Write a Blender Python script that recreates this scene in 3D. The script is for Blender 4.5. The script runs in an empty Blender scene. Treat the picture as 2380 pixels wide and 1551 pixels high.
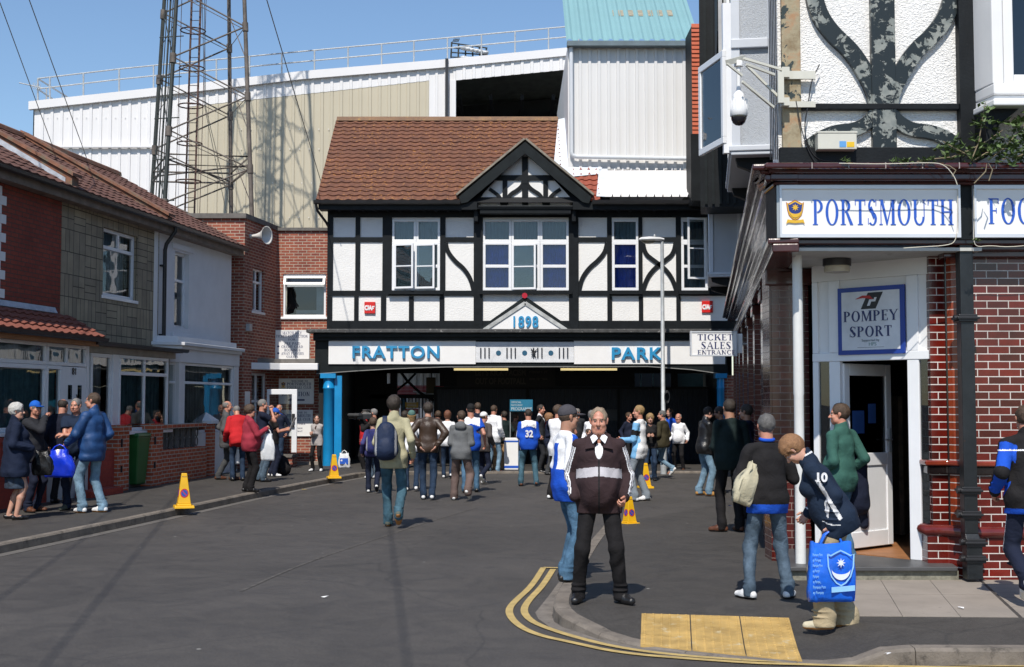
import bpy, bmesh, math, random
import numpy as np
from mathutils import Vector, Matrix
PI = math.pi
R = math.radians
random.seed(7)
sc = bpy.context.scene
col = sc.collection
FPX, CX, CY, CAMH = 2900.0, 1190.0, 775.5, 1.75
PITCH = math.atan((932 - CY) / FPX)
cd = bpy.data.cameras.new('camera'); cam = bpy.data.objects.new('camera', cd); col.objects.link(cam)
cam.location = (0, 0, CAMH); cam.rotation_euler = (PI / 2 + PITCH, 0, 0)
cd.sensor_width = 36; cd.lens = 36 * FPX / 2380.0; cd.clip_start = 0.1; cd.clip_end = 2000
sc.camera = cam
SUN_EL, SUN_AZ = R(52), R(12)          # shadows run to (sin az, cos az)
sd = bpy.data.lights.new('sun', 'SUN'); sun = bpy.data.objects.new('sun', sd); col.objects.link(sun)
sd.energy = 4.9; sd.angle = R(0.5); sd.color = (1.0, 0.94, 0.85)
tdir = Vector((math.sin(SUN_AZ) * math.cos(SUN_EL), math.cos(SUN_AZ) * math.cos(SUN_EL), -math.sin(SUN_EL)))
sun.rotation_euler = tdir.to_track_quat('-Z', 'Y').to_euler()
world = bpy.data.worlds.new("World"); sc.world = world; world.use_nodes = True
wn = world.node_tree
bg = wn.nodes['Background']; sky = wn.nodes.new('ShaderNodeTexSky')
sky.sky_type = 'NISHITA'; sky.sun_disc = False; sky.sun_elevation = SUN_EL
sky.sun_rotation = PI + SUN_AZ
sky.air_density = 1.15; sky.dust_density = 0.25; sky.ozone_density = 5.0
bg.inputs[1].default_value = 0.14
wn.links.new(sky.outputs[0], bg.inputs[0])
sc.view_settings.view_transform = 'Standard'; sc.view_settings.look = 'None'
sc.view_settings.exposure = 0.0; sc.view_settings.gamma = 1.0
sc.view_settings.use_curve_mapping = False
sc.cycles.max_bounces = 6; sc.cycles.transparent_max_bounces = 12
def ray(x, y):
 v = CY - y; c, s = math.cos(PITCH), math.sin(PITCH)
 return (x - CX, FPX * c - v * s, FPX * s + v * c)
def P(x, y, Y):
 r = ray(x, y); t = Y / r[1]
 return Vector((r[0] * t, Y, CAMH + r[2] * t))
def G(x, y, z=0.0):
 r = ray(x, y); t = (z - CAMH) / r[2]
 return Vector((r[0] * t, r[1] * t, z))
def FX(x, Y=32.0, yref=750): return P(x, yref, Y).x
def FZ(y, Y=32.0): return P(CX, y, Y).z
def tag(o, label=None, cat=None, group=None, kind=None):
 if label: o['label'] = label
 if cat: o['category'] = cat
 if group: o['group'] = group
 if kind: o['kind'] = kind
 return o
def empty(name, loc=(0, 0, 0), rz=0, label=None, cat=None, group=None):
 o = bpy.data.objects.new(name, None); col.objects.link(o)
 o.location = loc; o.rotation_euler = (0, 0, rz); o.empty_display_size = .2
 return tag(o, label, cat, group)
def kids(o): return [c for c in bpy.data.objects if c.parent == o]
def copy_tree(o, parent=None):
 c = o.copy(); col.objects.link(c); c.parent = parent
 for k in kids(o): copy_tree(k, c)
 return c
class MB:
 def __init__(s): s.v = []; s.f = []; s.m = []; s.mi = 0; s.T = None; s.smooth = set()
 def add(s, vs, fs, m=None, smooth=False):
  b = len(s.v)
  for p in vs:
   p = Vector(p)
   s.v.append(tuple(s.T @ p) if s.T else tuple(p))
  for f in fs:
   if smooth: s.smooth.add(len(s.f))
   s.f.append(tuple(b + i for i in f)); s.m.append(s.mi if m is None else m)
  return s
 def box(s, x0, x1, y0, y1, z0, z1, m=None):
  if x0 > x1: x0, x1 = x1, x0
  if y0 > y1: y0, y1 = y1, y0
  if z0 > z1: z0, z1 = z1, z0
  return s.add([(x0,y0,z0),(x1,y0,z0),(x1,y1,z0),(x0,y1,z0),(x0,y0,z1),(x1,y0,z1),(x1,y1,z1),(x0,y1,z1)],
                     [(0,3,2,1),(4,5,6,7),(0,1,5,4),(1,2,6,5),(2,3,7,6),(3,0,4,7)], m)
 def prism(s, poly, y0, y1, m=None):       # poly in (x,z), counter-clockwise seen from -y; extruded along y
  n = len(poly)
  A = sum(poly[i][0]*poly[(i+1)%n][1]-poly[(i+1)%n][0]*poly[i][1] for i in range(n))
  if A < 0: poly = poly[::-1]
  if y0 > y1: y0, y1 = y1, y0
  vs = [(p[0], y0, p[1]) for p in poly] + [(p[0], y1, p[1]) for p in poly]
  fs = [tuple(range(n)), tuple(range(2*n-1, n-1, -1))]
  for i in range(n):
   j = (i+1) % n; fs.append((i, i+n, j+n, j))
  return s.add(vs, fs, m)
 def prismz(s, poly, z0, z1, m=None):      # poly in (x,y)
  n = len(poly)
  A = sum(poly[i][0]*poly[(i+1)%n][1]-poly[(i+1)%n][0]*poly[i][1] for i in range(n))
  if A < 0: poly = poly[::-1]
  vs = [(p[0], p[1], z0) for p in poly] + [(p[0], p[1], z1) for p in poly]
  fs = [tuple(range(n-1, -1, -1)), tuple(range(n, 2*n))]
  for i in range(n):
   j = (i+1) % n; fs.append((i, j, j+n, i+n))
  return s.add(vs, fs, m)
 def extr(s, prof, p0, p1, up=(0,0,1), m=None, smooth=False, closed=True):
  p0 = Vector(p0); p1 = Vector(p1); d = (p1-p0).normalized(); u = Vector(up)
  side = d.cross(u).normalized(); u = side.cross(d).normalized()
  n = len(prof)
  vs = [p0+side*a+u*b for a, b in prof] + [p1+side*a+u*b for a, b in prof]
  fs = []
  for i in range(n if closed else n-1):
   j = (i+1) % n; fs.append((i, j, j+n, i+n))
  if closed: fs += [tuple(range(n-1, -1, -1)), tuple(range(n, 2*n))]
  return s.add(vs, fs, m, smooth)
 def tube(s, pts, r, n=8, m=None, cap=True, smooth=True):
  pts = [Vector(p) for p in pts]
  rs = r if isinstance(r, (list, tuple)) else [r]*len(pts)
  vs = []; prev = None
  for i, p in enumerate(pts):
   d = (pts[min(i+1, len(pts)-1)] - pts[max(i-1, 0)]).normalized()
   if prev is None:
    a = Vector((0,0,1)) if abs(d.z) < .9 else Vector((1,0,0))
    u = d.cross(a).normalized()
   else:
    u = (prev - d*prev.dot(d)).normalized()
   prev = u; w = d.cross(u)
   for k in range(n):
    t = 2*PI*k/n; vs.append(p + (u*math.cos(t)+w*math.sin(t))*rs[i])
  fs = []
  for i in range(len(pts)-1):
   for k in range(n):
    a = i*n+k; b = i*n+(k+1) % n; fs.append((a, b, b+n, a+n))
  s.add(vs, fs, m, smooth)
  if cap:
   s.add(vs[:n]+vs[-n:], [tuple(range(n-1, -1, -1)), tuple(range(n, 2*n))], m)
  return s
 def lathe(s, prof, c=(0,0,0), n=16, m=None, smooth=True):   # prof (r,z)
  vs = []
  for r, z in prof:
   for k in range(n):
    t = 2*PI*k/n; vs.append((c[0]+r*math.cos(t), c[1]+r*math.sin(t), c[2]+z))
  fs = []
  for i in range(len(prof)-1):
   for k in range(n):
    a = i*n+k; b = i*n+(k+1) % n; fs.append((a, b, b+n, a+n))
  s.add(vs, fs, m, smooth)
  return s.add(vs[:n]+vs[-n:], [tuple(range(n-1, -1, -1)), tuple(range(n, 2*n))], m)
 def ribbon(s, pts, w, y0, y1, m=None):     # band in xz plane of width w following pts, from depth y0 to y1
  n = len(pts); L = []; Rr = []
  for i in range(n):
   a = pts[max(i-1, 0)]; b = pts[min(i+1, n-1)]
   d = Vector((b[0]-a[0], b[1]-a[1])).normalized(); nn = Vector((-d.y, d.x))
   ww = w[i] if isinstance(w, (list, tuple)) else w
   L.append((pts[i][0]+nn.x*ww/2, pts[i][1]+nn.y*ww/2)); Rr.append((pts[i][0]-nn.x*ww/2, pts[i][1]-nn.y*ww/2))
  vs = []
  for i in range(n): vs += [(L[i][0], y0, L[i][1]), (Rr[i][0], y0, Rr[i][1]), (Rr[i][0], y1, Rr[i][1]), (L[i][0], y1, L[i][1])]
  fs = []
  for i in range(n-1):
   for k in range(4):
    a = i*4+k; b = i*4+(k+1) % 4; fs.append((a, b, b+4, a+4))
  fs += [(3,2,1,0), (4*n-4, 4*n-3, 4*n-2, 4*n-1)]
  return s.add(vs, fs, m)
 def build(s, name, mats, parent=None, bevel=0, loc=None, rz=None):
  me = bpy.data.meshes.new(name); me.from_pydata(s.v, [], s.f)
  if not isinstance(mats, (list, tuple)): mats = [mats]
  for mt in mats: me.materials.append(mt)
  if len(mats) > 1: me.polygons.foreach_set('material_index', s.m)
  if s.smooth:
   sm = [i in s.smooth for i in range(len(s.f))]
   me.polygons.foreach_set('use_smooth', sm)
  me.update()
  o = bpy.data.objects.new(name, me); col.objects.link(o)
  if parent: o.parent = parent
  if loc is not None: o.location = loc
  if rz is not None: o.rotation_euler = (0, 0, rz)
  if bevel:
   b = o.modifiers.new('bevel', 'BEVEL'); b.width = bevel; b.segments = 2; b.limit_method = 'ANGLE'; b.angle_limit = R(40)
  return o
MATS = {}
def newmat(name):
 m = bpy.data.materials.new(name); m.use_nodes = True
 nt = m.node_tree; b = nt.nodes['Principled BSDF']; MATS[name] = m
 return m, nt, b
def N(nt, t, **kw):
 n = nt.nodes.new(t)
 for k, v in kw.items(): setattr(n, k, v)
 return n
def ramp(nt, src, stops):
 r = N(nt, 'ShaderNodeValToRGB'); nt.links.new(src, r.inputs[0])
 e = r.color_ramp.elements
 while len(e) < len(stops): e.new(.5)
 for i, (p, c) in enumerate(stops):
  e[i].position = p; e[i].color = (c[0], c[1], c[2], 1) if isinstance(c, (tuple, list)) else (c, c, c, 1)
 return r.outputs[0]
def noise(nt, scale, detail=4, vec=None, rough=.6, dist=0):
 n = N(nt, 'ShaderNodeTexNoise'); n.inputs['Scale'].default_value = scale; n.inputs['Detail'].default_value = detail
 n.inputs['Roughness'].default_value = rough; n.inputs['Distortion'].default_value = dist
 if vec is None:
  tc = N(nt, 'ShaderNodeTexCoord'); vec = tc.outputs['Object']
 nt.links.new(vec, n.inputs['Vector']); return n.outputs['Fac']
def mixc(nt, fac, a, b, mode='MIX'):
 m = N(nt, 'ShaderNodeMix', data_type='RGBA', blend_type=mode)
 for i, s in ((0, fac), (6, a), (7, b)):
  if isinstance(s, (int, float)): m.inputs[i].default_value = s
  elif isinstance(s, tuple): m.inputs[i].default_value = (s[0], s[1], s[2], 1)
  else: nt.links.new(s, m.inputs[i])
 return m.outputs[2]
def bump(nt, b, h, strength=.3, dist=.01):
 n = N(nt, 'ShaderNodeBump'); n.inputs['Strength'].default_value = strength; n.inputs['Distance'].default_value = dist
 nt.links.new(h, n.inputs['Height']); nt.links.new(n.outputs[0], b.inputs['Normal'])
def plain(name, c, rough=.6, var=.15, vscale=3, bscale=0, bstr=.2, metal=0, bdist=.01, spec=.5, coat=0, dirt=None):
 if name in MATS: return MATS[name]
 m, nt, b = newmat(name)
 f = noise(nt, vscale, 5)
 lo = tuple(x*(1-var) for x in c); hi = tuple(min(1, x*(1+var)) for x in c)
 cc = ramp(nt, f, [(.3, lo), (.7, hi)])
 if dirt:   # (colour, scale, threshold)
  g = noise(nt, dirt[1], 8, rough=.7)
  cc = mixc(nt, ramp(nt, g, [(dirt[2], 0.0), (dirt[2]+.12, 1.0)]), cc, dirt[0])
 nt.links.new(cc, b.inputs['Base Color'])
 b.inputs['Roughness'].default_value = rough; b.inputs['Metallic'].default_value = metal
 b.inputs['Specular IOR Level'].default_value = spec; b.inputs['Coat Weight'].default_value = coat
 if bscale: bump(nt, b, noise(nt, bscale, 6), bstr, bdist)
 return m
def wallvec(nt, sx=1, sz=1, ang=None):       # (x+y, z) so that bricks run on any upright face
 tc = N(nt, 'ShaderNodeTexCoord'); sp = N(nt, 'ShaderNodeSeparateXYZ'); nt.links.new(tc.outputs['Object'], sp.inputs[0])
 ad = N(nt, 'ShaderNodeMath', operation='ADD'); nt.links.new(sp.outputs[0], ad.inputs[0]); nt.links.new(sp.outputs[1], ad.inputs[1])
 cb = N(nt, 'ShaderNodeCombineXYZ'); nt.links.new(ad.outputs[0], cb.inputs[0]); nt.links.new(sp.outputs[2], cb.inputs[1])
 return cb.outputs[0]
def brickmat(name, c1, c2, mortar, bw=.225, bh=.075, ms=.01, rough=.85, coat=0, bstr=.6, off=.5, spec=.4, msmooth=.1, dirty=.35):
 if name in MATS: return MATS[name]
 m, nt, b = newmat(name); v = wallvec(nt)
 t = N(nt, 'ShaderNodeTexBrick'); nt.links.new(v, t.inputs[0]); t.offset = off
 for k, x in (('Color1', c1), ('Color2', c2), ('Mortar', mortar)): t.inputs[k].default_value = (*x, 1)
 t.inputs['Scale'].default_value = 1; t.inputs['Brick Width'].default_value = bw; t.inputs['Row Height'].default_value = bh
 t.inputs['Mortar Size'].default_value = ms; t.inputs['Mortar Smooth'].default_value = msmooth; t.inputs['Bias'].default_value = 0
 f = noise(nt, 1.3, 6, rough=.7)
 cc = mixc(nt, dirty, t.outputs[0], ramp(nt, f, [(.25, .25), (.75, 1.6)]), 'MULTIPLY')
 f2 = noise(nt, 14, 4)
 cc = mixc(nt, .3, cc, ramp(nt, f2, [(.3, .5), (.7, 1.4)]), 'MULTIPLY')
 nt.links.new(cc, b.inputs['Base Color']); b.inputs['Coat Weight'].default_value = coat; b.inputs['Coat Roughness'].default_value = .12
 rr = ramp(nt, t.outputs['Fac'], [(0, rough), (1, .9)]); nt.links.new(rr, b.inputs['Roughness'])
 b.inputs['Specular IOR Level'].default_value = spec
 inv = ramp(nt, t.outputs['Fac'], [(0, 1.0), (1, 0.0)])
 hh = mixc(nt, .25, inv, noise(nt, 60, 4))
 bump(nt, b, hh, bstr, .008)
 return m
def emis(name, c, s):
 m, nt, b = newmat(name); b.inputs['Base Color'].default_value = (*c, 1)
 b.inputs['Emission Color'].default_value = (*c, 1); b.inputs['Emission Strength'].default_value = s
 return m
def glassmat(name, tint=(.8, .85, .87), refl=1.0, ior=1.5, wob=.15, base=.03):
 if name in MATS: return MATS[name]
 m, nt, b = newmat(name); nt.nodes.remove(b); out = nt.nodes['Material Output']
 tr = N(nt, 'ShaderNodeBsdfTransparent'); tr.inputs[0].default_value = (*tint, 1)
 gl = N(nt, 'ShaderNodeBsdfGlossy'); gl.inputs['Roughness'].default_value = .01; gl.inputs[0].default_value = (refl, refl, refl, 1)
 fr = N(nt, 'ShaderNodeFresnel'); fr.inputs[0].default_value = ior
 ad = N(nt, 'ShaderNodeMath', operation='ADD', use_clamp=True); nt.links.new(fr.outputs[0], ad.inputs[0]); ad.inputs[1].default_value = base
 bp = N(nt, 'ShaderNodeBump'); bp.inputs['Strength'].default_value = wob; bp.inputs['Distance'].default_value = .02
 nt.links.new(noise(nt, 2.0, 1), bp.inputs['Height']); nt.links.new(bp.outputs[0], gl.inputs['Normal'])
 mx = N(nt, 'ShaderNodeMixShader'); nt.links.new(ad.outputs[0], mx.inputs[0]); nt.links.new(tr.outputs[0], mx.inputs[1]); nt.links.new(gl.outputs[0], mx.inputs[2])
 nt.links.new(mx.outputs[0], out.inputs[0]); return m
white_paint = plain('white_paint', (.78, .78, .78), .45, .04, 2, 30, .05, dirt=((.45, .43, .38), 6, .68))
white_clean = plain('white_clean', (.82, .82, .83), .4, .03)
upvc = plain('white_plastic_frame', (.80, .81, .83), .3, .03, 4)
black_paint = plain('black_paint', (.010, .013, .014), .5, .3, 5, 25, .25, spec=.2, dirt=((.30, .30, .29), 9, .70))
black_timber = plain('black_timber', (.008, .010, .012), .55, .3, 5, 40, .3, spec=.2, dirt=((.12, .12, .12), 12, .72))
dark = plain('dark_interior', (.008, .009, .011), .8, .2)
dark_navy = plain('dark_navy_paint', (.012, .018, .032), .6, .2)
concrete = plain('concrete', (.30, .28, .25), .9, .2, 4, 60, .3, dirt=((.14, .13, .11), 5, .6))
dark_concrete = plain('dark_concrete', (.14, .13, .12), .9, .3, 5, 50, .4)
lead = plain('lead_flashing', (.42, .45, .50), .45, .2, 5, 8, .6, bdist=.03)
galv = plain('galvanised_steel', (.40, .42, .43), .5, .15, 8, metal=.15)
gutter_black = plain('black_gutter', (.018, .018, .02), .4, .2)
brick_red = brickmat('red_brick', (.28, .068, .04), (.20, .045, .030), (.42, .36, .28), ms=.009)
brick_club = brickmat('club_brick', (.33, .095, .055), (.21, .055, .04), (.45, .38, .30), ms=.008)
brick_orange = brickmat('orange_brick', (.56, .13, .05), (.40, .08, .035), (.50, .44, .36), ms=.009)
brick_dark = brickmat('dark_red_brick', (.30, .06, .035), (.24, .045, .03), (.10, .06, .045), ms=.008)
brick_painted = brickmat('painted_red_brick', (.40, .06, .04), (.37, .055, .038), (.34, .06, .045), ms=.006)
glaze = brickmat('glazed_brick', (.150, .012, .007), (.062, .008, .006), (.62, .58, .54), bw=.20, bh=.0705, ms=.0042, rough=.16, coat=.25, bstr=.35, spec=.45, dirty=.5, msmooth=0)
glaze_orange = brickmat('glazed_orange_brick', (.28, .045, .012), (.24, .032, .01), (.6, .55, .5), bw=.40, bh=.0705, ms=.0042, rough=.16, coat=.25, bstr=.35, spec=.45, msmooth=0)
def glaze_plain(name, c):
 return plain(name, c, .15, .35, 6, 12, .1, coat=.35, spec=.5)
glaze_mould = glaze_plain('glazed_moulding', (.055, .012, .010))
glaze_sill = glaze_plain('glazed_sill', (.20, .03, .014))
glass = glassmat('window_glass')
glass_dark = glassmat('smoky_glass', (.45, .5, .52), 1, 1.5)
def roughcast(name, c, scale, s):
 m, nt, b = newmat(name)
 f = noise(nt, 1.5, 6, rough=.7); cc = ramp(nt, f, [(.25, tuple(x*.9 for x in c)), (.7, c)])
 nt.links.new(cc, b.inputs['Base Color']); b.inputs['Roughness'].default_value = .9
 v = N(nt, 'ShaderNodeTexVoronoi'); v.feature = 'SMOOTH_F1'; v.inputs['Scale'].default_value = scale
 tc = N(nt, 'ShaderNodeTexCoord'); mp = N(nt, 'ShaderNodeMapping'); mp.inputs['Scale'].default_value = (1, 1, 1.7)
 nt.links.new(tc.outputs['Object'], mp.inputs[0])
 nz = N(nt, 'ShaderNodeTexNoise'); nz.inputs['Scale'].default_value = scale*.6; nt.links.new(mp.outputs[0], nz.inputs['Vector'])
 vv = mixc(nt, .12, mp.outputs[0], nz.outputs['Color'], 'ADD'); nt.links.new(vv, v.inputs['Vector'])
 bump(nt, b, v.outputs['Distance'], s, .02); return m
rough_white = roughcast('white_roughcast', (.84, .83, .81), 22, .28)
rough_white_near = roughcast('white_roughcast_coarse', (.85, .84, .82), 38, .7)
rough_grey = roughcast('shaded_roughcast', (.50, .53, .57), 60, .6)  # white roughcast with the bluish shade of the side elevation put into its colour
rough_house = plain('white_render', (.72, .72, .73), .8, .05, 2, 40, .15)
def peeling():
 m, nt, b = newmat('peeling_black_paint')
 f = noise(nt, 7.5, 9, rough=.68, dist=.5); g = noise(nt, 11, 3)
 k = ramp(nt, f, [(.53, 0.0), (.54, 1.0)])
 under = ramp(nt, g, [(.35, (.17, .19, .18)), (.7, (.30, .31, .28))])
 nt.links.new(mixc(nt, k, (.010, .016, .018), under), b.inputs['Base Color'])
 b.inputs['Roughness'].default_value = .4
 bump(nt, b, mixc(nt, k, (1., 1., 1.), (0., 0., 0.)), .5, .01); return m
peel = peeling()
def peeling2():
 m, nt, b = newmat('weathered_bare_render')
 f = noise(nt, 4, 9, rough=.65, dist=.6); g = noise(nt, 9, 5)
 k = ramp(nt, f, [(.56, 0.0), (.57, 1.0)])
 bare = ramp(nt, g, [(.3, (.22, .16, .09)), (.5, (.34, .29, .19)), (.7, (.38, .20, .10))])
 nt.links.new(mixc(nt, k, bare, (.03, .045, .045)), b.inputs['Base Color'])
 b.inputs['Roughness'].default_value = .8
 bump(nt, b, f, .7, .02); return m
bare = peeling2()
def tilemat(name, c1, c2, lich=None, th=.62, rough=.85):
 m, nt, b = newmat(name); tc = N(nt, 'ShaderNodeTexCoord')
 mp = N(nt, 'ShaderNodeMapping'); mp.inputs['Scale'].default_value = (3.2, 3.2, 3.2); nt.links.new(tc.outputs['Object'], mp.inputs[0])
 v = N(nt, 'ShaderNodeTexVoronoi'); v.inputs['Scale'].default_value = 1.0; nt.links.new(mp.outputs[0], v.inputs['Vector'])
 sp = N(nt, 'ShaderNodeSeparateColor'); nt.links.new(v.outputs['Color'], sp.inputs[0])
 f = noise(nt, 7, 6)
 cc = mixc(nt, .5, ramp(nt, f, [(.3, c1), (.7, c2)]), ramp(nt, sp.outputs[0], [(0, c1), (1, c2)]))
 if lich:
  g = noise(nt, 13, 8, rough=.78); big = noise(nt, .9, 2)
  s = mixc(nt, .12, g, big); cc = mixc(nt, ramp(nt, s, [(th, 0.0), (th+.07, 1.0)]), cc, lich)
  g2 = noise(nt, 23, 3); cc = mixc(nt, ramp(nt, g2, [(.69, 0.0), (.75, .8)]), cc, lich)
 nt.links.new(cc, b.inputs['Base Color']); b.inputs['Roughness'].default_value = rough
 bump(nt, b, noise(nt, 50, 4), .3, .006); return m
tile_main = tilemat('lichened_clay_tile', (.105, .046, .030), (.18, .072, .040), (.42, .19, .05), .55)
tile_red = tilemat('red_clay_tile', (.30, .07, .04), (.24, .06, .035), None)
tile_brown = tilemat('brown_concrete_tile', (.085, .042, .032), (.15, .068, .048), (.22, .16, .10), .66)
tile_porch = tilemat('porch_tile', (.17, .055, .038), (.22, .07, .045), None)
tile_hung = tilemat('orange_hung_tile', (.50, .12, .06), (.42, .10, .05), None)
blue_sign = plain('sky_blue_paint', (.03, .27, .52), .3, .05)
blue_post = plain('blue_gloss_paint', (.01, .25, .55), .3, .12, 3, 10, .05)
sign_white = plain('sign_white', (.84, .83, .82), .35, .03)
ink_navy = plain('navy_lettering', (.02, .03, .12), .5, .05)
ink_blue = plain('royal_blue_lettering', (.02, .10, .50), .45, .05)
yellow_cone = plain('yellow_plastic', (.75, .42, .012), .35, .08, 3, dirt=((.30, .18, .03), 10, .66))
def corrugated(mb, x0, x1, zb, zt, y, pitch=.2, depth=.035, rib=.35, flip=1):
 n = max(2, int(round((x1-x0)/pitch))); p = (x1-x0)/n; xs = []
 for i in range(n):
  a = x0+i*p
  xs += [(a, 0), (a+p*(1-rib)*.92, 0), (a+p*(1-rib)*1.0, 1), (a+p*(1-.08*(rib)), 1)]
 xs.append((x1, 0)); vs = []
 for x, d in xs:
  yy = y - d*depth*flip
  vs += [(x, yy, zb(x)), (x, yy, zt(x)), (x, y+.03*flip, zb(x)), (x, y+.03*flip, zt(x))]
 fs = []
 for i in range(len(xs)-1):
  a = 4*i; fs += [(a, a+4, a+5, a+1), (a+2, a+3, a+7, a+6), (a+1, a+5, a+7, a+3), (a, a+2, a+6, a+4)]
 mb.add(vs, fs)
def tile_roof(name, mat, parent, o, U, V, nu, nv, wav=.02, step=.022, seg=6, clip=None):
 o, U, V = Vector(o), Vector(U), Vector(V); nrm = U.cross(V).normalized()
 if nrm.z < 0: nrm = -nrm
 mb = MB(); nS = nu*seg
 for j in range(nv):
  jit = [random.uniform(-.004, .004) for _ in range(nu+1)]
  rows = []
  for (tv, lift) in ((j/nv, step), (j/nv, step), ((j+1)/nv, 0.0)):
   rows.append([(i/nS, tv, lift) for i in range(nS+1)])
  vs = []
  for ri, row in enumerate(rows):
   for i, (tu, tv, lift) in enumerate(row):
    ph = (i % seg)/seg
    w = wav*(.5+.5*math.cos(2*PI*ph))**1.6
    dz = (w + lift + jit[(i//seg)]) if ri else -.012
    vs.append(o+U*tu+V*tv+nrm*dz)
  fs = []
  for ri in range(2):
   for i in range(nS):
    if clip:
     c = o+U*((i+.5)/nS)+V*((j+.5)/nv)
     if not clip(c): continue
    a = ri*(nS+1)+i; fs.append((a, a+1, a+nS+2, a+nS+1))
  mb.add(vs, fs)
 return mb.build(name, mat, parent)
def text_mesh(name, s, mat, parent, loc, size, extrude=.004, rot=(PI/2, 0, 0), sx=1, align='CENTER', bold=0.0, spacing=1):
 c = bpy.data.curves.new('text', 'FONT'); c.body = s; c.size = size; c.extrude = extrude; c.align_x = align; c.offset = bold
 c.space_character = spacing
 o = bpy.data.objects.new('text', c); col.objects.link(o)
 dg = bpy.context.evaluated_depsgraph_get(); me = bpy.data.meshes.new_from_object(o.evaluated_get(dg))
 bpy.data.objects.remove(o); me.materials.clear(); me.materials.append(mat)
 t = bpy.data.objects.new(name, me); col.objects.link(t); t.location = loc; t.rotation_euler = rot; t.scale = (sx, 1, 1)
 if parent: t.parent = parent
 return t
TK, TN, SF = .15, .045, .035     # thick stem, thin stem, serif height
def _rect(x0, y0, x1, y1): return [(x0, y0), (x1, y0), (x1, y1), (x0, y1)]
def _stem(x, w=TK, y0=0, y1=1, t=True, b=True, s=.07):
 r = [_rect(x, y0, x+w, y1)]
 if b: r.append(_rect(x-s, y0, x+w+s, y0+SF))
 if t: r.append(_rect(x-s, y1-SF, x+w+s, y1))
 return r
def _diag(x0, x1, w, y0=0, y1=1): return [(x0, y0), (x0+w, y0), (x1+w, y1), (x1, y1)]
def _arc(cx, cy, rx, ry, a0, a1, tkv=TK, tkh=TN, n=14):
 r = []
 for i in range(n):
  q = []
  for t in (a0+(a1-a0)*i/n, a0+(a1-a0)*(i+1)/n): q.append(t)
  def o(t): return (cx+rx*math.cos(t), cy+ry*math.sin(t))
  def inn(t): return (cx+(rx-tkv)*math.cos(t), cy+(ry-tkh)*math.sin(t))
  r.append([o(q[0]), o(q[1]), inn(q[1]), inn(q[0])])
 return r
GL = {}
GL['I'] = (.34, _stem(.095))
GL['L'] = (.60, _stem(.09)+[_rect(.24, 0, .56, SF+.01), _rect(.51, 0, .56, .24)])
GL['T'] = (.64, _stem(.245, t=False)+[_rect(.03, 1-SF-.01, .61, 1), _rect(.03, .78, .07, 1), _rect(.57, .78, .61, 1)])
GL['E'] = (.62, _stem(.09)+[_rect(.24, 0, .57, SF+.01), _rect(.53, 0, .57, .22), _rect(.24, 1-SF-.01, .55, 1), _rect(.51, .8, .55, 1), _rect(.24, .5, .44, .54), _rect(.41, .42, .445, .62)])
GL['F'] = (.58, _stem(.09)+[_rect(.24, 1-SF-.01, .55, 1), _rect(.51, .8, .55, 1), _rect(.24, .5, .44, .54), _rect(.41, .42, .445, .62)])
GL['H'] = (.78, _stem(.09)+_stem(.54)+[_rect(.24, .49, .54, .54)])
GL['N'] = (.80, _stem(.10, TN)+_stem(.65, TN, b=False)+[_diag(.10, .10, TK), [(.08, 1), (.24, 1), (.695, 0), (.57, 0)]])
GL['M'] = (.96, _stem(.10, TN)+_stem(.73, TK)+[[(.09, 1), (.24, 1), (.50, .12), (.42, 0)], [(.42, 0), (.48, 0), (.80, 1), (.75, 1)]])
GL['O'] = (.80, _arc(.40, .5, .36, .52, 0, 2*PI, n=28))
GL['C'] = (.72, _arc(.40, .5, .36, .52, R(38), R(322), n=24)+[_rect(.63, .72, .67, 1.0)])
GL['G'] = (.78, _arc(.40, .5, .36, .52, R(38), R(322), n=24)+[_rect(.62, .72, .66, 1.0), _rect(.56, .05, .68, .42), _rect(.50, .40, .74, .44)])
GL['D'] = (.76, _stem(.09, s=.07)+_arc(.30, .5, .42, .5, -PI/2, PI/2, n=16))
GL['P'] = (.64, _stem(.09)+_arc(.26, .74, .33, .26, -PI/2, PI/2, n=14))
GL['R'] = (.74, _stem(.09)+_arc(.26, .75, .31, .25, -PI/2, PI/2, n=14)+[[(.30, .5), (.44, .5), (.72, 0), (.55, 0)]])
GL['B'] = (.68, _stem(.09)+_arc(.26, .76, .30, .24, -PI/2, PI/2, n=14)+_arc(.26, .27, .36, .27, -PI/2, PI/2, n=14))
GL['S'] = (.60, _arc(.30, .745, .235, .275, R(40), R(270), .12, TN, n=18)+_arc(.30, .245, .25, .265, R(-140), R(90), .13, TN, n=18)+[_rect(.05, .02, .085, .27), _rect(.49, .76, .525, 1.0)]+[[(.13, .66), (.26, .74), (.46, .38), (.36, .22)]])
GL['U'] = (.78, [q for q in _stem(.09, TK, .3, 1, b=False)]+_stem(.64, TN, .3, 1, b=False)+_arc(.3875, .32, .2975, .34, PI, 2*PI, .12, TN+.02, n=16))
GL['A'] = (.78, [[(.04, 0), (.09, 0), (.40, .95), (.36, 1)], [(.36, 1), (.44, 1), (.74, 0), (.57, 0)], _rect(.20, .31, .60, .36), _rect(-.01, 0, .19, SF), _rect(.50, 0, .80, SF)])
GL['V'] = (.76, [[(.02, 1), (.19, 1), (.43, .05), (.37, 0)], [(.37, 0), (.41, 0), (.72, 1), (.67, 1)], _rect(-.02, 1-SF, .26, 1), _rect(.58, 1-SF, .78, 1)])
GL['W'] = (1.04, [[(.02, 1), (.18, 1), (.37, .05), (.32, 0)], [(.32, 0), (.36, 0), (.56, 1), (.51, 1)], [(.42, 1), (.58, 1), (.76, .05), (.71, 0)], [(.71, 0), (.75, 0), (1.0, 1), (.95, 1)], _rect(-.02, 1-SF, .24, 1), _rect(.88, 1-SF, 1.05, 1)])
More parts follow.
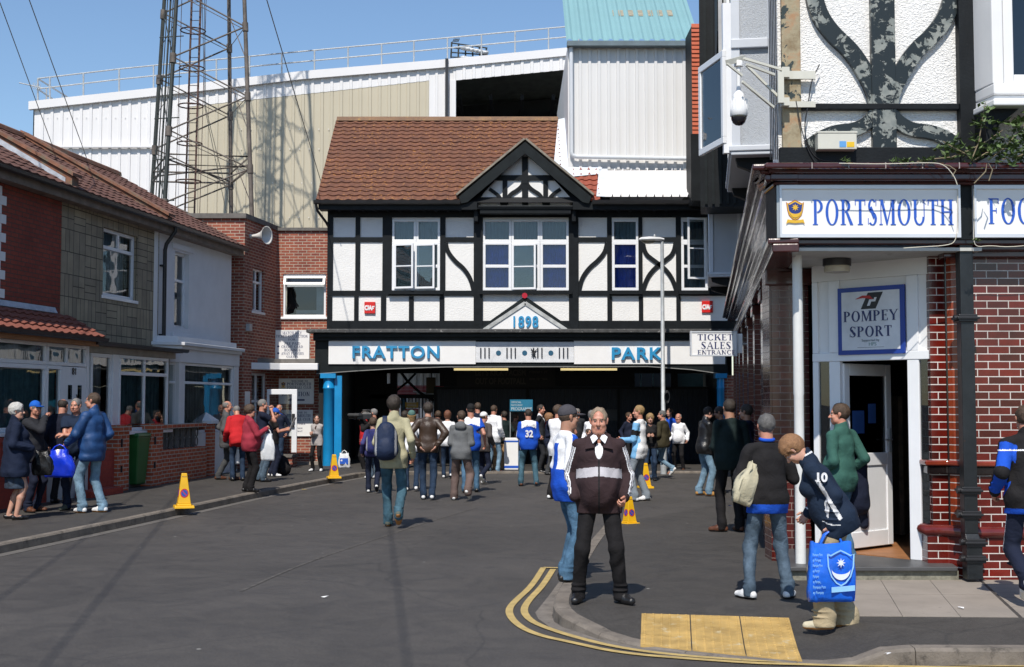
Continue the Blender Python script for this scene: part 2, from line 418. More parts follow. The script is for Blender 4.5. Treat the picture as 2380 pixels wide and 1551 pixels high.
GL['K'] = (.76, _stem(.09)+[[(.24, .42), (.30, .42), (.66, 1), (.60, 1)], [(.34, .56), (.48, .62), (.76, 0), (.58, 0)], _rect(.52, 1-SF, .74, 1)])
GL['Y'] = (.74, _stem(.31, TK, 0, .48, t=False)+[[(.01, 1), (.18, 1), (.46, .42), (.34, .42)], [(.38, .46), (.43, .44), (.72, 1), (.67, 1)], _rect(-.02, 1-SF, .26, 1), _rect(.58, 1-SF, .78, 1)])
GL['9'] = (.56, _arc(.27, .68, .24, .32, 0, 2*PI, .11, TN, n=20)+[[(.40, .7), (.51, .7), (.30, 0), (.18, 0)]])
GL['1'] = (.42, _stem(.14, TK, t=False)+[[(.02, .80), (.14, .88), (.29, 1), (.14, 1)]])
GL['8'] = (.56, _arc(.27, .76, .20, .25, 0, 2*PI, .10, TN, n=18)+_arc(.27, .26, .24, .28, 0, 2*PI, .11, TN, n=18))
GL[' '] = (.36, []); GL['.'] = (.25, [_rect(.08, 0, .2, .12)]); GL[':'] = (.25, [_rect(.08, 0, .2, .12), _rect(.08, .5, .2, .62)])
def serif(name, s, mat, parent, x0, x1, z, h, y, T=None, d=.004):
 """serif capitals fitted between x0 and x1, baseline z, height h, front at y (towards -y)."""
 gap = .06; W = sum(GL[c][0]+gap for c in s)-gap; k = (x1-x0)/W
 mb = MB(); mb.T = T; x = x0; q = 0
 for c in s:
  w, ps = GL[c]
  for i, p in enumerate(ps):
   yy = y-d-.0004*((i % 5)); mb.prism([(x+a*k, z+b*h) for a, b in p], yy, y)
  x += (w+gap)*k
 return mb.build(name, mat, parent)
# ================================================================ GROUND
def asphalt(name, c, patch):
 m, nt, b = newmat(name)
 f = noise(nt, .35, 5, rough=.6, dist=.5); g = noise(nt, 55, 5, rough=.85); st = noise(nt, 2.2, 7, rough=.7, dist=1.2)
 cc = ramp(nt, f, [(.3, tuple(x*(1-patch) for x in c)), (.7, tuple(x*(1+patch) for x in c))])
 cc = mixc(nt, .8, cc, ramp(nt, g, [(.25, .35), (.5, .95), (.75, 1.9)]), 'MULTIPLY')
 cc = mixc(nt, .7, cc, ramp(nt, st, [(.3, .72), (.62, 1.15)]), 'MULTIPLY')
 v = N(nt, 'ShaderNodeTexVoronoi'); v.inputs['Scale'].default_value = 2.3; tc = N(nt, 'ShaderNodeTexCoord'); nt.links.new(tc.outputs['Object'], v.inputs['Vector'])
 gum = ramp(nt, v.outputs['Distance'], [(.030, 1.0), (.045, 0.0)])
 sp = N(nt, 'ShaderNodeSeparateColor'); nt.links.new(v.outputs['Color'], sp.inputs[0])
 gm = mixc(nt, 1.0, gum, ramp(nt, sp.outputs[0], [(.62, 0.0), (.66, 1.0)]), 'MULTIPLY')
 cc = mixc(nt, gm, cc, (.30, .29, .27))
 wv = N(nt, 'ShaderNodeTexVoronoi'); wv.feature = 'DISTANCE_TO_EDGE'; wv.inputs['Scale'].default_value = .28
 nz = N(nt, 'ShaderNodeTexNoise'); nz.inputs['Scale'].default_value = 1.1; nz.inputs['Detail'].default_value = 5; nt.links.new(tc.outputs['Object'], nz.inputs['Vector'])
 nt.links.new(mixc(nt, .35, tc.outputs['Object'], nz.outputs['Color'], 'ADD'), wv.inputs['Vector'])
 cc = mixc(nt, ramp(nt, wv.outputs['Distance'], [(.0015, .45), (.004, 0.0)]), cc, (.022, .022, .022))
 nt.links.new(cc, b.inputs['Base Color'])
 nt.links.new(ramp(nt, st, [(.3, .62), (.7, .9)]), b.inputs['Roughness'])
 bump(nt, b, noise(nt, 140, 3, rough=.8), .55, .006); return m
asp_road = asphalt('road_asphalt', (.060, .054, .049), .2)
asp_pave = asphalt('pavement_asphalt', (.050, .045, .040), .14)
kerbmat = plain('kerb_stone', (.17, .145, .12), .9, .3, 5, 70, .5, dirt=((.07, .06, .05), 7, .56))
slabmat = plain('paving_slab', (.27, .235, .20), .9, .12, 2.5, 80, .3, dirt=((.16, .14, .12), 5, .60))
tactmat = plain('buff_tactile_slab', (.43, .28, .09), .85, .28, 5, 60, .4, dirt=((.50, .42, .26), 9, .58))
yline = plain('worn_yellow_line', (.44, .32, .12), .8, .2, 8, dirt=((.11, .10, .08), 16, .60))
mb = MB(); mb.add([(-400, -60, 0), (400, -60, 0), (400, 900, 0), (-400, 900, 0)], [(0, 1, 2, 3)])
tag(mb.build('road', asp_road), kind='structure')
def hL(x, y): return .11
def sstep(t): t = max(0., min(1., t)); return t*t*(3-2*t)
def hR(x, y):
 a = max(sstep((abs(x-1.42)-.74)/.40), sstep((y-8.7)/1.7))
 return .008 + .105*a*(1-sstep((y-14)/4.5))
def kerb(name, pts, hf, side, w=.13, seg=.9):
 """kerbstones along the outer foot line; side=+1: pavement on the left of the direction of travel"""
 mb = MB(); pts = [Vector((p[0], p[1])) for p in pts]
 L = [0.0]
 for i in range(1, len(pts)): L.append(L[-1]+(pts[i]-pts[i-1]).length)
 def at(t):
  for i in range(1, len(L)):
   if t <= L[i] or i == len(L)-1:
    k = (t-L[i-1])/(L[i]-L[i-1]); return pts[i-1].lerp(pts[i], k)
 n = max(2, int(L[-1]/seg)); inner = []
 for i in range(n):
  t0 = L[-1]*i/n+.003; t1 = L[-1]*(i+1)/n-.003; S = 4
  ring = []
  for j in range(S+1):
   t = t0+(t1-t0)*j/S; p = at(t); q = at(min(L[-1], t+.02)) - at(max(0, t-.02)); q.normalize()
   nn = Vector((-q.y, q.x))*side
   h = hf(p.x+nn.x*w/2, p.y+nn.y*w/2)
   ring.append([(p.x, p.y, -.02), (p.x+nn.x*.008, p.y+nn.y*.008, max(h-.018, .004)), (p.x+nn.x*.028, p.y+nn.y*.028, h+.002),
                         (p.x+nn.x*w, p.y+nn.y*w, h+.003), (p.x+nn.x*w, p.y+nn.y*w, -.02)])
  vs = [v for r in ring for v in r]; fs = []
  for j in range(S):
   for k in range(4):
    a = j*5+k; f = (a, a+5, a+6, a+1); fs.append(f if side > 0 else f[::-1])
  fs += [(0, 1, 2, 3, 4), tuple(S*5+k for k in (4, 3, 2, 1, 0))]
  mb.add(vs, fs)
 o = mb.build(name, kerbmat); tag(o, kind='structure')
 return pts
def offset(pts, d):
 r = []
 for i, p in enumerate(pts):
  q = (pts[min(i+1, len(pts)-1)]-pts[max(i-1, 0)]).normalized(); r.append(p+Vector((-q.y, q.x))*d)
 return r
def loft_ground(name, A, B, hf, n, mat, dz=0.0):
 vs = []; fs = []
 for a, b in zip(A, B):
  for k in range(n+1):
   p = a.lerp(b, (k/n)**1.5); vs.append((p.x, p.y, hf(p.x, p.y)+dz))
 for i in range(len(A)-1):
  for k in range(n):
   a = i*(n+1)+k; fs.append((a, a+1, a+n+2, a+n+1))
 mb = MB(); mb.add(vs, fs, smooth=True); o = mb.build(name, mat); tag(o, kind='structure'); return o
Lk = [G(*p) for p in ((0, 1288), (300, 1224), (594, 1159), (700, 1137), (780, 1121), (835, 1111))]
Lk = [Vector((Lk[0].x-1.55, Lk[0].y-9.5, 0))] + Lk + [Vector((-3.0, 29.3, 0)), Vector((-2.0, 29.9, 0)), Vector((0, 30.2, 0)), Vector((3, 30.3, 0)), Vector((6, 30.3, 0))]
Lk = [Vector((p.x, p.y)) for p in Lk]
def hL2(x, y): return .11 if x < -3.4 else .11-.06*sstep((x+3.4)/2.0)
kerb('left_kerb', Lk, hL2, 1)
LA = offset(Lk, .128); LB = [Vector((-14, p.y+.2)) for p in LA[:6]] + [Vector((-14, 28)), Vector((-13, 33)), Vector((-6, 36)), Vector((-2, 37)), Vector((2, 37)), Vector((6, 37))]
LB = LB[:len(LA)]
loft_ground('left_pavement', LA, LB, hL2, 6, asp_pave)
chan = plain('channel_strip', (.115, .105, .095), .9, .2, 4, 60, .4)
ch = offset(Lk[:8], -.16); c0 = offset(Lk[:8], -.004)
mb = MB(); vs = []; fs = []
for a, b in zip(c0, ch): vs += [(a.x, a.y, .004), (b.x, b.y, .004)]
for i in range(len(ch)-1): fs.append((2*i, 2*i+2, 2*i+3, 2*i+1)[::-1])
mb.add(vs, fs); tag(mb.build('road_edge', chan), kind='structure')
Rk = [G(*p) for p in ((1402, 1222), (1372, 1272), (1343, 1318), (1316, 1362), (1297, 1395), (1286, 1418), (1283, 1434), (1290, 1447), (1306, 1457), (1344, 1470), (1388, 1485), (1454, 1500), (1520, 1511), (1640, 1526), (1760, 1538), (1870, 1547), (1965, 1549), (2069, 1549), (2380, 1550))]
Rk = [Vector((p.x, p.y)) for p in Rk]; Rk.append(Vector((Rk[-1].x+4, Rk[-1].y)))
Rk = [Vector((Rk[0].x+.02, Rk[0].y+.15))] + Rk
kerb('right_kerb', Rk, hR, 1, w=.135, seg=.75)
RA = offset(Rk, .13)
RB = []
tl = 0; LL = [0]
for i in range(1, len(RA)): LL.append(LL[-1]+(RA[i]-RA[i-1]).length)
key = [(0, Vector((6.5, 26))), (.30, Vector((5.5, 21))), (.62, Vector((4.6, 15))), (.75, Vector((4.2, 13.6))), (.86, Vector((4.0, 13))), (.92, Vector((5, 12.8))), (1, Vector((8, 12.5)))]
for l in LL:
 t = l/LL[-1]
 for i in range(1, len(key)):
  if t <= key[i][0]+1e-6:
   RB.append(key[i-1][1].lerp(key[i][1], (t-key[i-1][0])/(key[i][0]-key[i-1][0]))); break
loft_ground('right_pavement', RA, RB, hR, 26, asp_pave)
pv = [G(*p) for p in ((1299, 1354), (1272.5, 1390), (1244, 1425), (1251, 1440), (1282, 1462), (1319, 1481), (1376, 1497), (1469, 1514), (1600, 1533), (1760, 1546))]
kk = [G(*p) for p in ((1320, 1356), (1297, 1395), (1283, 1432), (1288, 1446), (1306, 1458), (1344, 1471), (1388, 1486), (1470, 1502.5), (1600, 1520.5), (1760, 1537.5))]
mb = MB(); vs = []; fs = []
for a, b in zip(pv, kk): vs += [(a.x, a.y, .004), (b.x, b.y, .004)]
for i in range(len(pv)-1): fs.append((2*i, 2*i+2, 2*i+3, 2*i+1))
mb.add(vs, fs); tag(mb.build('channel_pavers', plain('channel_paver', (.16, .14, .12), .9, .25, 6, 60, .4, dirt=((.08, .07, .06), 9, .55))), kind='structure')
def zoom4(p): return (1156.9+p[0]*.3125, 1280.9+p[1]*.3125)
def line_on_road(mb, pts, w, z=.008):
 pts = [Vector((q.x, q.y)) for q in pts]
 for _ in range(2):
  out = [pts[0]]
  for i in range(len(pts)-1): out += [pts[i].lerp(pts[i+1], .25), pts[i].lerp(pts[i+1], .75)]
  pts = out+[pts[-1]]
 A = offset(pts, w/2); B = offset(pts, -w/2); vs = []; fs = []
 for a, b in zip(A, B): vs += [(a.x, a.y, z), (b.x, b.y, z)]
 for i in range(len(A)-1): fs.append((2*i, 2*i+1, 2*i+3, 2*i+2))
 mb.add(vs, fs)
mb = MB(); line_on_road(mb, [G(560, 1375), G(700, 1312), G(860, 1258), G(1000, 1212), G(1110, 1180)], .035, .004); tag(mb.build('road_seam', plain('seam_sealant', (.078, .071, .064), .9, .5, 9)), kind='structure')
mb = MB()
o1 = [G(*zoom4(p)) for p in ((340, 128), (250, 270), (130, 375), (78, 440), (100, 510), (190, 585), (330, 640), (540, 683), (900, 765), (1500, 815), (2200, 858))]
o2 = [G(*zoom4(p)) for p in ((412, 140), (330, 270), (235, 365), (188, 440), (220, 505), (310, 560), (540, 638), (900, 728), (1400, 790), (2200, 840))]
o1.append(Vector((o1[-1].x+5, o1[-1].y-.35, 0))); o2.append(Vector((o2[-1].x+5, o2[-1].y-.3, 0)))
line_on_road(mb, o1, .062); line_on_road(mb, o2, .062)
e = [G(*zoom4(p)) for p in ((338, 130), (455, 133))]; line_on_road(mb, e, .07, .012)
tag(mb.build('yellow_line_marking', yline), kind='structure')
def slab_quads(name, c4, nu, nv, hf, mat, gap=.006, dz=.008, blister=None):
 TL, TR, BR, BL = c4; mb = MB()
 def at(u, v):
  a = TL.lerp(TR, u); b = BL.lerp(BR, u); p = a.lerp(b, v); return p
 for i in range(nu):
  for j in range(nv):
   q = [at((i+du)/nu, (j+dv)/nv) for du, dv in ((0, 0), (1, 0), (1, 1), (0, 1))]
   c = sum(q, Vector((0, 0)))/4; q = [p+(c-p).normalized()*gap for p in q]
   t = [(p.x, p.y, hf(p.x, p.y)+dz+random.uniform(0, .0015)) for p in q]; bt = [(p.x, p.y, hf(p.x, p.y)-.03) for p in q]
   mb.add(t+bt, [(3, 2, 1, 0), (0, 1, 5, 4), (1, 2, 6, 5), (2, 3, 7, 6), (3, 0, 4, 7)])
   if blister:
    for a in range(blister):
     for b in range(blister):
      p = at((i+(a+.5)/blister)/nu, (j+(b+.5)/blister)/nv); z = hf(p.x, p.y)+dz+.001; r = .013
      vs = [(p.x+r*math.cos(k*PI/3), p.y+r*math.sin(k*PI/3), z) for k in range(6)] + [(p.x+r*.55*math.cos(k*PI/3), p.y+r*.55*math.sin(k*PI/3), z+.006) for k in range(6)]
      mb.add(vs, [(k, (k+1) % 6, (k+1) % 6+6, k+6) for k in range(6)]+[tuple(range(6, 12))])
 return tag(mb.build(name, mat), kind='structure')
v2 = lambda p: Vector((p.x, p.y))
slab_quads('tactile_paving', (v2(G(1490, 1436, .06)), v2(G(1835, 1443, .06)), v2(G(1866, 1538, .012)), v2(G(1487, 1499, .02))), 3, 3, hR, tactmat, blister=6)
slab_quads('shop_paving', (v2(G(1930, 1341, .11)), v2(G(2265, 1341, .11)), v2(G(2368, 1437, .11)), v2(G(1964, 1434, .11))), 3, 2, lambda x, y: .108, slabmat)
slab_quads('ribbed_paving', (v2(G(2268, 1341, .11)), v2(G(2560, 1341, .11)), v2(G(2700, 1437, .11)), v2(G(2372, 1437, .11))), 1, 9, lambda x, y: .105, slabmat, gap=.02)
# ================================================================ LEFT TERRACE
HX0, HU = -11.02, .1414
HANG = math.atan2(1, HU); HLEN = math.sqrt(1+HU*HU)
def HPt(x, y, d=0):
 """photo point -> (s, z) on the terrace's facade plane moved d metres back into the house"""
 r = ray(x, y); dx = HX0 - d*HLEN   # x = dx + HU*Y for the shifted plane
 t = dx/(r[0]-HU*r[1]); Y = r[1]*t
 return (Y*HLEN, CAMH+r[2]*t)
def hs(x, d=0, y=750): return HPt(x, y, d)[0]
def house_root(name, s0, label, cat='house'):
 return empty(name, (HX0+HU*s0/HLEN, s0/HLEN, 0), HANG, label, cat)
def quad_mb(mb, c, t=.0, d=0):
 pass
curtain_net = plain('net_curtain', (.42, .47, .48), .9, .25, 3, 30, .3)
curtain_teal = plain('teal_curtain', (.16, .30, .34), .9, .3, 6)
def curtain(mb, x0, x1, y, z0, z1, amp=.02, per=.09):
 n = max(8, int((x1-x0)/per*6)); vs = []
 for i in range(n+1):
  x = x0+(x1-x0)*i/n; yy = y+amp*math.sin((x-x0)/per*2*PI)+amp*.5*math.sin((x-x0)/per*2.7+1)
  vs += [(x, yy, z0), (x, yy, z1)]
 mb.add(vs, [(2*i, 2*i+2, 2*i+3, 2*i+1) for i in range(n)], smooth=True)
def window(parent, x0, x1, z0, z1, y=0, cols=1, rows=(1,), fw=.055, mat=None, depth=.07, glassm=None, back=None, backd=.12, sill=True, name='window', casement=None, sillm=None, gdepth=.02, inner=True):
 """casement window in the local facade plane: frame (thing's part) with panes, curtain and sill as its sub-parts; front of frame at y"""
 mat = mat or upvc; mb = MB()
 mb.box(x0, x1, y, y+depth, z0, z0+fw); mb.box(x0, x1, y, y+depth, z1-fw, z1)
 mb.box(x0, x0+fw, y, y+depth, z0+fw, z1-fw); mb.box(x1-fw, x1, y, y+depth, z0+fw, z1-fw)
 W = x1-x0; H = z1-z0; tot = sum(rows); zz = z0; zs = [z0]
 for i, r in enumerate(rows[:-1]):
  zz += H*r/tot; zs.append(zz); mb.box(x0+fw, x1-fw, y+.003, y+depth-.003, zz-fw*.55, zz+fw*.55)
 zs.append(z1)
 for i in range(1, cols):
  xx = x0+W*i/cols;
  for j in range(len(zs)-1):
   mb.box(xx-fw*.5, xx+fw*.5, y+.006, y+depth-.006, zs[j]+fw*.56, zs[j+1]-fw*.56)
 f = mb.build(name, mat, parent, bevel=.006)
 p = MB(); p.add([(x0+fw*.5, y+gdepth+.02, z0+fw*.5), (x1-fw*.5, y+gdepth+.02, z0+fw*.5), (x1-fw*.5, y+gdepth+.02, z1-fw*.5), (x0+fw*.5, y+gdepth+.02, z1-fw*.5)], [(0, 1, 2, 3)])
 p.build('pane', glassm or glass, f)
 if back:
  c = MB()
  if back == 'dark': c.box(x0+.005, x1-.005, y+.5, y+.52, z0, z1); c.build('dark_backing', dark, f)  # near-black sheet behind the pane paints the darkness of the unlit room
  else:
   curtain(c, x0+fw*.4, x1-fw*.4, y+backd, z0+fw*.4, z1-fw*.4); c.build('curtain', back, f)
 if sill:
  q = MB(); q.box(x0-.05, x1+.05, y-.09, y+.03, z0-.065, z0-.003); q.build('sill', sillm or mat, f, bevel=.008)
 return f
def wall_with_holes(mb, x0, x1, z0, z1, y0, y1, holes, m=None):
 """solid wall slab y0..y1 with rectangular openings [(hx0,hx1,hz0,hz1)] (cut by splitting into butted boxes)"""
 xs = sorted(set([x0, x1]+[h[0] for h in holes]+[h[1] for h in holes]));
 for i in range(len(xs)-1):
  a, b = xs[i], xs[i+1]; c = (a+b)/2
  hh = sorted([h for h in holes if h[0] < c < h[1]], key=lambda h: h[2]); z = z0
  for h in hh:
   if h[2] > z: mb.box(a, b, y0, y1, z, h[2], m)
   z = h[3]
  if z < z1: mb.box(a, b, y0, y1, z, z1, m)
ZG = 5.45                    # gutter height
ZR, RD = 7.30, 3.05          # ridge height and depth
s_a, s_b, s_c = hs(142, 0, 600), hs(369, 0, 650), hs(537, 0, 700)
s_z = hs(-420, 0, 600)
def terrace_roof(root, a, b, eave_y=-.28, verge=0):
 tile_roof('roof', tile_brown, root, (a, eave_y, ZG+.02), (b-a+verge, 0, 0), (0, RD-eave_y, ZR-ZG), max(6, int((b-a)/.27)), 13, wav=.022, step=.02, seg=4)
 m = MB(); m.extr([(-.11, -.02), (.11, -.02), (.09, .07), (0, .12), (-.09, .07)], (a, RD, ZR+.03), (b+verge, RD, ZR+.03)); m.build('ridge_tiles', plain('old_ridge_tile', (.20, .09, .055), .9, .4, 3.5, 20, .5, dirt=((.16, .13, .09), 5, .5)), root)
 m = MB(); m.box(a, b+verge, RD-.0, RD+.02, 0.2, ZR-.05); m.build('back_wall', brick_red, root)
 g = MB(); g.extr([(-.06, 0), (-.045, -.05), (0, -.075), (.045, -.05), (.06, 0), (.045, 0), (0, -.055), (-.045, 0)], (a, eave_y-.03, ZG-.01), (b+verge, eave_y-.03, ZG-.01)); g.build('gutter', gutter_black, root)
 m = MB(); m.box(a, b+verge, eave_y+.05, eave_y+.075, ZG-.20, ZG-.02); m.box(a, b+verge, eave_y+.075, 0, ZG-.195, ZG-.17); m.build('fascia_board', plain('weathered_board', (.20, .16, .13), .8, .3, 4, 30, .3), root)
def parapet(root, s, w=.24, hgt_=.20, ld=True):
 a = Vector((0, -.24, ZG+.03)); b = Vector((0, RD, ZR+.02))
 mb = MB(); h = hgt_
 vs = [(s-w/2, a.y, a.z), (s+w/2, a.y, a.z), (s+w/2, a.y, a.z+h), (s-w/2, a.y, a.z+h), (s-w/2, b.y, b.z), (s+w/2, b.y, b.z), (s+w/2, b.y, b.z+h), (s-w/2, b.y, b.z+h)]
 mb.add(vs, [(0, 1, 2, 3), (1, 5, 6, 2), (5, 4, 7, 6), (4, 0, 3, 7), (3, 2, 6, 7)]); mb.build('party_wall', MATS['old_ridge_tile'], root)
 l = MB(); e = .012
 l.add([(s-w/2-e, a.y+.12, a.z), (s-w/2-e, a.y+.12, a.z+h*.9), (s-w/2-e, b.y, b.z+h*.9), (s-w/2-e, b.y, b.z), (s-w/2-.22, a.y+.12, a.z+.055), (s-w/2-.22, b.y, b.z+.055)], [(0, 1, 2, 3), (0, 3, 5, 4)]); l.build('flashing', lead if ld else MATS['old_ridge_tile'], root)
 c = MB(); c.add([(s-w/2-.05, a.y-.04, a.z+h), (s+w/2+.05, a.y-.04, a.z+h), (s+w/2+.05, b.y, b.z+h), (s-w/2-.05, b.y, b.z+h), (s-w/2-.05, a.y-.04, a.z+h+.06), (s+w/2+.05, a.y-.04, a.z+h+.06), (s+w/2+.05, b.y, b.z+h+.06), (s-w/2-.05, b.y, b.z+h+.06)], [(0, 1, 5, 4), (1, 2, 6, 5), (3, 7, 6, 2), (0, 4, 7, 3), (4, 5, 6, 7), (0, 3, 2, 1)]); c.build('coping', MATS['old_ridge_tile'], root)
s0 = s_z; r = house_root('brick_house', s0, 'red brick terraced house at far left with tiled porch roof')
L = lambda s: s-s0
def lp(x, y, d=0): s, z = HPt(x, y, d); return s-s0, z
mb = MB(); wall_with_holes(mb, 0, L(s_a)-.01, 0, ZG-.17, 0, .3, []); mb.build('wall', brick_dark, r)
q = MB()
x_e = lp(0, 600)[0]; z = 1.0
while z < ZG-.3:   # white painted quoins
 w = .16 if int(z/.15) % 2 else .30
 q.box(x_e-.30, x_e+w-.16, -.012, 0, z, z+.145); z += .15
q.build('quoins', white_paint, r)
terrace_roof(r, 0, L(s_a))
parapet(r, L(s_a)+.0)
BD = -.5    # plane of the porch and bay fronts
xa = lp(212, 800, BD)[0]; zt = lp(60, 722)[1]; ze = lp(120, 776, BD-.1)[1]
tile_roof('porch_roof', tile_porch, r, (0, BD-.22, ze), (xa+.1, 0, 0), (0, -BD+.22, zt-ze), int(xa/.25), 4, wav=.03, step=.028, seg=6)
m = MB(); m.add([(0, -.01, zt), (xa-.3, -.01, zt), (xa-.3, -.06, zt+.02), (0, -.06, zt+.02), (0, -.01, zt+.12), (xa-.3, -.01, zt+.12)], [(0, 3, 2, 1), (3, 4, 5, 2)]); m.build('flashing', lead, r)
m = MB(); m.extr([(-.06, 0), (-.045, -.05), (0, -.075), (.045, -.05), (.06, 0), (0, -.01)], (0, BD-.26, ze), (xa+.12, BD-.26, ze)); m.build('porch_gutter', gutter_black, r)
m = MB(); m.box(0, xa, BD-.18, BD-.15, ze-.15, ze-.02); m.box(0, xa, BD-.15, 0, ze-.14, ze-.12); m.build('porch_fascia', plain('orange_board', (.33, .14, .05), .6, .2), r)
zb = .62; zw1 = lp(60, 800, BD)[1]; ztop = ze-.14
w0, w1 = .2, lp(113, 900, BD)[0]
zs1 = lp(60, 1003, BD)[1]; zs2 = lp(60, 846, BD)[1]
window(r, w0, w1, zs1, zs2, BD, cols=1, back=curtain_teal, name='window', fw=.07)
n3 = 3
for i in range(n3):
 window(r, w0+(w1-w0)*i/n3, w0+(w1-w0)*(i+1)/n3, zs2+.004, ztop, BD, back=curtain_net, sill=False, name='window', fw=.06, backd=.18)
m = MB(); m.box(.0, w0-.003, BD, -.003, .1, ztop); m.box(w0, w1+.02, BD+.03, BD+.2, .1, zs1-.07); m.build('bay_wall', brick_painted, r)
d0, d1 = lp(126, 900, BD)[0], lp(205, 900, BD)[0]; dm = lp(152, 900, BD)[0]
window(r, w1+.01, dm-.05, .75, zs2, BD, back=curtain_teal, sill=False, fw=.06)
window(r, w1+.01, d1, zs2+.004, ztop, BD, cols=2, back=curtain_net, sill=False, fw=.06)
m = MB(); m.box(dm-.045, d1, BD+.003, BD+.07, .12, zs2-.006); door = m.build('door', upvc, r, bevel=.01)
m = MB(); dw = d1-dm
for (a, b, c, d) in ((.12, .46, .45, .8), (.54, .88, .45, .8), (.12, .88, .88, 1.1)):
 m.box(dm+dw*a, dm+dw*b, BD-.008, BD+.002, .3+c*0+(.25 if c < .5 else .95), .3+(.85 if c < .5 else 1.15))
m.build('door_panel', upvc, door, bevel=.006)
m = MB(); hz = lp(175, 912, BD)[1]
for a in (.2, .62): m.box(dm+dw*a, dm+dw*(a+.16), BD-.006, BD+.001, hz-.12, hz+.12)
m.build('door_glass', glass_dark, door)
m = MB(); m.tube([(dm+dw*.5, BD-.03, hz-.04), (dm+dw*.5, BD-.045, hz-.10), (dm+dw*.5, BD-.03, hz-.14)], .012, 6); m.build('knocker', gutter_black, door)
text_mesh('house_number', '81', gutter_black, door, (dm+dw*.45, BD-.008, hz+.30), .17)
m = MB(); m.box(w1+.01, d1+.1, BD+.01, BD+.3, 0, .118); m.build('door_step', concrete, r)
m = MB(); m.box(d1+.005, d1+.09, BD, -.003, .1, ztop); m.build('porch_side', upvc, r)
s0 = s_a; r = house_root('stone_clad_house', s0, 'terraced house clad in grey crazy stone with white upper window')
L = lambda s: s-s0
def stonemat():
 m, nt, b = newmat('grey_stone_cladding'); v = wallvec(nt)
 def brick(bw, bh, off):
  t = N(nt, 'ShaderNodeTexBrick'); nt.links.new(v, t.inputs[0]); t.offset = off
  for k, c in (('Color1', (.36, .30, .205)), ('Color2', (.25, .21, .15)), ('Mortar', (.08, .068, .05))): t.inputs[k].default_value = (*c, 1)
  t.inputs['Scale'].default_value = 1; t.inputs['Brick Width'].default_value = bw; t.inputs['Row Height'].default_value = bh; t.inputs['Mortar Size'].default_value = .008; return t
 mp = N(nt, 'ShaderNodeMapping'); mp.inputs['Scale'].default_value = (1/.44, 1/.40, 1); nt.links.new(v, mp.inputs[0])
 fl = N(nt, 'ShaderNodeVectorMath', operation='FLOOR'); nt.links.new(mp.outputs[0], fl.inputs[0]); wn_ = N(nt, 'ShaderNodeTexWhiteNoise'); wn_.noise_dimensions = '2D'; nt.links.new(fl.outputs[0], wn_.inputs['Vector'])
 A, B, C_, D_ = brick(.22, .20, 0), brick(.1467, .40, 0), brick(.44, .1333, 0), brick(.22, .40, 0)
 w = wn_.outputs['Value']; st = lambda t: ramp(nt, w, [(t, 0.0), (t+.001, 1.0)])
 cc = mixc(nt, st(.3), A.outputs[0], B.outputs[0]); cc = mixc(nt, st(.5), cc, C_.outputs[0]); cc = mixc(nt, st(.75), cc, D_.outputs[0])
 h = mixc(nt, st(.3), A.outputs[1], B.outputs[1]); h = mixc(nt, st(.5), h, C_.outputs[1]); h = mixc(nt, st(.75), h, D_.outputs[1])
 cc = mixc(nt, .6, cc, ramp(nt, noise(nt, 2.5, 6), [(.3, .7), (.7, 1.35)]), 'MULTIPLY')
 nt.links.new(cc, b.inputs['Base Color']); b.inputs['Roughness'].default_value = .9
 bump(nt, b, mixc(nt, .25, ramp(nt, h, [(0, 1.0), (1, 0.0)]), noise(nt, 18, 4)), .7, .02); return m
stone = stonemat()
(wx0, wz1), (wx1, _), (_, wz0) = lp(242.4, 528.4), lp(320, 551.7), lp(240, 684.5)
s_off = s_z-s0   # lp() above was relative to brick house
def lp(x, y, d=0): s, z = HPt(x, y, d); return s-s0, z
(wx0, wz1), (wx1, _), (_, wz0) = lp(241, 527), lp(320, 551.7), lp(239.6, 686)
mb = MB(); wall_with_holes(mb, .01, L(s_b)-.005, 0, ZG-.17, 0, .3, [(wx0, wx1, wz0, wz1)]); mb.build('wall', stone, r)
wr = window(r, wx0+.003, wx1-.003, wz0+.003, wz1-.003, .07, cols=1, rows=(2.6, 1), back=curtain_net, fw=.06, backd=.25)
m = MB(); xx = (wx0+wx1)/2+.05; zz = wz0+(wz1-wz0)*2.6/3.6; m.box(xx-.03, xx+.03, .075, .135, zz+.035, wz1-.06); m.build('mullion', upvc, wr)
terrace_roof(r, .0, L(s_b))
parapet(r, L(s_b)-.02, hgt_=.10, ld=False)
ca, cz = lp(222, 792, BD-.1); cb, _ = lp(428, 820, BD-.1); ztp = cz+.02
m = MB(); m.box(.0, cb, BD-.12, -.004, ztp-.10, ztp-.02); m.build('bay_roof', dark_concrete, r, bevel=.01)
m = MB(); m.extr([(-.05, 0), (-.04, -.05), (0, -.065), (.04, -.05), (.05, 0), (0, -.01)], (.0, BD-.18, ztp-.03), (cb+.05, BD-.18, ztp-.03)); m.build('bay_gutter', gutter_black, r)
m = MB(); m.box(0, cb-.06, BD+.02, -.006, ztp-.22, ztp-.102); m.build('bay_fascia', plain('cream_board', (.36, .33, .28), .7, .2), r)
zb0 = lp(283, 1003, BD)[1]; p0 = lp(222, 900, BD)[0]; p1 = lp(270, 900, BD)[0]; p2 = lp(284, 900, BD)[0]; p3 = lp(397, 900, BD)[0]
window(r, max(.02, p0), p1, .75, ztp-.225, BD+.05, back=curtain_net, sill=False, fw=.07, backd=.2)
window(r, p2, p3, zb0, ztp-.225, BD+.02, cols=2, rows=(3.2, 1), back=curtain_teal, fw=.06, backd=.2)
m = MB(); m.box(p1+.004, p2-.004, BD+.03, BD+.15, .1, ztp-.225); m.build('bay_post', upvc, r)
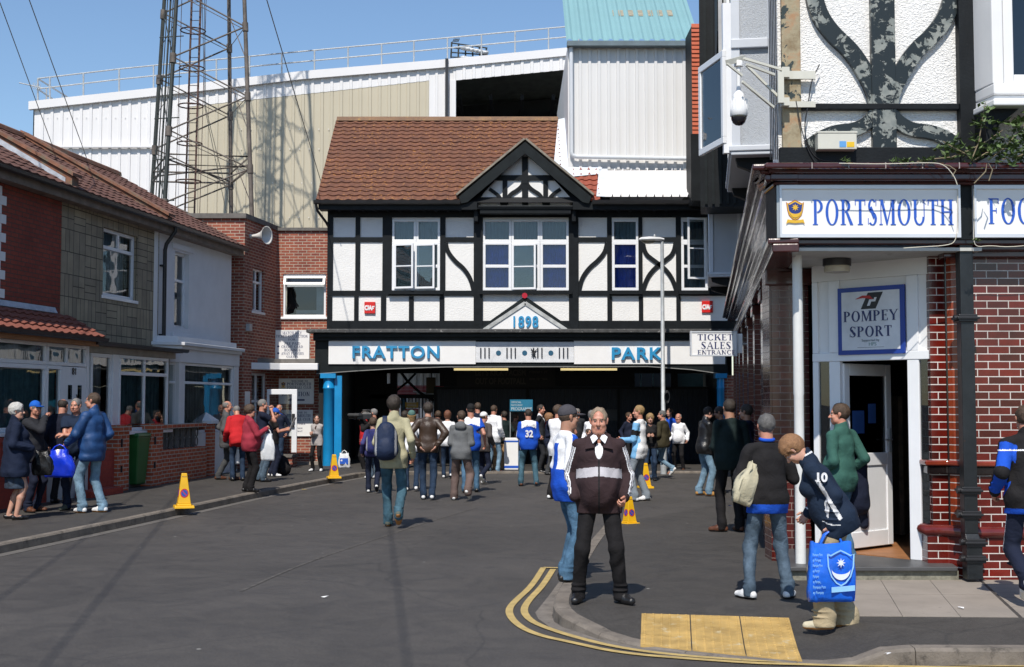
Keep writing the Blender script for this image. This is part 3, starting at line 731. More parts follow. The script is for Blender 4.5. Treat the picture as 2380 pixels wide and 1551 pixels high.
m = MB(); m.box(p2-.05, p3+.02, BD+.05, -.005, .1, zb0-.066); m.box(p3+.004, p3+.10, BD+.05, -.005, zb0-.06, ztp-.225); m.build('bay_wall', plain('dark_render', (.10, .095, .085), .9), r)
s0 = s_b; r = house_root('white_house', s0, 'white rendered end terrace house with narrow sash window and canted bay')
L = lambda s: s-s0
(wx0, wz1), (wx1, _), (_, wz0) = lp(407, 583), lp(440, 594), lp(403.5, 760)
mb = MB(); e = L(s_c)
wall_with_holes(mb, .0, e, 0, ZG-.17, 0, .3, [(wx0, wx1, wz0, wz1)])
mb.add([(e-.25, .31, 0), (e, .31, 0), (e, RD, 0), (e-.25, RD, 0), (e-.25, .31, ZG), (e, .31, ZG), (e, RD, ZR-.1), (e-.25, RD, ZR-.1)], [(0, 1, 2, 3), (4, 7, 6, 5), (1, 5, 6, 2), (0, 3, 7, 4), (0, 4, 5, 1), (3, 2, 6, 7)])
mb.build('wall', rough_house, r)
window(r, wx0+.003, wx1-.003, wz0+.003, wz1-.003, .10, rows=(1.7, 1), back=curtain_net, fw=.055, backd=.2)
m = MB(); m.box(wx0-.18, wx1+.18, -.035, -.003, wz1+.04, wz1+.17); m.box(wx0-.15, wx1+.15, -.05, -.004, wz0-.25, wz0-.12); m.build('window_surround', rough_house, r, bevel=.01)
m = MB(); m.box(-.26, -.09, -.02, -.003, .1, ZG-.18); m.build('white_strip', white_paint, r)
terrace_roof(r, .0, e, verge=.22)
m = MB(); g0 = .12; m.tube([(g0, -.30, ZG-.06), (g0, -.30, ZG-.16), (g0-.03, -.12, ZG-.42), (g0-.03, -.09, ZG-.55), (g0-.03, -.09, 2.85)], .042, 10);
for z in (ZG-.9, 3.1): m.box(g0-.10, g0+.04, -.10, -.003, z, z+.04)
m.build('downpipe', gutter_black, r)
zc = lp(440, 806, -.4)[1]; b0, b1 = lp(385, 900, -.3)[0]+.1, e-.25
pl = [(b0, 0), (b0+.35, -.42), (b1-.35, -.42), (b1, 0)]
m = MB(); m.prismz([(b0-.12, 0), (b0+.28, -.56), (b1-.28, -.56), (b1+.12, 0)], zc, zc+.07); m.prismz([(b0-.06, 0), (b0+.31, -.50), (b1-.31, -.50), (b1+.06, 0)], zc-.07, zc-.002)
m.prismz([(b0-.02, 0), (b0+.33, -.45), (b1-.33, -.45), (b1+.02, 0)], zc-.35, zc-.072); m.prismz([(b0+.1, 0), (b0+.36, -.38), (b1-.36, -.38), (b1-.1, 0)], zc+.072, zc+.2); m.build('bay_cornice', rough_house, r, bevel=.008)
m = MB(); m.prismz([(b0, -.003), (b0+.35, -.42), (b1-.35, -.42), (b1, -.003)], .1, 1.06)
m.box(b0+.32, b0+.62, -.43, -.06, 1.061, zc-.352); m.box(b1-.62, b1-.32, -.43, -.06, 1.061, zc-.352); m.build('bay_wall', rough_house, r, bevel=.006)
mid0, mid1 = b0+.63, b1-.63
window(r, mid0, mid1, 1.064, zc-.354, -.40, rows=(2.6, 1), back=curtain_net, fw=.05, sill=False, backd=.16)
for sgn, xs in ((1, b0), (-1, b1)):
 rr = empty('bay_side', (xs, 0, 0)); rr.parent = r
 ang = math.atan2(-.42, .35*1) if sgn > 0 else math.atan2(.42, .35)
 rr.rotation_euler = (0, 0, ang)
 ln = math.hypot(.35, .42)
 if sgn > 0: window(rr, .06, ln-.03, 1.064, zc-.354, .02, rows=(2.6, 1), back=curtain_net, fw=.05, sill=False, backd=.1)
 else:
  window(rr, -ln+.03, -.06, 1.064, zc-.354, .02, rows=(2.6, 1), back=curtain_net, fw=.05, sill=False, backd=.1)
def wall_root(name, p, label, cat='wall'):
 return empty(name, (p.x, p.y, 0), HANG, label, cat)
A0 = G(273, 1143, .11); ANG2 = HANG
rt = lambda p: ((p.x-A0.x)*math.cos(ANG2)+(p.y-A0.y)*math.sin(ANG2), -(p.x-A0.x)*math.sin(ANG2)+(p.y-A0.y)*math.cos(ANG2))
x2 = rt(G(348, 1130.5, .11))[0]
hp_ = P(287, 989, A0.y).z
def pier(x, label):
 r = wall_root('brick_pier', A0, label, 'gate pier'); r.location = A0+Vector((math.cos(ANG2)*x, math.sin(ANG2)*x, 0)); r.location.z = 0
 m = MB(); m.box(0, .45, 0, .34, .02, hp_-.12); m.build('shaft', brick_orange, r)
 m = MB(); m.box(-.03, .48, -.03, .37, hp_-.119, hp_); m.build('cap', brick_orange, r)
 m = MB(); m.box(.1, .13, -.03, -.004, hp_-.4, hp_-.25); m.box(.1, .13, -.03, -.004, .45, .57); m.build('hinge', gutter_black, r)
pier(0, 'orange brick gate pier to the left of the green bin')
pier(x2, 'orange brick gate pier to the right of the green bin')
r = wall_root('garden_wall', A0, 'red brick garden wall with pierced concrete screen right of the bin')
xe = rt(G(500, 1118, .11))[0]+1.2
ztop = hp_-.03; b0 = x2+.455
m = MB(); m.box(b0, xe, .06, .28, .02, ztop-.50); m.box(b0, xe, .06, .28, ztop-.08, ztop); m.box(b0, b0+.2, .06, .28, ztop-.499, ztop-.081); m.build('brickwork', brick_orange, r)
m = MB(); n = int((xe-b0-.2)/.29)
for i in range(n):
 cx = b0+.2+.145+i*.29; cz = ztop-.29
 for k in range(2):
  for j in range(2):
   pts = [(cx+(k-.5)*.145+.07*math.cos(t), .17, cz+(j-.5)*.20+.095*math.sin(t)) for t in [2*PI*q/12 for q in range(13)]]
   m.tube(pts, .014, 4, cap=False)
 m.box(cx-.145, cx-.125, .12, .22, ztop-.499, ztop-.081)
m.build('pierced_screen', dark_concrete, r)
r = wall_root('garden_wall', A0, 'low red painted wall left of the gate pier behind the waiting men')
m = MB(); m.box(-9, -2.4, .07, .27, .02, 1.12); m.box(-.9, -.005, .07, .27, .02, .86); m.build('brickwork', brick_painted, r)
m = MB(); m.box(-2.38, -1.0, .07, .26, .02, .62); m.build('rendered_panel', plain('pale_render_panel', (.46, .47, .48), .8, .1, 3, dirt=((.2, .2, .2), 7, .66)), r)
m = MB(); m.box(-9, -2.4, .03, .31, 1.121, 1.19); m.box(-2.39, -1.0, .04, .3, .622, .70); m.box(-1.5, -.3, -.25, .03, .1, .22); m.build('coping', brick_painted, r)
q = P(478, 975, 27.6); r = empty('brick_pier', (q.x, q.y, 0), HANG, 'brick pier with white pyramid cap in front of the white house', 'gate pier')
zc = P(478, 985, 27.6).z
m = MB(); m.box(-.16, .16, -.16, .16, .02, zc); m.build('shaft', brick_orange, r)
m = MB(); m.add([(-.22, -.22, zc), (.22, -.22, zc), (.22, .22, zc), (-.22, .22, zc), (-.22, -.22, zc+.07), (.22, -.22, zc+.07), (.22, .22, zc+.07), (-.22, .22, zc+.07), (0, 0, zc+.26)], [(3, 2, 1, 0), (0, 1, 5, 4), (1, 2, 6, 5), (2, 3, 7, 6), (3, 0, 4, 7), (4, 5, 8), (5, 6, 8), (6, 7, 8), (7, 4, 8)]); m.build('cap', white_paint, r)
green = plain('green_plastic', (.025, .13, .03), .4, .12, 4)
bp = A0+Vector((math.cos(ANG2)*(x2-.28), math.sin(ANG2)*(x2-.28), 0))+Vector((-math.sin(ANG2), math.cos(ANG2), 0))*.10
r = empty('wheelie_bin', (bp.x, bp.y, .11), ANG2, 'green wheelie bin standing between the two brick gate piers', 'bin')
m = MB()
def taper(m, x0, x1, y0, y1, z0, X0, X1, Y0, Y1, z1):
 m.add([(x0, y0, z0), (x1, y0, z0), (x1, y1, z0), (x0, y1, z0), (X0, Y0, z1), (X1, Y0, z1), (X1, Y1, z1), (X0, Y1, z1)], [(0, 3, 2, 1), (4, 5, 6, 7), (0, 1, 5, 4), (1, 2, 6, 5), (2, 3, 7, 6), (3, 0, 4, 7)])
taper(m, -.20, .20, -.02, .40, .06, -.27, .27, -.08, .52, .96); m.build('body', green, r, bevel=.02)
m = MB(); taper(m, -.29, .29, -.10, .55, .962, -.26, .26, -.07, .50, 1.03); m.box(-.24, .24, .50, .56, .93, .96); m.build('lid', green, r, bevel=.015)
for sx in (-1, 1):
 m = MB(); m.tube([(sx*.22, .42, .10), (sx*.27, .42, .10)], .10, 14, smooth=False); m.build('wheel', gutter_black, r)
# ================================================================ CLUB BRICK BLOCK (reception)
YT, YI = 30.4, 32.6
xc = FX(565, YT); xi = FX(640, YI); ztw = P(500, 497, YT).z; zti = P(700, 530, YI).z
r = empty('club_office', (xc, YT, 0), 0, 'red brick two storey office block with parapet beside the timbered entrance', 'office')
def l3(p): return (p[0]-xc, p[1]-YT, p[2])
def loc(m): m.T = Matrix.Translation((-xc, -YT, 0)); return m
m = loc(MB()); m.prismz([(-8.4, YT), (xc-.004, YT), (xi-.3, YI+1), (-8.4, YI+1)], 0, ztw-.12); m.build('wall', brick_club, r)
m = loc(MB()); m.prismz([(-8.5, YT-.08), (xc+.06, YT-.08), (xi+.12, YI+.4), (-8.5, YI+.4)], ztw-.119, ztw); m.build('coping', dark_concrete, r)
sa = math.atan2(YI-YT, xi-xc); sl = math.hypot(YI-YT, xi-xc)
sr = empty('side_wall', (0, 0, 0), sa); sr.parent = r
def sp(x, y):
 ry = ray(x, y); ux, uy = math.cos(sa), math.sin(sa)
 det = ry[0]*(-uy)+ux*ry[1]; t = (xc*(-uy)+ux*YT)/det; s = (ry[0]*t-xc)/ux if abs(ux) > .5 else (ry[1]*t-YT)/uy
 return s, CAMH+ry[2]*t
(a0, z1), (a1, _), (_, z0) = sp(586, 622), sp(613, 628), sp(586, 722)
(d0, dz1), (d1, _) = sp(580, 866), sp(618, 868); dz0 = sp(580, 955)[1]
m = MB(); wall_with_holes(m, .0, sl+.1, 0, ztw-.121, -.02, .25, [(a0, a1, z0, z1), (.55, 1.75, .75, dz1)]); m.build('brickwork', brick_club, sr)
w = window(sr, a0, a1, z0, z1, .05, cols=2, rows=(2.2, 1), back='dark', fw=.05)
w = window(sr, .553, 1.747, .753, dz1-.003, .08, cols=2, rows=(1.4, 1), back='dark', fw=.06)
m = MB(); m.box(.12, .30, -.12, -.024, *[sp(541, y)[1] for y in (765, 748)]);
m.build('vent_box', galv, sr)
m = MB(); m.box(.10, .42, -.035, -.024, sp(568, 955)[1], sp(568, 910)[1]); m.build('notice', sign_white, sr)
xr = FX(766, YI); (wa, wz1), (wb, wz0) = (FX(657, YI), FZ(637, YI)), (FX(757, YI), FZ(737, YI))
wx1 = min(wb, xr-.03)
m = loc(MB()); wall_with_holes(m, xi, xr+.15, 0, zti-.08, YI, YI+.3, [(wa, wx1, wz0, wz1)]); m.build('wall', brick_club, r)
m = loc(MB()); m.box(xi-.05, xr+.15, YI-.06, YI+.4, zti-.079, zti); m.build('coping', dark_concrete, r)
f = window(r, wa-xc+.003, wx1-xc-.003, wz0+.003, wz1-.003, YI-YT+.04, rows=(2.7, 1), back='dark', fw=.055)
m = MB(); aa = wa-xc+.03; bb = wx1-xc-.02; zt = wz1-.06; zb = wz1-.28; yo = YI-YT-.0
for (x0, x1, za, zc_) in ((aa, bb, zt-.05, zt), (aa, bb, zb, zb+.05), (aa, aa+.05, zb+.05, zt-.05), (bb-.05, bb, zb+.05, zt-.05)): m.box(x0, x1, -.04, 0, za, zc_)
m.T = None; sm = m.build('sash', upvc, f)
sm.location = (0, yo+.02, 0); sm.rotation_euler = (0, 0, 0)
for v in sm.data.vertices:
 k = (zt-v.co.z); v.co.y -= .45*k
m = MB(); m.add([(aa+.04, -.02-.45*(zt-zb), zb+.03), (bb-.04, -.02-.45*(zt-zb), zb+.03), (bb-.04, -.03, zt-.03), (aa+.04, -.03, zt-.03)], [(0, 1, 2, 3)]); p = m.build('pane', glass_dark, f); p.location = (0, yo+.02, 0)
m = MB(); m.box(wa-xc+.3, wx1-xc-.2, YI-YT+.3, YI-YT+.34, wz0+.1, wz0+.2); m.box(wx1-xc-.28, wx1-xc-.02, YI-YT+.22, YI-YT+.24, wz0, wz1-.3); m.build('blind', curtain_net, f)
zc0, zc1 = FZ(861, YI-.6), FZ(846, YI-.6)
m = loc(MB()); m.prismz([(FX(565, 30.9), 30.7), (FX(653, 31.6), 31.5), (FX(742, 31.7), 31.5), (FX(742, 31.7), YI-.01), (xi+.0, YI-.01), (FX(571, 31.2), 31.2)], zc0, zc1); m.build('canopy', white_clean, r, bevel=.01)
m = loc(MB()); m.prismz([(FX(567, 31.2), 31.0), (FX(655, 31.9), 31.8), (FX(741, 31.9), 31.8), (FX(741, 31.9), YI-.01), (xi+.0, YI-.01)], zc1+.002, zc1+.12); m.build('canopy_roof', dark_concrete, r)
dx0, dx1 = FX(622, 31.3), FX(692, 31.3); dzt = FZ(905, 31.3); dzb = FZ(1052, 31.3)
m = loc(MB())
for q in ((dx0, dx1, dzt-.13, dzt), (dx0, dx0+.06, dzb, dzt-.131), (dx1-.13, dx1, dzb, dzt-.131)): m.box(q[0], q[1], 31.3, 31.35, q[2], q[3])
dr = m.build('door', upvc, r, bevel=.006)
m = loc(MB()); m.box(dx0+.06, dx1-.13, 31.32, 31.33, dzb, dzt-.13); m.build('door_glass', glassmat('clear_door_glass', (.9, .92, .92), 1, 1.4, .05, .02), dr)
m = loc(MB()); m.box(dx1-.12, dx1-.05, 31.27, 31.30, FZ(985, 31.3), FZ(962, 31.3)); m.box(dx1-.3, dx1-.06, 31.25, 31.28, FZ(993, 31.3), FZ(987, 31.3)); m.build('handle', gutter_black, dr)
m = loc(MB()); zz = .05; m.box(FX(642, 31.6), FX(692, 31.6), 31.3, 31.7, zz, FZ(1058, 31.3)-.06); m.build('planter_wall', brick_club, r)
m = loc(MB()); m.box(FX(641, 31.6), FX(694, 31.6), 31.26, 31.75, FZ(1058, 31.3)-.058, FZ(1056, 31.3)); m.build('planter_coping', dark_concrete, r)
m = loc(MB()); m.box(FX(690, YI), FX(765, YI), YI-.45, YI-.01, .04, .19); m.build('threshold', slabmat, r)
def sign_board(name, x0, x1, y0, y1, Y, label, lines, t=.03, mat=None, ink=None, cat='sign', extra=None):
 X0, X1, Z0, Z1 = FX(x0, Y), FX(x1, Y), FZ(y1, Y), FZ(y0, Y)
 r = empty(name, (X0, Y, Z0), 0, label, cat)
 m = MB(); m.box(0, X1-X0, -t, 0, 0, Z1-Z0); m.build('board', mat or sign_white, r, bevel=.004)
 m = MB(); e = .025
 for q in ((0, X1-X0, 0, e), (0, X1-X0, Z1-Z0-e, Z1-Z0), (0, e, e, Z1-Z0-e), (X1-X0-e, X1-X0, e, Z1-Z0-e)): m.box(q[0], q[1], -t-.004, -t+.001, q[2], q[3])
 m.build('rim', white_clean, r)
 for (txt, a, b, yt, yb) in lines:
  if txt == '*':
   mm = MB(); cx = FX(a, Y)-X0; cz = FZ((yt+yb)/2, Y)-Z0; rr = abs(FZ(yt, Y)-FZ(yb, Y))/2
   mm.prism([(cx+rr*math.cos(k*PI/5), cz+rr*math.sin(k*PI/5)) for k in range(10)], -t-.004, -t); mm.build('bullet', ink or ink_navy, r)
  elif txt == 'CREST': crest(r, FX(a, Y)-X0, FZ((yt+yb)/2, Y)-Z0, abs(FZ(yt, Y)-FZ(yb, Y)), -t)
  elif txt == '<':
   mm = MB(); A, B, z = FX(a, Y)-X0, FX(b, Y)-X0, FZ((yt+yb)/2, Y)-Z0; mm.prism([(A, z), (A+.10, z+.05), (A+.10, z+.022), (B, z+.022), (B, z-.022), (A+.10, z-.022), (A+.10, z-.05)], -t-.004, -t); mm.build('arrow', ink or ink_navy, r)
  else: serif('lettering', txt, ink or ink_navy, r, FX(a, Y)-X0, FX(b, Y)-X0, FZ(yb, Y)-Z0, FZ(yt, Y)-FZ(yb, Y), -t)
 return r
gold = plain('crest_gold', (.72, .43, .03), .5, .03); crest_blue = plain('crest_blue', (.012, .035, .20), .5, .03); crest_edge = plain('crest_edge', (.35, .06, .02), .5, .03)
def crest(parent, cx, cz, h, y, name='crest'):
 """shield with eight-pointed star over a crescent and a scroll beneath"""
 w = h*.78; r = MB()
 def shield(k):
  pts = [(-.5, .40), (-.38, .34), (-.2, .42), (0, .50), (.2, .42), (.38, .34), (.5, .40), (.44, .05), (.36, -.18), (.18, -.34), (0, -.40), (-.18, -.34), (-.36, -.18), (-.44, .05)]
  return [(cx+a*w*k, cz+.06*h+b*h*k) for a, b in pts]
 r.prism(shield(1.0), y-.004, y, 0); r.prism(shield(.93), y-.006, y-.0041, 1); r.prism(shield(.80), y-.008, y-.0061, 2)
 o = []; n = 16
 for i in range(n+1):
  t = PI+PI*i/n; o.append((cx+.33*w*math.cos(t), cz+.10*h+.33*h*math.sin(t)))
 for i in range(n+1):
  t = 2*PI-PI*i/n; o.append((cx+.33*w*math.cos(t), cz+.10*h+.16*h*math.sin(t)))
 vs = [(p[0], y-.010, p[1]) for p in o]; fs = [(i, i+1, 2*n-i, 2*n+1-i) for i in range(n)]
 r.add(vs, fs, 1)
 st = []
 for i in range(16):
  t = PI/2+PI*i/8; rr = (.17 if i % 2 == 0 else .075)*h; st.append((cx+rr*math.cos(t), cz+.22*h+rr*math.sin(t)))
 c0 = (cx, y-.011, cz+.22*h); vs = [c0]+[(p[0], y-.011, p[1]) for p in st]
 r.add(vs, [(0, 1+i, 1+(i+1) % 16) for i in range(16)], 1)
 r.prism([(cx-.52*w, cz-.50*h), (cx-.40*w, cz-.44*h), (cx, cz-.47*h), (cx+.40*w, cz-.44*h), (cx+.52*w, cz-.50*h), (cx+.44*w, cz-.30*h), (cx, cz-.35*h), (cx-.44*w, cz-.30*h)], y-.013, y-.0085, 1)
 return r.build(name, [crest_edge, gold, crest_blue], parent)
sign_board('match_day_sign', 638, 720, 768, 836, YI-.012, 'white match day ticket collection board with loudspeaker shadow on it', [
 ('MATCH DAY', 657, 702, 771.5, 777.5), ('TICKET COLLECTION', 642, 716, 779, 785), ('FOR:', 671, 690, 787, 792), ('PRE PAID', 662, 699, 796, 802), ('CREDIT CARD', 655, 705, 803.5, 809), ('BOOKINGS', 662, 699, 811, 817), ('AWAY PLAYERS', 655, 707, 819, 825), ('GUESTS', 667, 694, 827, 832), ('*', 648, 0, 803, 808), ('*', 648, 0, 819, 824)])
sign_board('reception_sign', 650, 731, 880, 939, YI-.012, 'white welcome and reception board with arrow behind the open door', [
 ('WELCOME TO', 679, 717, 884, 888.5), ('PORTSMOUTH', 669, 725, 889.5, 896.5), ('FOOTBALL CLUB', 669, 725, 898, 904), ('RECEPTION', 657, 722, 911, 921), ('<', 670, 710, 925, 935), ('CREST', 660.5, 0, 889, 902)])
sign_board('opening_times_sign', 650, 729, 953, 1014, YI-.012, 'white opening times board low on the brick wall', [
 ('WELCOME TO', 678, 716, 957, 961.5), ('PORTSMOUTH', 669, 724, 963, 970), ('FOOTBALL CLUB', 669, 724, 972, 978), ('OPENING TIMES', 664, 712, 983, 987), ('CREST', 660.5, 0, 961, 974), ('MON', 694, 706, 994, 997), ('SAT', 694, 706, 1001, 1004)])
sp_p = P(612, 548, 30.6)
r = empty('loudspeaker', tuple(sp_p), R(-20), 'white horn loudspeaker at top corner of the brick office', 'loudspeaker')
m = MB(); prof = [(.035, -.34), (.045, -.30), (.06, -.2), (.12, -.05), (.24, .10), (.27, .11), (.25, .095), (.11, -.05), (.03, -.12)]
vs = []; fs = []; n = 20
for rr, t in prof:
 for k in range(n): a = 2*PI*k/n; vs.append((t*1.0, rr*math.cos(a), rr*math.sin(a)*.85))
for i in range(len(prof)-1):
 for k in range(n): fs.append((i*n+k, i*n+(k+1) % n, (i+1)*n+(k+1) % n, (i+1)*n+k))
m.add(vs, fs, smooth=True); m.build('horn', plain('cream_horn', (.66, .64, .60), .45, .06), r)
m = MB(); m.tube([(-.34, 0, 0), (-.46, 0, 0)], .06, 12); m.tube([(-.38, 0, 0), (-.62, .1, 0)], .018, 6); m.build('driver', galv, r)
# ================================================================ FLOODLIGHT PYLON
rust = plain('rusty_brown_steel', (.12, .10, .085), .7, .45, 3, 20, .3, dirt=((.22, .20, .18), 6, .60))
rustd = plain('dark_green_steel', (.028, .034, .031), .6, .4, 3)
rustr = plain('rusted_ladder', (.10, .055, .045), .8, .4, 5)
r = empty('floodlight_pylon', tuple(P(478, 490, 36.3)), 0, 'tall rusty lattice floodlight pylon standing behind the brick office', 'pylon')
o = Vector(r.location)
bot = {'A': P(352, 470, 37.9), 'B': P(382, 485, 35.0), 'C': P(537, 488, 38.2), 'D': P(585, 494, 35.4)}
top = {'A': P(382, 0, 37.6), 'B': P(410, 0, 35.4), 'C': P(532, 0, 37.8), 'D': P(568, 0, 35.75)}
def leg(k, z):
 a, b = bot[k], top[k]; t = (z-a.z)/(b.z-a.z); return a.lerp(b, t) if False else a+(b-a)*t
zb = 5.2; ZT = 27.5
for k in 'ABCD':
 m = MB(); m.T = Matrix.Translation(-o); m.tube([leg(k, zb), leg(k, 13), leg(k, ZT)], [.068, .06, .04], 8); m.build('leg', rustd if k in 'AB' else rust, r)
lv = [5.2, 7.35, 9.45, 11.6, 13.6, 15.6, 17.6, 19.6, 21.6, 23.6, 25.6]
for (p, q) in (('B', 'D'), ('A', 'C'), ('A', 'B'), ('C', 'D')):
 m = MB(); m.T = Matrix.Translation(-o)
 for i in range(len(lv)-1):
  z0, z1, zm = lv[i], lv[i+1], (lv[i]+lv[i+1])/2
  a, b = (p, q)
  if (p, q) in (('B', 'D'), ('A', 'C')):
   m.tube([leg(a, z1), leg(b, zm)], .023, 6); m.tube([leg(a, z1-.13), leg(b, zm-.1)], .012, 6); m.tube([leg(b, zm), leg(a, z0)], .025, 6)
   m.tube([leg(a, z1-.18), leg(a, z1+.1)], .095, 6); m.tube([leg(b, zm-.14), leg(b, zm+.12)], .09, 6)
  else:
   m.tube([leg(a, z1), leg(b, z0)], .016, 6); m.tube([leg(a, zm), leg(b, zm)], .012, 6)
 m.build('bracing', rust if (p, q) != ('A', 'B') else rustd, r)
m = MB(); m.T = Matrix.Translation(-o)   # a full horizontal frame
for zf in (8.75, 8.45): m.tube([leg('A', zf), leg('C', zf), leg('D', zf), leg('B', zf), leg('A', zf)], .028, 6)
m.tube([leg('B', 8.6), leg('C', 8.5)], .025, 6); m.tube([leg('A', 8.6), leg('D', 8.5)], .025, 6); m.build('horizontal_frame', rust, r)
m = MB(); m.T = Matrix.Translation(-o)
la0, lb0 = P(430, 488, 36.6), P(452, 488, 36.6); la1, lb1 = P(446, 0, 36.6), P(466, 0, 36.6)
def ex(a, b, z): return a+(b-a)*((z-a.z)/(b.z-a.z))
m.tube([ex(la0, la1, 5.4), ex(la0, la1, 25)], .028, 6); m.tube([ex(lb0, lb1, 5.4), ex(lb0, lb1, 25)], .028, 6)
z = 5.5
while z < 24: m.tube([ex(la0, la1, z), ex(lb0, lb1, z)], .011, 5); z += .28
ld = m.build('ladder', rustr, r)
m = MB(); m.T = Matrix.Translation(-o); hoops = []
z = 7.05
while z < 24:
 c = (ex(la0, la1, z)+ex(lb0, lb1, z))/2+Vector((.02, -.33, 0))
 m.tube([c+Vector((.36*math.cos(t), .34*math.sin(t), 0)) for t in [2*PI*k/20 for k in range(21)]], .022, 5, cap=False); z += 1.12
for dx, dy in ((-.34, -.33), (.38, -.33), (0.02, -.66), (.3, -.55)):
 m.tube([(ex(la0, la1, 7.0)+ex(lb0, lb1, 7.0))/2+Vector((dx, dy, 0)), (ex(la0, la1, 23.5)+ex(lb0, lb1, 23.5))/2+Vector((dx, dy, 0))], .010, 5)
m.build('safety_cage', rustr, ld)
m = MB(); m.T = Matrix.Translation(-o)
for dx, rr in ((.14, .016), (.22, .03), (.31, .016), (.38, .012)):
 m.tube([leg('B', 5.3)+Vector((-dx, .15, 0)), leg('B', 25)+Vector((-dx*.9, .15, 0))], rr, 5)
z = 6.2
while z < 22: m.tube([leg('B', z)+Vector((-.45, .1, 0)), leg('B', z)+Vector((.28, -.05, 0))], .018, 5); z += 1.2
m.tube([P(475, 0, 36), P(478, 250, 36), P(540, 505, 35)], .009, 4); m.tube([P(470, 0, 36), P(476, 250, 36), P(527, 500, 35)], .009, 4)
m.build('cable_run', rustd, r)
# ================================================================ GRANDSTAND behind
YS = 42.0
clad_white = plain('white_cladding', (.74, .73, .73), .45, .03, .6, dirt=((.66, .67, .68), 3, .72))
clad_beige = plain('beige_cladding', (.50, .45, .34), .5, .04, .6, dirt=((.40, .37, .28), 2.5, .70))
clad_grey = plain('grey_cladding', (.68, .675, .665), .5, .03, .5)
clad_teal = plain('turquoise_roof_sheet', (.20, .36, .38), .5, .06, .6)
r = empty('grandstand', (FX(70, YS), YS, 0), 0, 'huge white and beige ribbed metal grandstand behind the entrance', 'grandstand')
ox = FX(70, YS); TS = Matrix.Translation((-ox, -YS, 0))
tp = [(70, 238), (460, 196), (700, 168), (1040, 140), (1320, 113), (1420, 104)]
def topz(X):
 for i in range(len(tp)-1):
  a = P(tp[i][0], tp[i][1], YS); b = P(tp[i+1][0], tp[i+1][1], YS)
  if X <= b.x or i == len(tp)-2: return a.z+(b.z-a.z)*(X-a.x)/(b.x-a.x)
bx0, bx1 = P(440, 300, YS).x, P(997, 300, YS).x
def bz(X): a = P(440, 248, YS); b = P(997, 188, YS); return a.z+(b.z-a.z)*(X-a.x)/(b.x-a.x)
zlow = 3.0
m = MB(); m.T = TS
corrugated(m, ox, bx0, lambda x: zlow, lambda x: topz(x)-.2, YS, .33, .034, .3)
corrugated(m, bx0, bx1, bz, lambda x: topz(x)-.2, YS, .33, .034, .3)
ox0, ox1 = P(1060, 200, YS).x, P(1420, 200, YS).x
corrugated(m, bx1, ox0, lambda x: zlow, lambda x: topz(x)-.2, YS, .33, .034, .3)
def opz(X): a = P(1060, 188, YS); b = P(1320, 163, YS); return a.z+(b.z-a.z)*(X-a.x)/(b.x-a.x)
corrugated(m, ox0, ox1, opz, lambda x: topz(x)-.2, YS-.05, .33, .034, .3)
m.build('white_cladding', clad_white, r)
m = MB(); m.T = TS; corrugated(m, bx0, bx1, lambda x: zlow, lambda x: bz(x)-.004, YS+.01, .33, .034, .3); m.build('beige_cladding', clad_beige, r)
m = MB(); m.T = TS
for i in range(len(tp)-1):
 a = P(tp[i][0], tp[i][1], YS); b = P(tp[i+1][0], tp[i+1][1], YS); m.add([(a.x, YS-.14, a.z-.28), (b.x, YS-.14, b.z-.28), (b.x, YS-.14, b.z), (a.x, YS-.14, a.z), (a.x, YS+.3, a.z), (b.x, YS+.3, b.z), (a.x, YS+.02, a.z-.28), (b.x, YS+.02, b.z-.28)], [(0, 1, 2, 3), (3, 2, 5, 4), (6, 7, 1, 0)])
a = P(135, 341, YS); b = P(362, 341, YS); m.box(a.x, b.x, YS-.16, YS-.05, a.z-.06, a.z)
m.build('capping', clad_white, r)
m = MB(); m.T = TS
for zp, xa, xb in ((302, 560, 1000), (348, 560, 1000), (427, 520, 1000), (507, 400, 1000), (275, 110, 360)):
 z = P(700, zp, YS).z; X = P(xa, zp, YS).x; X1 = P(xb, zp, YS).x
 while X < X1: m.box(X, X+.028, YS-.035, YS-.022, z, z+.028); X += .33
m.build('fixings', clad_white, r)
m = MB(); m.T = TS; a = P(1039, 140, YS); m.box(a.x-.05, a.x+.05, YS-.22, YS-.12, 5, a.z); m.build('downpipe', gutter_black, r)
m = MB(); m.T = TS; a = P(1046, 140, YS); m.box(a.x, P(1060, 140, YS).x+.0, YS-.10, YS-.06, 5, opz(a.x)-.0); m.build('corner_trim', clad_white, r)
m = MB(); m.T = TS
zt0 = opz(ox0)-.02
und = plain('dull_roof_lining', (.10, .11, .095), .8, .3)
m.add([(ox0-4, YS+1, zt0+.4), (ox1+6, YS+1, zt0+.9), (ox1+6, YS+22, zt0-.9), (ox0-4, YS+22, zt0-1.9)], [(0, 1, 2, 3)]); m.add([(ox0-4, YS+1, zt0+.45), (ox1+6, YS+1, zt0+.95), (ox1+6, YS+22, zt0-.85), (ox0-4, YS+22, zt0-1.85)], [(3, 2, 1, 0)]); m.build('roof_lining', und, r)
m = MB(); m.T = TS; m.box(ox0-4, ox1+6, YS+22, YS+22.3, 2, zt0); m.build('far_wall', dark, r)
m = MB(); m.T = TS
for i in range(6):
 x = ox0+i*1.1; m.box(x, x+.12, YS+1.2, YS+21, zt0-.35-i*.0, zt0-.15)
m.extr([(-.2, -.3), (.2, -.3), (.2, .3), (-.2, .3)], (ox0-1, YS+4, zt0-.35), (ox1+2, YS+4, zt0+.35))
m.extr([(-.08, -.08), (.08, -.08), (.08, .08), (-.08, .08)], (ox0+.3, YS+9, zt0-2.6), (ox1+1, YS+9, zt0-.4))
m.box(ox0-3, ox1+3, YS+10, YS+10.3, 5, zt0-2.2)
m.build('roof_steelwork', dark, r)
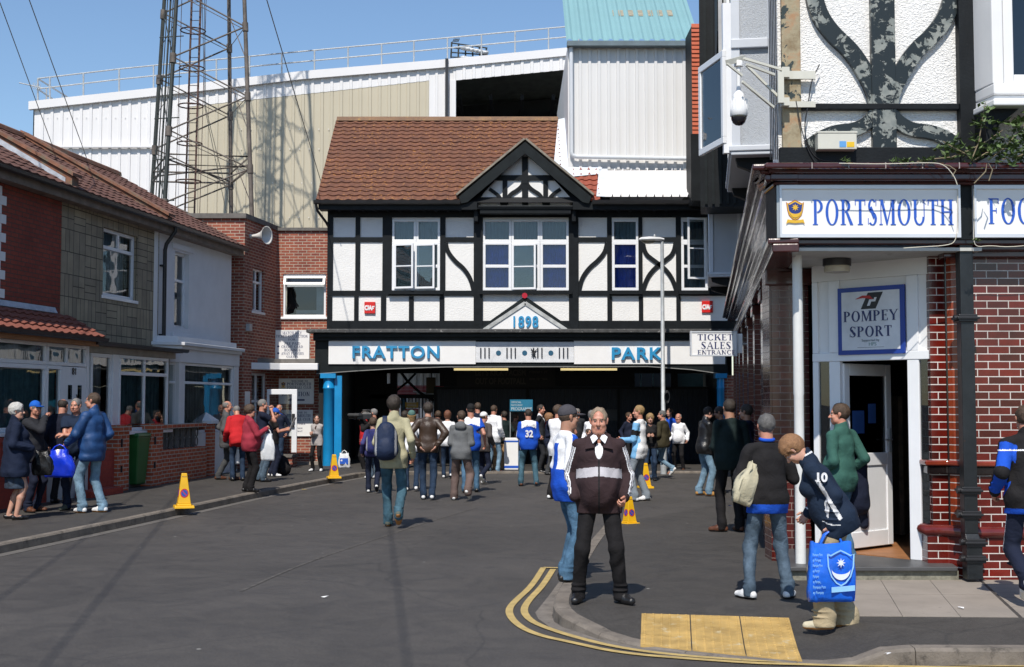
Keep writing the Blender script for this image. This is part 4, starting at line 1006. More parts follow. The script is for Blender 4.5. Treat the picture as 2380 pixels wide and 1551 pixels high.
m = MB(); m.T = TS; a = P(1120, 235, YS+12); b = P(1270, 215, YS+12); m.add([(a.x, YS+12, a.z), (b.x, YS+12, b.z), (b.x, YS+12, b.z+.22), (a.x+.6, YS+12, a.z+.28)], [(0, 1, 2, 3)]); m.build('skylight', plain('pale_translucent_sheet', (.75, .75, .7), .6), r)
m = MB(); m.T = TS   # roof slab behind the wall (real depth)
a = P(70, 238, YS); b = P(1420, 104, YS); m.add([(a.x, YS+.3, a.z), (b.x, YS+.3, b.z), (b.x, YS+24, b.z+.3), (a.x, YS+24, a.z+.3), (a.x, YS+.3, 3), (a.x, YS+24, 3)], [(0, 1, 2, 3), (0, 3, 5, 4)]); m.build('roof', clad_white, r)
m = MB(); m.T = TS; rt_ = [(88, 183), (300, 158), (700, 120), (1000, 92), (1320, 62)]
def railz(x):
 for i in range(len(rt_)-1):
  if x <= rt_[i+1][0] or i == len(rt_)-2:
   a, b = rt_[i], rt_[i+1]; return a[1]+(b[1]-a[1])*(x-a[0])/(b[0]-a[0])
xs = [88, 116, 194, 277, 357, 503, 580, 655, 731, 809, 887, 962, 1040, 1119, 1197, 1275, 1345]
YR = YS+.5
for x in xs: m.tube([P(x, 238-(x-70)*.1, YR)-Vector((0, 0, .1)), P(x, railz(x), YR)], .03, 6)
for k in (0, 24):
 m.tube([P(x, railz(x)+k, YR) for x in xs], .026, 6)
m.tube([P(88, railz(88), YR), P(160, 228, YR+5)], .03, 6); m.tube([P(88, railz(88)+24, YR), P(125, 232, YR+3)], .03, 6); m.tube([P(108, 205, YR+2), P(108, 236, YR+2)], .03, 6); m.tube([P(145, 222, YR+4), P(145, 232, YR+4)], .03, 6)
m.build('roof_handrail', galv, r)
m = MB(); m.T = TS; m.tube([P(45, 193, YR), P(100, 205, YR)], .02, 5); m.tube([P(88, 190, YR), P(88, 240, YR)], .02, 5)
for k in range(5): p = P(76+k*4, 199+k, YR); m.tube([p-Vector((0, .1, .12)), p+Vector((0, .1, .12))], .012, 4)
m.build('aerial', galv, r)
r = empty('distant_floodlight', tuple(P(1090, 135, 90)), 0, 'distant bank of floodlights seen above the grandstand roof', 'floodlight')
o = Vector(r.location); m = MB(); m.T = Matrix.Translation(-o)
for k in range(6): m.tube([P(1050+k*16, 98+k*3, 90), P(1048+k*17, 135, 90)], .06, 4)
for k in range(4): m.tube([P(1048, 100+k*11, 90), P(1133, 112+k*8, 90)], .05, 4)
m.tube([P(1090, 140, 90), P(1090, 140, 90)-Vector((0, 0, 8))], .3, 6)
for k in range(5): m.tube([P(1052+k*3, 98, 90), P(1056+k*3, 90, 90)], .03, 4)
m.build('frame', rustd, r)
for k in range(9):
 m = MB(); c = P(1078+(k % 6)*10, 118+(k//6)*22+(k % 6)*2, 89.6)-o; m.lathe([(.02, 0), (.24, .1), (.26, .25), (.05, .3)], tuple(c), 10); m.build('lamp', plain('lamp_glass', (.6, .62, .64), .2, .1), r)
# ================================================================ GREY BLOCK with turquoise roof
YG = 32.8
gx0, gx1 = FX(1320, YG, 250), FX(1616, YG, 250); gz0, gz1 = FZ(395, YG), FZ(103, YG)
r = empty('stand_tower_block', (gx0, YG, gz0), 0, 'grey ribbed metal block with turquoise sloping roof above the entrance', 'building'); TG = Matrix.Translation((-gx0, -YG, -gz0))
m = MB(); m.T = TG; corrugated(m, gx0+.12, gx1, lambda x: gz0, lambda x: gz1, YG, .26, .035, .30); m.box(gx0, gx0+.12, YG-.02, YG+8, gz0-1, gz1); m.box(gx0+.12, gx1+.05, YG+.04, YG+8, gz0-.3, gz1); m.build('ribbed_wall', clad_grey, r)
m = MB(); m.T = TG; e0 = gz1; ez = P(1450, 0, 36).z+1.0
hh = (ez-e0); n = 13; dx = (gx1+.1-gx0+.05)/n
for i in range(n):
 x = gx0-.05+i*dx
 vs = []
 for (a, h) in ((0, 0), (.06, .05), (.12, .05), (.18, 0), (dx, 0)): vs += [(x+a, YG-.25, e0+h+.02), (x+a, YG+3.9, e0+hh+h)]
 m.add(vs, [(2*k, 2*k+2, 2*k+3, 2*k+1) for k in range(4)])
m.build('sloping_roof', clad_teal, r)
m = MB(); m.T = TG; m.box(gx0-.03, gx1+.12, YG-.30, YG-.05, gz1-.12, gz1+.01); m.build('gutter', plain('dull_grey_gutter', (.12, .16, .18), .5), r)
m = MB(); m.T = TG
k0 = (YG+1.15); zt = e0+.02+(k0-(YG-.25))*(hh-.02)/4.15
for i in range(8):
 x = FX(1428, 34)+i*.215*1.0; m.add([(x, k0, zt+.02), (x+.19, k0, zt+.02), (x+.19, k0+.35, zt+.02+.35*(hh-.02)/4.15), (x, k0+.35, zt+.02+.35*(hh-.02)/4.15)], [(0, 1, 2, 3)])
m.build('rooflight', plain('dirty_rooflight', (.30, .27, .20), .6, .3, 9), r)
m = MB(); m.T = TG; px = FX(1328, YG-.15, 250); zq = FZ(367, YG)
m.tube([(px, YG-.14, gz1-.1), (px, YG-.14, zq+.10), (px+.04, YG-.14, zq+.03), (px+.14, YG-.14, zq), (gx1+.1, YG-.16, zq-.06)], .055, 10); m.build('drainpipe', plain('pale_grey_pipe', (.62, .65, .68), .35, .04), r)
# ================================================================ TIMBERED ENTRANCE BUILDING
YF = 32.0
fx = lambda x: FX(x, YF, 620); fz = lambda y: FZ(y, YF)
x0b, x1b = fx(762), fx(1700)
r = empty('entrance_building', ((x0b+x1b)/2, YF, 0), 0, 'black and white half timbered entrance building with tiled roof and gable', 'building')
ob = Vector(r.location); TB = Matrix.Translation(-ob)
def M_(): m = MB(); m.T = TB; return m
zfl = fz(766); zev = fz(478)
wins = [(911, 1023), (1122, 1322), (1422, 1484), (1583, 1645), (1660, 1690)]
wz0, wz1 = fz(676), fz(510)
m = M_(); wall_with_holes(m, x0b, x1b, zfl, fz(470), YF, YF+.25, [(fx(a), fx(b), wz0, wz1) for a, b in wins]); m.build('white_panels', rough_white, r)
T0, T1 = YF-.035, YF-.002
m = M_()
H = lambda ya, yb, xa, xb, d=0: m.box(fx(xa), fx(xb), T0-d, T1, fz(yb), fz(ya))
H(474, 506, 762, 1700); H(552, 563, 774, 911); H(552, 563, 1023, 1122); H(552, 563, 1322, 1411); H(552, 563, 1493, 1583)
H(676, 688, 762, 1105); H(676, 688, 1335, 1700); H(746, 767, 762, 1700); H(480, 506, 1101, 1344, .01)
m.build('rail', black_timber, r)
m = M_(); V = lambda xa, xb, ya, yb, d=.004: m.box(fx(xa), fx(xb), T0-d, T1, fz(yb), fz(ya))
for a, b in ((761, 774), (826, 837), (889, 911), (1023, 1035), (1411, 1422), (1484, 1493), (1571, 1583), (1645, 1660)): V(a, b, 475, 688)
for a, b in ((1101, 1122), (1322, 1344)): V(a, b, 475, 765, .03)
for a, b in ((761, 773), (824, 834), (886, 898), (951, 962), (1022, 1033), (1411, 1422), (1484, 1494), (1571, 1581)): V(a, b, 689, 765)
m.build('post', black_timber, r)
def curve(pts, w=10, mm=None):
 P_ = [Vector((fx(a), fz(b))) for a, b in pts]
 for _ in range(2):
  out = [P_[0]]
  for i in range(len(P_)-1): out += [P_[i].lerp(P_[i+1], .25), P_[i].lerp(P_[i+1], .75)]
  P_ = out+[P_[-1]]
 (mm or m).ribbon([(p.x, p.y) for p in P_], w/90.6, T0-.001, T1)
for pts in (((1036, 565), (1040, 585), (1058, 608), (1078, 624), (1094, 648), (1101, 677)), ((1411, 565), (1406, 587), (1389, 607), (1369, 623), (1352, 647), (1345, 677)),
   ((1494, 562), (1499, 590), (1518, 605), (1543, 623), (1561, 645), (1572, 677)), ((1571, 562), (1565, 590), (1547, 605), (1522, 623), (1504, 645), (1493, 677))):
 mm = M_(); curve(pts, 10, mm); mm.build('curved_brace', black_timber, r)
blue_curt = plain('blue_curtain', (.05, .12, .62), .9, .2, 5); grey_blind = plain('grey_blind', (.15, .22, .26), .9, .1, 2)
YL = YF-ob.y
def bigwin(a, b, cols, backs, label=None):
 X0, X1 = fx(a)-ob.x, fx(b)-ob.x; W = (X1-X0)/cols
 for c in range(cols):
  zm = fz(563); bk = backs[c]
  window(r, X0+c*W+.002, X0+(c+1)*W-.002, zm+.002, wz1-.003, YL-.02, rows=(1,), fw=.06, back=grey_blind, backd=.15, sill=False)
  f = window(r, X0+c*W+.002, X0+(c+1)*W-.002, wz0+.003, zm-.002, YL-.035, rows=(1, 1), fw=.07, back=bk, backd=.2, sill=False)
 q = MB(); q.box(X0, X1, YL+1.2, YL+1.25, wz0-.2, wz1+.1); q.build('dark_backing', dark, r)  # near-black sheet painting the unlit room behind the windows
 q = MB(); q.box(X0-.08, X1+.08, YL-.14, YL-.04, wz0-.10, wz0-.004); q.build('window_ledge', black_timber, r)
bigwin(911, 1023, 2, ['dark', 'dark']); bigwin(1122, 1322, 3, [blue_curt, 'dark', blue_curt]); bigwin(1422, 1484, 1, [blue_curt]); bigwin(1583, 1645, 1, [grey_blind]); bigwin(1660, 1690, 1, [grey_blind])
def leaf(x, y0, y1, hinge, ang, w=.52, parent=r):
 m = MB(); h0, h1 = fz(y1), fz(y0); f = .05
 for q in ((0, w, h0, h0+f), (0, w, h1-f, h1), (0, f, h0+f, h1-f), (w-f, w, h0+f, h1-f), (f, w-f, (h0+h1)/2-.015, (h0+h1)/2+.015)): m.box(q[0], q[1], -.02, .02, q[2], q[3])
 s = m.build('open_casement', upvc, parent, bevel=.004); s.location = (fx(x)-ob.x, YL-.05, 0); s.rotation_euler = (0, 0, ang)
 g = MB(); g.box(f, w-f, -.003, .003, h0+f, h1-f); g.build('pane', glass, s)
leaf(917, 568, 672, 0, R(-17)); leaf(965, 568, 672, 0, R(-12)); leaf(1190, 568, 674, 0, R(-10), .62); leaf(1640, 508, 650, 0, R(195), .5)
m = M_(); ap = (1219.5, 352); lz = (1119, 484); rz = (1324, 484)
m.prism([(fx(1118), fz(486)), (fx(1324), fz(486)), (fx(1324), fz(462)), (fx(1220), fz(352)), (fx(1118), fz(462))], YF-.25, YF-.15); m.prism([(fx(1100), fz(478)), (fx(1340), fz(478)), (fx(1220), fz(345))], YF-.15, YF+.2); m.build('gable_panel', rough_white, r)
GY0, GY1 = YF-.29, YF-.252
m = M_()
def gb(xa, xb, ya, yb, d=0): m.box(fx(xa), fx(xb), GY0-d, GY1, fz(yb), fz(ya))
gb(1213, 1227, 370, 484, .004); gb(1150, 1290, 412, 424); gb(1168, 1179, 424, 484, .003); gb(1262, 1273, 424, 484, .003); gb(1214, 1226, 404, 432, .012)
m.build('gable_timber', black_timber, r)
def gcurve(pts, w=9):
 mm = M_(); P_ = [Vector((fx(a), fz(b))) for a, b in pts]
 for _ in range(2):
  out = [P_[0]]
  for i in range(len(P_)-1): out += [P_[i].lerp(P_[i+1], .25), P_[i].lerp(P_[i+1], .75)]
  P_ = out+[P_[-1]]
 mm.ribbon([(p.x, p.y) for p in P_], w/90.6, GY0-.002, GY1); mm.build('gable_brace', black_timber, r)
for s in (-1, 1):
 c = 1220; k = lambda p: (c+s*(p[0]-1220), p[1])
 gcurve([k(p) for p in ((1223, 422), (1226, 436), (1238, 447), (1254, 456), (1262, 470), (1266, 486))])
 gcurve([k(p) for p in ((1302, 444), (1290, 452), (1278, 462), (1274, 474), (1272, 486))], 8)
m = M_(); m.box(fx(1116), fx(1326), YF-.42, YF-.255, fz(503), fz(490)); m.box(fx(1112), fx(1330), YF-.47, YF-.256, fz(489.9), fz(484)); m.build('gable_beam', black_timber, r, bevel=.015)
for s in (-1, 1):
 mm = M_(); xx = 1220+s*113; mm.box(fx(xx-5), fx(xx+5), YF-.36, YF-.04, fz(520), fz(476)); mm.build('bracket', black_timber, r, bevel=.02)
for s in (-1, 1):
 mm = M_(); q = lambda p: (fx(1220+s*(p[0]-1220)), fz(p[1]))
 mm.prism([q((1220, 340)), q((1372, 466)), q((1366, 481)), q((1352, 478)), q((1220, 367))], YF-.56, YF-.48); mm.build('barge_board', black_paint, r)
 mm = M_(); a = q((1220, 335)); b = q((1376, 463)); d = Vector((b[0]-a[0], b[1]-a[1])).normalized(); nn = Vector((-d.y, d.x));
 if nn.y < 0: nn = -nn
 w = .05; mm.prism([a, b, (b[0]+nn.x*w, b[1]+nn.y*w), (a[0]+nn.x*w, a[1]+nn.y*w)], YF-.60, YF+3.0); mm.build('gable_verge', plain('verge_mortar', (.24, .21, .17), .9, .3, 8), r)
zE = P(900, 467, YF-.5).z; YRg = 35.0; zRg = P(900, 281, YRg).z
xl = P(735, 467, YF-.5).x; xrr = P(1297, 281, YRg).x
o = Vector((xl, YF-.5, zE)); slope = Vector((0, YRg-YF+.5, zRg-zE))
ga, gb_ = fx(1220), None
def clipmain(c):
 w = abs(c.x+0-fx(1220)); gz = fz(345)-w*(fz(345)-fz(466))/(fx(1372)-fx(1220))
 if c.z < gz-.02 and c.x > fx(1068): return False
 if c.x > fx(1372): return False
 return True
rf = tile_roof('roof', tile_main, r, o-ob, (xrr-xl, 0, 0), slope, 23, 20, wav=.03, step=.028, seg=6, clip=lambda c: clipmain(c+ob))
rf2 = tile_roof('roof', tile_red, r, Vector((fx(1335), YF-.5, zE))-ob, (fx(1392)-fx(1335), 0, 0), slope*.40, 3, 7, wav=.03, step=.028, seg=6, clip=lambda c: clipmain(Vector((min(c.x+ob.x, fx(1371)), 0, c.z))))
m = M_(); m.add([(xl+.02, YF-.45, zE-.03), (xrr+1.2, YF-.45, zE-.03), (xrr+1.2, YRg, zRg-.05), (xl+.02, YRg, zRg-.05)], [(0, 1, 2, 3)]); m.build('roof_underlay', dark, r)
m = M_(); m.add([(xl+.3, YF+.26, fz(470)), (xl+.3, YRg, zRg-.1), (xl+.3, YRg, 3), (xl+.3, YF+.26, 3)], [(0, 1, 2, 3)]); m.build('end_wall', brick_club, r)
ridge = M_(); lich = tilemat('lichened_ridge', (.15, .09, .06), (.26, .15, .08), (.45, .26, .06), .57); ridge.extr([(-.12, -.04), (.12, -.04), (.08, .06), (0, .10), (-.08, .06)], (xl+.02, YRg, zRg+.02), (xrr, YRg, zRg+.02)); ridge.build('ridge_tiles', lich, r)
m = M_(); m.extr([(-.07, 0), (-.055, -.07), (0, -.10), (.055, -.07), (.07, 0), (0, -.02)], (xl-.05, YF-.56, zE+.0), (fx(1072), YF-.56, zE)); m.extr([(-.07, 0), (-.055, -.07), (0, -.10), (.055, -.07), (.07, 0), (0, -.02)], (fx(1374), YF-.56, zE), (fx(1700), YF-.56, zE)); m.tube([(xl-.0, YF-.56, zE-.08), (xl+.03, YF-.50, zE-.25), (xl+.2, YF-.1, zE-.5), (xl+.26, YF-.03, zE-.62)], .035, 8)
m.build('gutter', gutter_black, r)
m = M_(); m.box(xl+.05, fx(1110), YF-.48, YF-.45, zE-.22, zE-.02); m.box(fx(1330), fx(1700), YF-.48, YF-.45, zE-.22, zE-.02); m.box(xl+.05, fx(1700), YF-.449, YF-.003, zE-.20, zE-.17); m.build('eaves', black_timber, r)
for xx in list(range(790, 1080, 28))+list(range(1380, 1600, 28)):
 m = M_(); m.box(fx(xx-3), fx(xx+3), YF-.40, YF-.04, fz(494), zE-.2); m.build('eaves_bracket', black_timber, r)
m = M_(); sl = slope.normalized()
def onroof(x, y):   # photo point on the roof plane
 ry = ray(x, y); n = Vector((0, -slope.z, slope.y)); c = Vector((0, 0, CAMH)); t = n.dot(o-c)/n.dot(Vector(ry)); return c+Vector(ry)*t
up = Vector((0, -.03, .035))
def rq(pts, mm): v = [onroof(*p)+up for p in pts]; mm.add(v, [tuple(range(len(v)))])
rq(((1285, 408), (1332, 408), (1322, 276), (1297, 281)), m); rq(((1310, 416), (1395, 408), (1400, 392), (1288, 392)), m); rq(((1386, 460), (1406, 461), (1412, 396), (1392, 396)), m)
m.build('lead_flashing', plain('white_flashing', (.62, .66, .72), .5, .15, 4, 6, .8, bdist=.04), r)
m = M_(); a = onroof(1405, 461); b = onroof(1620, 461); c = onroof(1620, 400); d = onroof(1411, 400); n = 11
for i in range(n):
 t0 = i/n; t1 = (i+.84)/n; t2 = (i+.88)/n; t3 = (i+.96)/n; t4 = (i+1)/n; vs = []
 for t, h in ((t0, 0), (t1, 0), (t2, .05), (t3, .05), (t4, 0)):
  vs += [a.lerp(b, t)+up+Vector((0, -h*.6, h)), d.lerp(c, t)+up+Vector((0, -h*.6, h))]
 m.add(vs, [(2*k, 2*k+2, 2*k+3, 2*k+1) for k in range(4)])
m.build('metal_roof', clad_white, r)
m = M_(); lx0, lx1 = fx(722), fx(1706)
m.box(lx0, lx1, YF-.62, YF-.036, fz(776.5), fz(768)); m.build('ledge', plain('worn_black_ledge', (.05, .05, .05), .6, .5, 8, 40, .4, dirt=((.45, .44, .42), 9, .60)), r, bevel=.015)
m = M_(); m.box(fx(735), lx1, YF-.42, YF-.1, fz(793.5), fz(776.6)); m.box(fx(742), lx1, YF-.50, YF-.421, fz(786), fz(776.6)); m.box(fx(738), fx(1682), YF-.30, YF+.1, fz(851), fz(793.6)); m.build('cornice', black_paint, r, bevel=.01)
m = M_(); m.box(fx(770), fx(1107)-.003, YF-.36, YF-.302, fz(847.5), fz(794)); m.box(fx(1332)+.003, fx(1678), YF-.36, YF-.302, fz(847.5), fz(794)); m.build('fascia_sign', sign_white, r)
m = M_(); m.box(fx(1107), fx(1332), YF-.345, YF-.302, fz(844), fz(796)); cp = m.build('centre_panel', plain('cracked_white_panel', (.70, .71, .73), .6, .1, 6, 20, .4, dirt=((.4, .4, .4), 9, .64)), r, bevel=.01)
m = M_()
for g0 in (1117, 1177, 1238, 1297):
 for k in range(3): X = fx(g0+k*9.5); m.box(X, X+.03, YF-.375, YF-.346, fz(833), fz(810))
m.build('metal_bar', dark_navy, cp)
for X in (1159, 1219, 1279):
 m = M_(); cx, cz = fx(X), fz(822); n = 18; m.prism([(cx+.065*math.cos(2*PI*k/n), cz+.065*math.sin(2*PI*k/n)) for k in range(n)], YF-.352, YF-.3455); m.build('blue_disc', plain('disc_blue', (.02, .10, .18), .5), cp)
m = M_(); a = (fx(1240), fz(822))
for k in range(16):
 t = random.uniform(0, 6.28); l = random.uniform(.05, .16); m.tube([(a[0], YF-.36, a[1]), (a[0]+l*math.cos(t)*.8, YF-.38, a[1]+l*math.sin(t))], [.02, .006], 5)
m.build('wire_tuft', gutter_black, cp)
def bold_text(name, s, x0, x1, ya, yb, parent, Y, mat, ext=.03):
 t = text_mesh(name, s, mat, None, (0, 0, 0), 1.0, ext, bold=.022, align='LEFT', spacing=1.12)
 xs = [v.co.x for v in t.data.vertices]; ys = [v.co.y for v in t.data.vertices]
 kx = (x1-x0)/(max(xs)-min(xs)); kz = (yb-ya)/(max(ys)-min(ys)); mx, my = min(xs), min(ys)
 for v in t.data.vertices: v.co = ((v.co.x-mx)*kx, (v.co.y-my)*kz, v.co.z)
 t.location = (x0-ob.x, Y-ob.y-ext, ya-ob.z); t.parent = parent; return t
bold_text('lettering', 'FRATTON', fx(825), fx(1024), fz(835), fz(806), r, YF-.361, blue_sign)
bold_text('lettering', 'PARK', fx(1418), fx(1534), fz(838), fz(809), r, YF-.361, blue_sign)
m = M_(); m.prism([(fx(1112), fz(768)), (fx(1330), fz(768)), (fx(1220), fz(692))], YF-.45, YF-.036); m.build('pediment', black_paint, r)
m = M_(); m.prism([(fx(1124), fz(771)), (fx(1316), fz(771)), (fx(1220), fz(706))], YF-.50, YF-.451); m.build('pediment_panel', sign_white, r)
m = M_();
for s in (-1, 1):
 a = (fx(1220), fz(708)); b = (fx(1220+s*94), fz(770)); m.ribbon([a, b], .09, YF-.53, YF-.501)
m.build('pediment_moulding', plain('grey_white_moulding', (.45, .46, .45), .5, .3, 5), r)
t = bold_text('lettering', '1898', fx(1193), fx(1250), fz(765), fz(738), r, YF-.501, blue_sign, .02)
m = M_(); cx, cz = fx(1219), fz(691); m.prism([(cx+.07*math.cos(2*PI*k/16), cz+.07*math.sin(2*PI*k/16)) for k in range(16)], YF-.49, YF-.451); m.build('red_boss', plain('red_gloss', (.45, .01, .03), .3), r)
m = M_(); P1 = [(742, 870), (820, 864), (920, 858), (1040, 854), (1500, 853), (1600, 860), (1684, 872)]
poly = [(fx(a), fz(b)) for a, b in P1]+[(fx(1684), fz(848)), (fx(742), fz(848))]; m.prism(poly, YF-.32, YF-.1); m.build('arched_beam', black_paint, r)
m = M_(); poly = [(fx(a), fz(b)+.0) for a, b in P1]; m.ribbon(poly, .02, YF-.36, YF-.321); m.build('beam_edge', plain('grey_edge', (.22, .22, .21), .6), r)
for xa, xb in ((757, 783), (1660, 1677)):
 m = M_(); cx = fx((xa+xb)/2); rr = (fx(xb)-fx(xa))/2
 m.lathe([(rr, .0), (rr, fz(905)), (rr*1.08, fz(904)), (rr*1.08, fz(901)), (rr, fz(900)), (rr, fz(880))], (cx, YF-.25, 0), 20)
 m.box(cx-rr-.05, cx+rr+.05, YF-.25-rr-.05, YF-.05, fz(879.9), fz(869)); m.build('column', blue_post, r)
m = M_(); m.box(fx(783.5), fx(800), YF-.3, YF-.15, .0, fz(874)); m.build('side_panel', blue_post, r)
m = M_(); m.box(fx(1677.5), fx(1700), YF-.2, YF+.2, 0, fz(873)); m.build('brick_pier', brick_club, r)
zc_ = fz(852)
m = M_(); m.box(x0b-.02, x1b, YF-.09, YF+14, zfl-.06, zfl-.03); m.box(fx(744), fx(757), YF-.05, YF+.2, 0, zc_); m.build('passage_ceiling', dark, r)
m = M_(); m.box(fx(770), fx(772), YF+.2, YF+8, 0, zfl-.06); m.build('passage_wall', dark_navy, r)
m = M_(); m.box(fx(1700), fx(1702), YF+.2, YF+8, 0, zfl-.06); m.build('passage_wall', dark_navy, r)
red = plain('red_badge', (.62, .015, .012), .4, .05)
for i, (xa, ya, lb) in enumerate(((848, 702, 'red square badge with white letters left of the 1898 pediment'), (1630, 700, 'red square badge with white letters near the shop corner'))):
 X0, Z0 = fx(xa), fz(ya+27); w = fx(xa+25)-fx(xa); h = fz(ya)-fz(ya+27)
 b = empty('badge', (X0, YF-.004, Z0), 0, lb, 'sign')
 m = MB(); m.box(0, w, -.05, 0, 0, h); m.build('plate', red, b, bevel=.006)
 t = text_mesh('lettering', 'CIA', white_clean, b, (w*.03, -.055, h*.3), h*.52, .003, sx=.72, align='LEFT', bold=.012)
 m = MB(); a, c = w*.70, h*.33
 for q in (((0, .30), (.26, .30), (.22, .21), (0, .21)), ((.0, .20), (.10, .20), (.07, -.02), (-.01, .02)), ((.10, .18), (.20, .12), (.16, .05), (.09, .08))): m.prism([(a+x*w, c+z*h) for x, z in q], -.056, -.0505)
 m.build('emblem', white_clean, b)
# ================================================================ INSIDE THE PASSAGE
YB = 36.0
gx = lambda x: FX(x, YB, 900); gz = lambda y: FZ(y, YB)
r = empty('corrugated_gates', (gx(1340), YB, 0), 0, 'dark blue corrugated gates closing the back of the passage', 'gate'); og = Vector(r.location)
m = MB(); m.T = Matrix.Translation(-og); corrugated(m, gx(1010), gx(1672), lambda x: 0, lambda x: gz(902), YB, .11, .03, .4); m.build('sheeting', dark_navy, r)
m = MB(); m.T = Matrix.Translation(-og);
for x in (1012, 1226, 1437, 1540, 1662): m.box(gx(x)-.04, gx(x)+.04, YB-.1, YB-.035, 0, gz(902)+.03)
m.box(gx(1010), gx(1672), YB-.12, YB-.101, gz(905), gz(899)); m.build('gate_frame', dark, r)
m = MB(); m.T = Matrix.Translation(-og)
m.box(gx(1022), gx(1462), YB-.02, YB+.2, gz(898), 4.3); m.box(gx(1462), gx(1475), YB-.02, YB+.1, gz(902), 4.2); m.box(gx(1560), gx(1575), YB-.02, YB+.1, gz(902), 4.2); m.box(gx(1475), gx(1672), YB, YB+.1, gz(868), 4.3)
m.build('lintel', dark, r)
m = MB(); m.T = Matrix.Translation(-og)
for x, a, b in ((1397, 955, 0), (1180, 955, 0)): m.box(gx(x), gx(x+44), YB-.06, YB-.035, gz(978), gz(952))
m.build('notice_plate', plain('dull_grey_plate', (.06, .065, .07), .6), r)
m = MB(); m.T = Matrix.Translation(-og);
for x in (1492, 1521, 1549): m.box(gx(x), gx(x)+.04, YB+.5, YB+.52, gz(900), gz(868))
m.box(gx(1575), gx(1640), YB+.5, YB+.52, gz(900), gz(868)); m.build('far_window', plain('pale_blue_window', (.12, .30, .45), .4), r)
r = empty('banner', (gx(1165), YB-.14, gz(880)), 0, 'dark anti racism banner hanging above the corrugated gates', 'banner')
m = MB(); w = gx(1340)-gx(1060); m.box(gx(1062)-gx(1165), gx(1290)-gx(1165), 0, .02, gz(900)-gz(880), gz(852)-gz(880)); m.build('cloth', plain('black_banner', (.012, .012, .014), .7), r)
gry = plain('dull_banner_letters', (.07, .065, .055), .8)
for s, ya, x0, x1 in (("LET'S KICK RACISM", 873, 1105, 1222), ('OUT OF FOOTBALL', 893, 1105, 1222), ('REPORT IT', 868, 1230, 1272), ('0800 169 9414', 884, 1230, 1272)):
 t = text_mesh('lettering', s, gry, r, (0, 0, 0), .16, .003, bold=.006, align='LEFT')
 xs = [v.co.x for v in t.data.vertices]; ys = [v.co.y for v in t.data.vertices]; k = (gx(x1)-gx(x0))/(max(xs)-min(xs)); hz = (.185 if x0 < 1200 else .07)/(max(ys)-min(ys))
 for v in t.data.vertices: v.co.x = (v.co.x-min(xs))*k; v.co.y = v.co.y*hz
 t.location = (gx(x0)-gx(1165), -.003, gz(ya)-gz(880))
tube_lit = emis('lit_tube', (1.0, .82, .40), .75)
for xa, xb, lb in ((1055, 1181, 'lit fluorescent tube under the beam, the left one of two'), (1303, 1434, 'lit fluorescent tube under the beam, the right one of two')):
 Yq = 33.6; a = P(xa, 859, Yq); b = P(xb, 859, Yq); q = empty('strip_light', (a.x, Yq, a.z), 0, lb, 'lamp')
 m = MB(); m.tube([(0, 0, 0), (b.x-a.x, 0, 0)], .028, 8); m.build('tube', tube_lit, q)
 m = MB(); m.box(-.03, b.x-a.x+.03, -.05, .05, .035, .10); m.build('housing', white_paint, q)
 m = MB(); m.tube([(.3, 0, .1), (.3, 0, zfl-.06-a.z)], .01, 5); m.tube([(b.x-a.x-.3, 0, .1), (b.x-a.x-.3, 0, zfl-.06-a.z)], .01, 5); m.build('hanger', dark, q)
r = empty('terrace_stand', (gx(955), 43, 0), 0, 'white terrace stand with red rails seen through the left opening', 'stand'); os_ = Vector(r.location)
m = MB(); m.T = Matrix.Translation(-os_); corrugated(m, FX(860, 43, 900), FX(1030, 43, 900), lambda x: 1.5, lambda x: 3.3, 43, .22, .03); m.build('white_sheeting', clad_white, r)
m = MB(); m.T = Matrix.Translation(-os_)
for k in range(9):
 z = FZ(918-k*3.3, 42)-.1; m.box(FX(868, 42, 900), FX(1030, 42, 900), 41.5+k*.12, 41.56+k*.12, z, z+.035)
m.build('red_rail', plain('red_rail_paint', (.45, .03, .04), .5), r)
m = MB(); m.T = Matrix.Translation(-os_)
for k in range(9): a = P(960+k*8, 912+k*5, 41); b = P(1020, 900+k*5+20, 41); m.add([(a.x, 41+k*.05, a.z), (b.x+.3, 41+k*.05, b.z-.1), (b.x+.3, 41+k*.05, b.z), (a.x, 41+k*.05, a.z+.06)], [(0, 1, 2, 3)])
m.build('terrace_steps', clad_white, r)
r = empty('cage_fence', (gx(940), 37, 0), 0, 'dark steel bar fence and cross braces in the left opening', 'fence'); oc = Vector(r.location)
m = MB(); m.T = Matrix.Translation(-oc); q = lambda x, y: P(x, y, 37)
for k in range(11): m.tube([q(926+k*8, 1090), q(926+k*8, 922)], .018, 5)
m.build('bars', dark, r)
m = MB(); m.T = Matrix.Translation(-oc); m.tube([q(922, 908), q(947, 888), q(966, 868)], .035, 5); m.tube([q(932, 866), q(947, 886), q(975, 912), q(1000, 928), q(1030, 938)], .04, 5); m.box(q(908, 900).x, q(923, 900).x, 36.9, 37.1, 0, 4.2); m.box(q(862, 900).x, q(1022, 900).x, 36.9, 37.1, q(0, 926).z, q(0, 917).z); m.box(q(862, 900).x, q(1022, 900).x, 36.9, 37.1, q(0, 868).z, 4.4); m.box(q(772, 900).x, q(899, 900).x, 36.9, 37.1, 0, 4.4); m.box(q(899, 900).x, q(908, 900).x, 36.95, 37.05, 0, q(0, 892).z); m.build('brace', dark, r)
m = MB(); m.T = Matrix.Translation(-oc); m.box(q(992, 900).x, q(1014, 900).x, 36.7, 36.75, q(0, 915).z, q(0, 878).z); m.tube([q(1003, 878), q(1003, 866)], .015, 4); m.build('hanging_box', plain('dark_brass', (.07, .05, .02), .6), r)
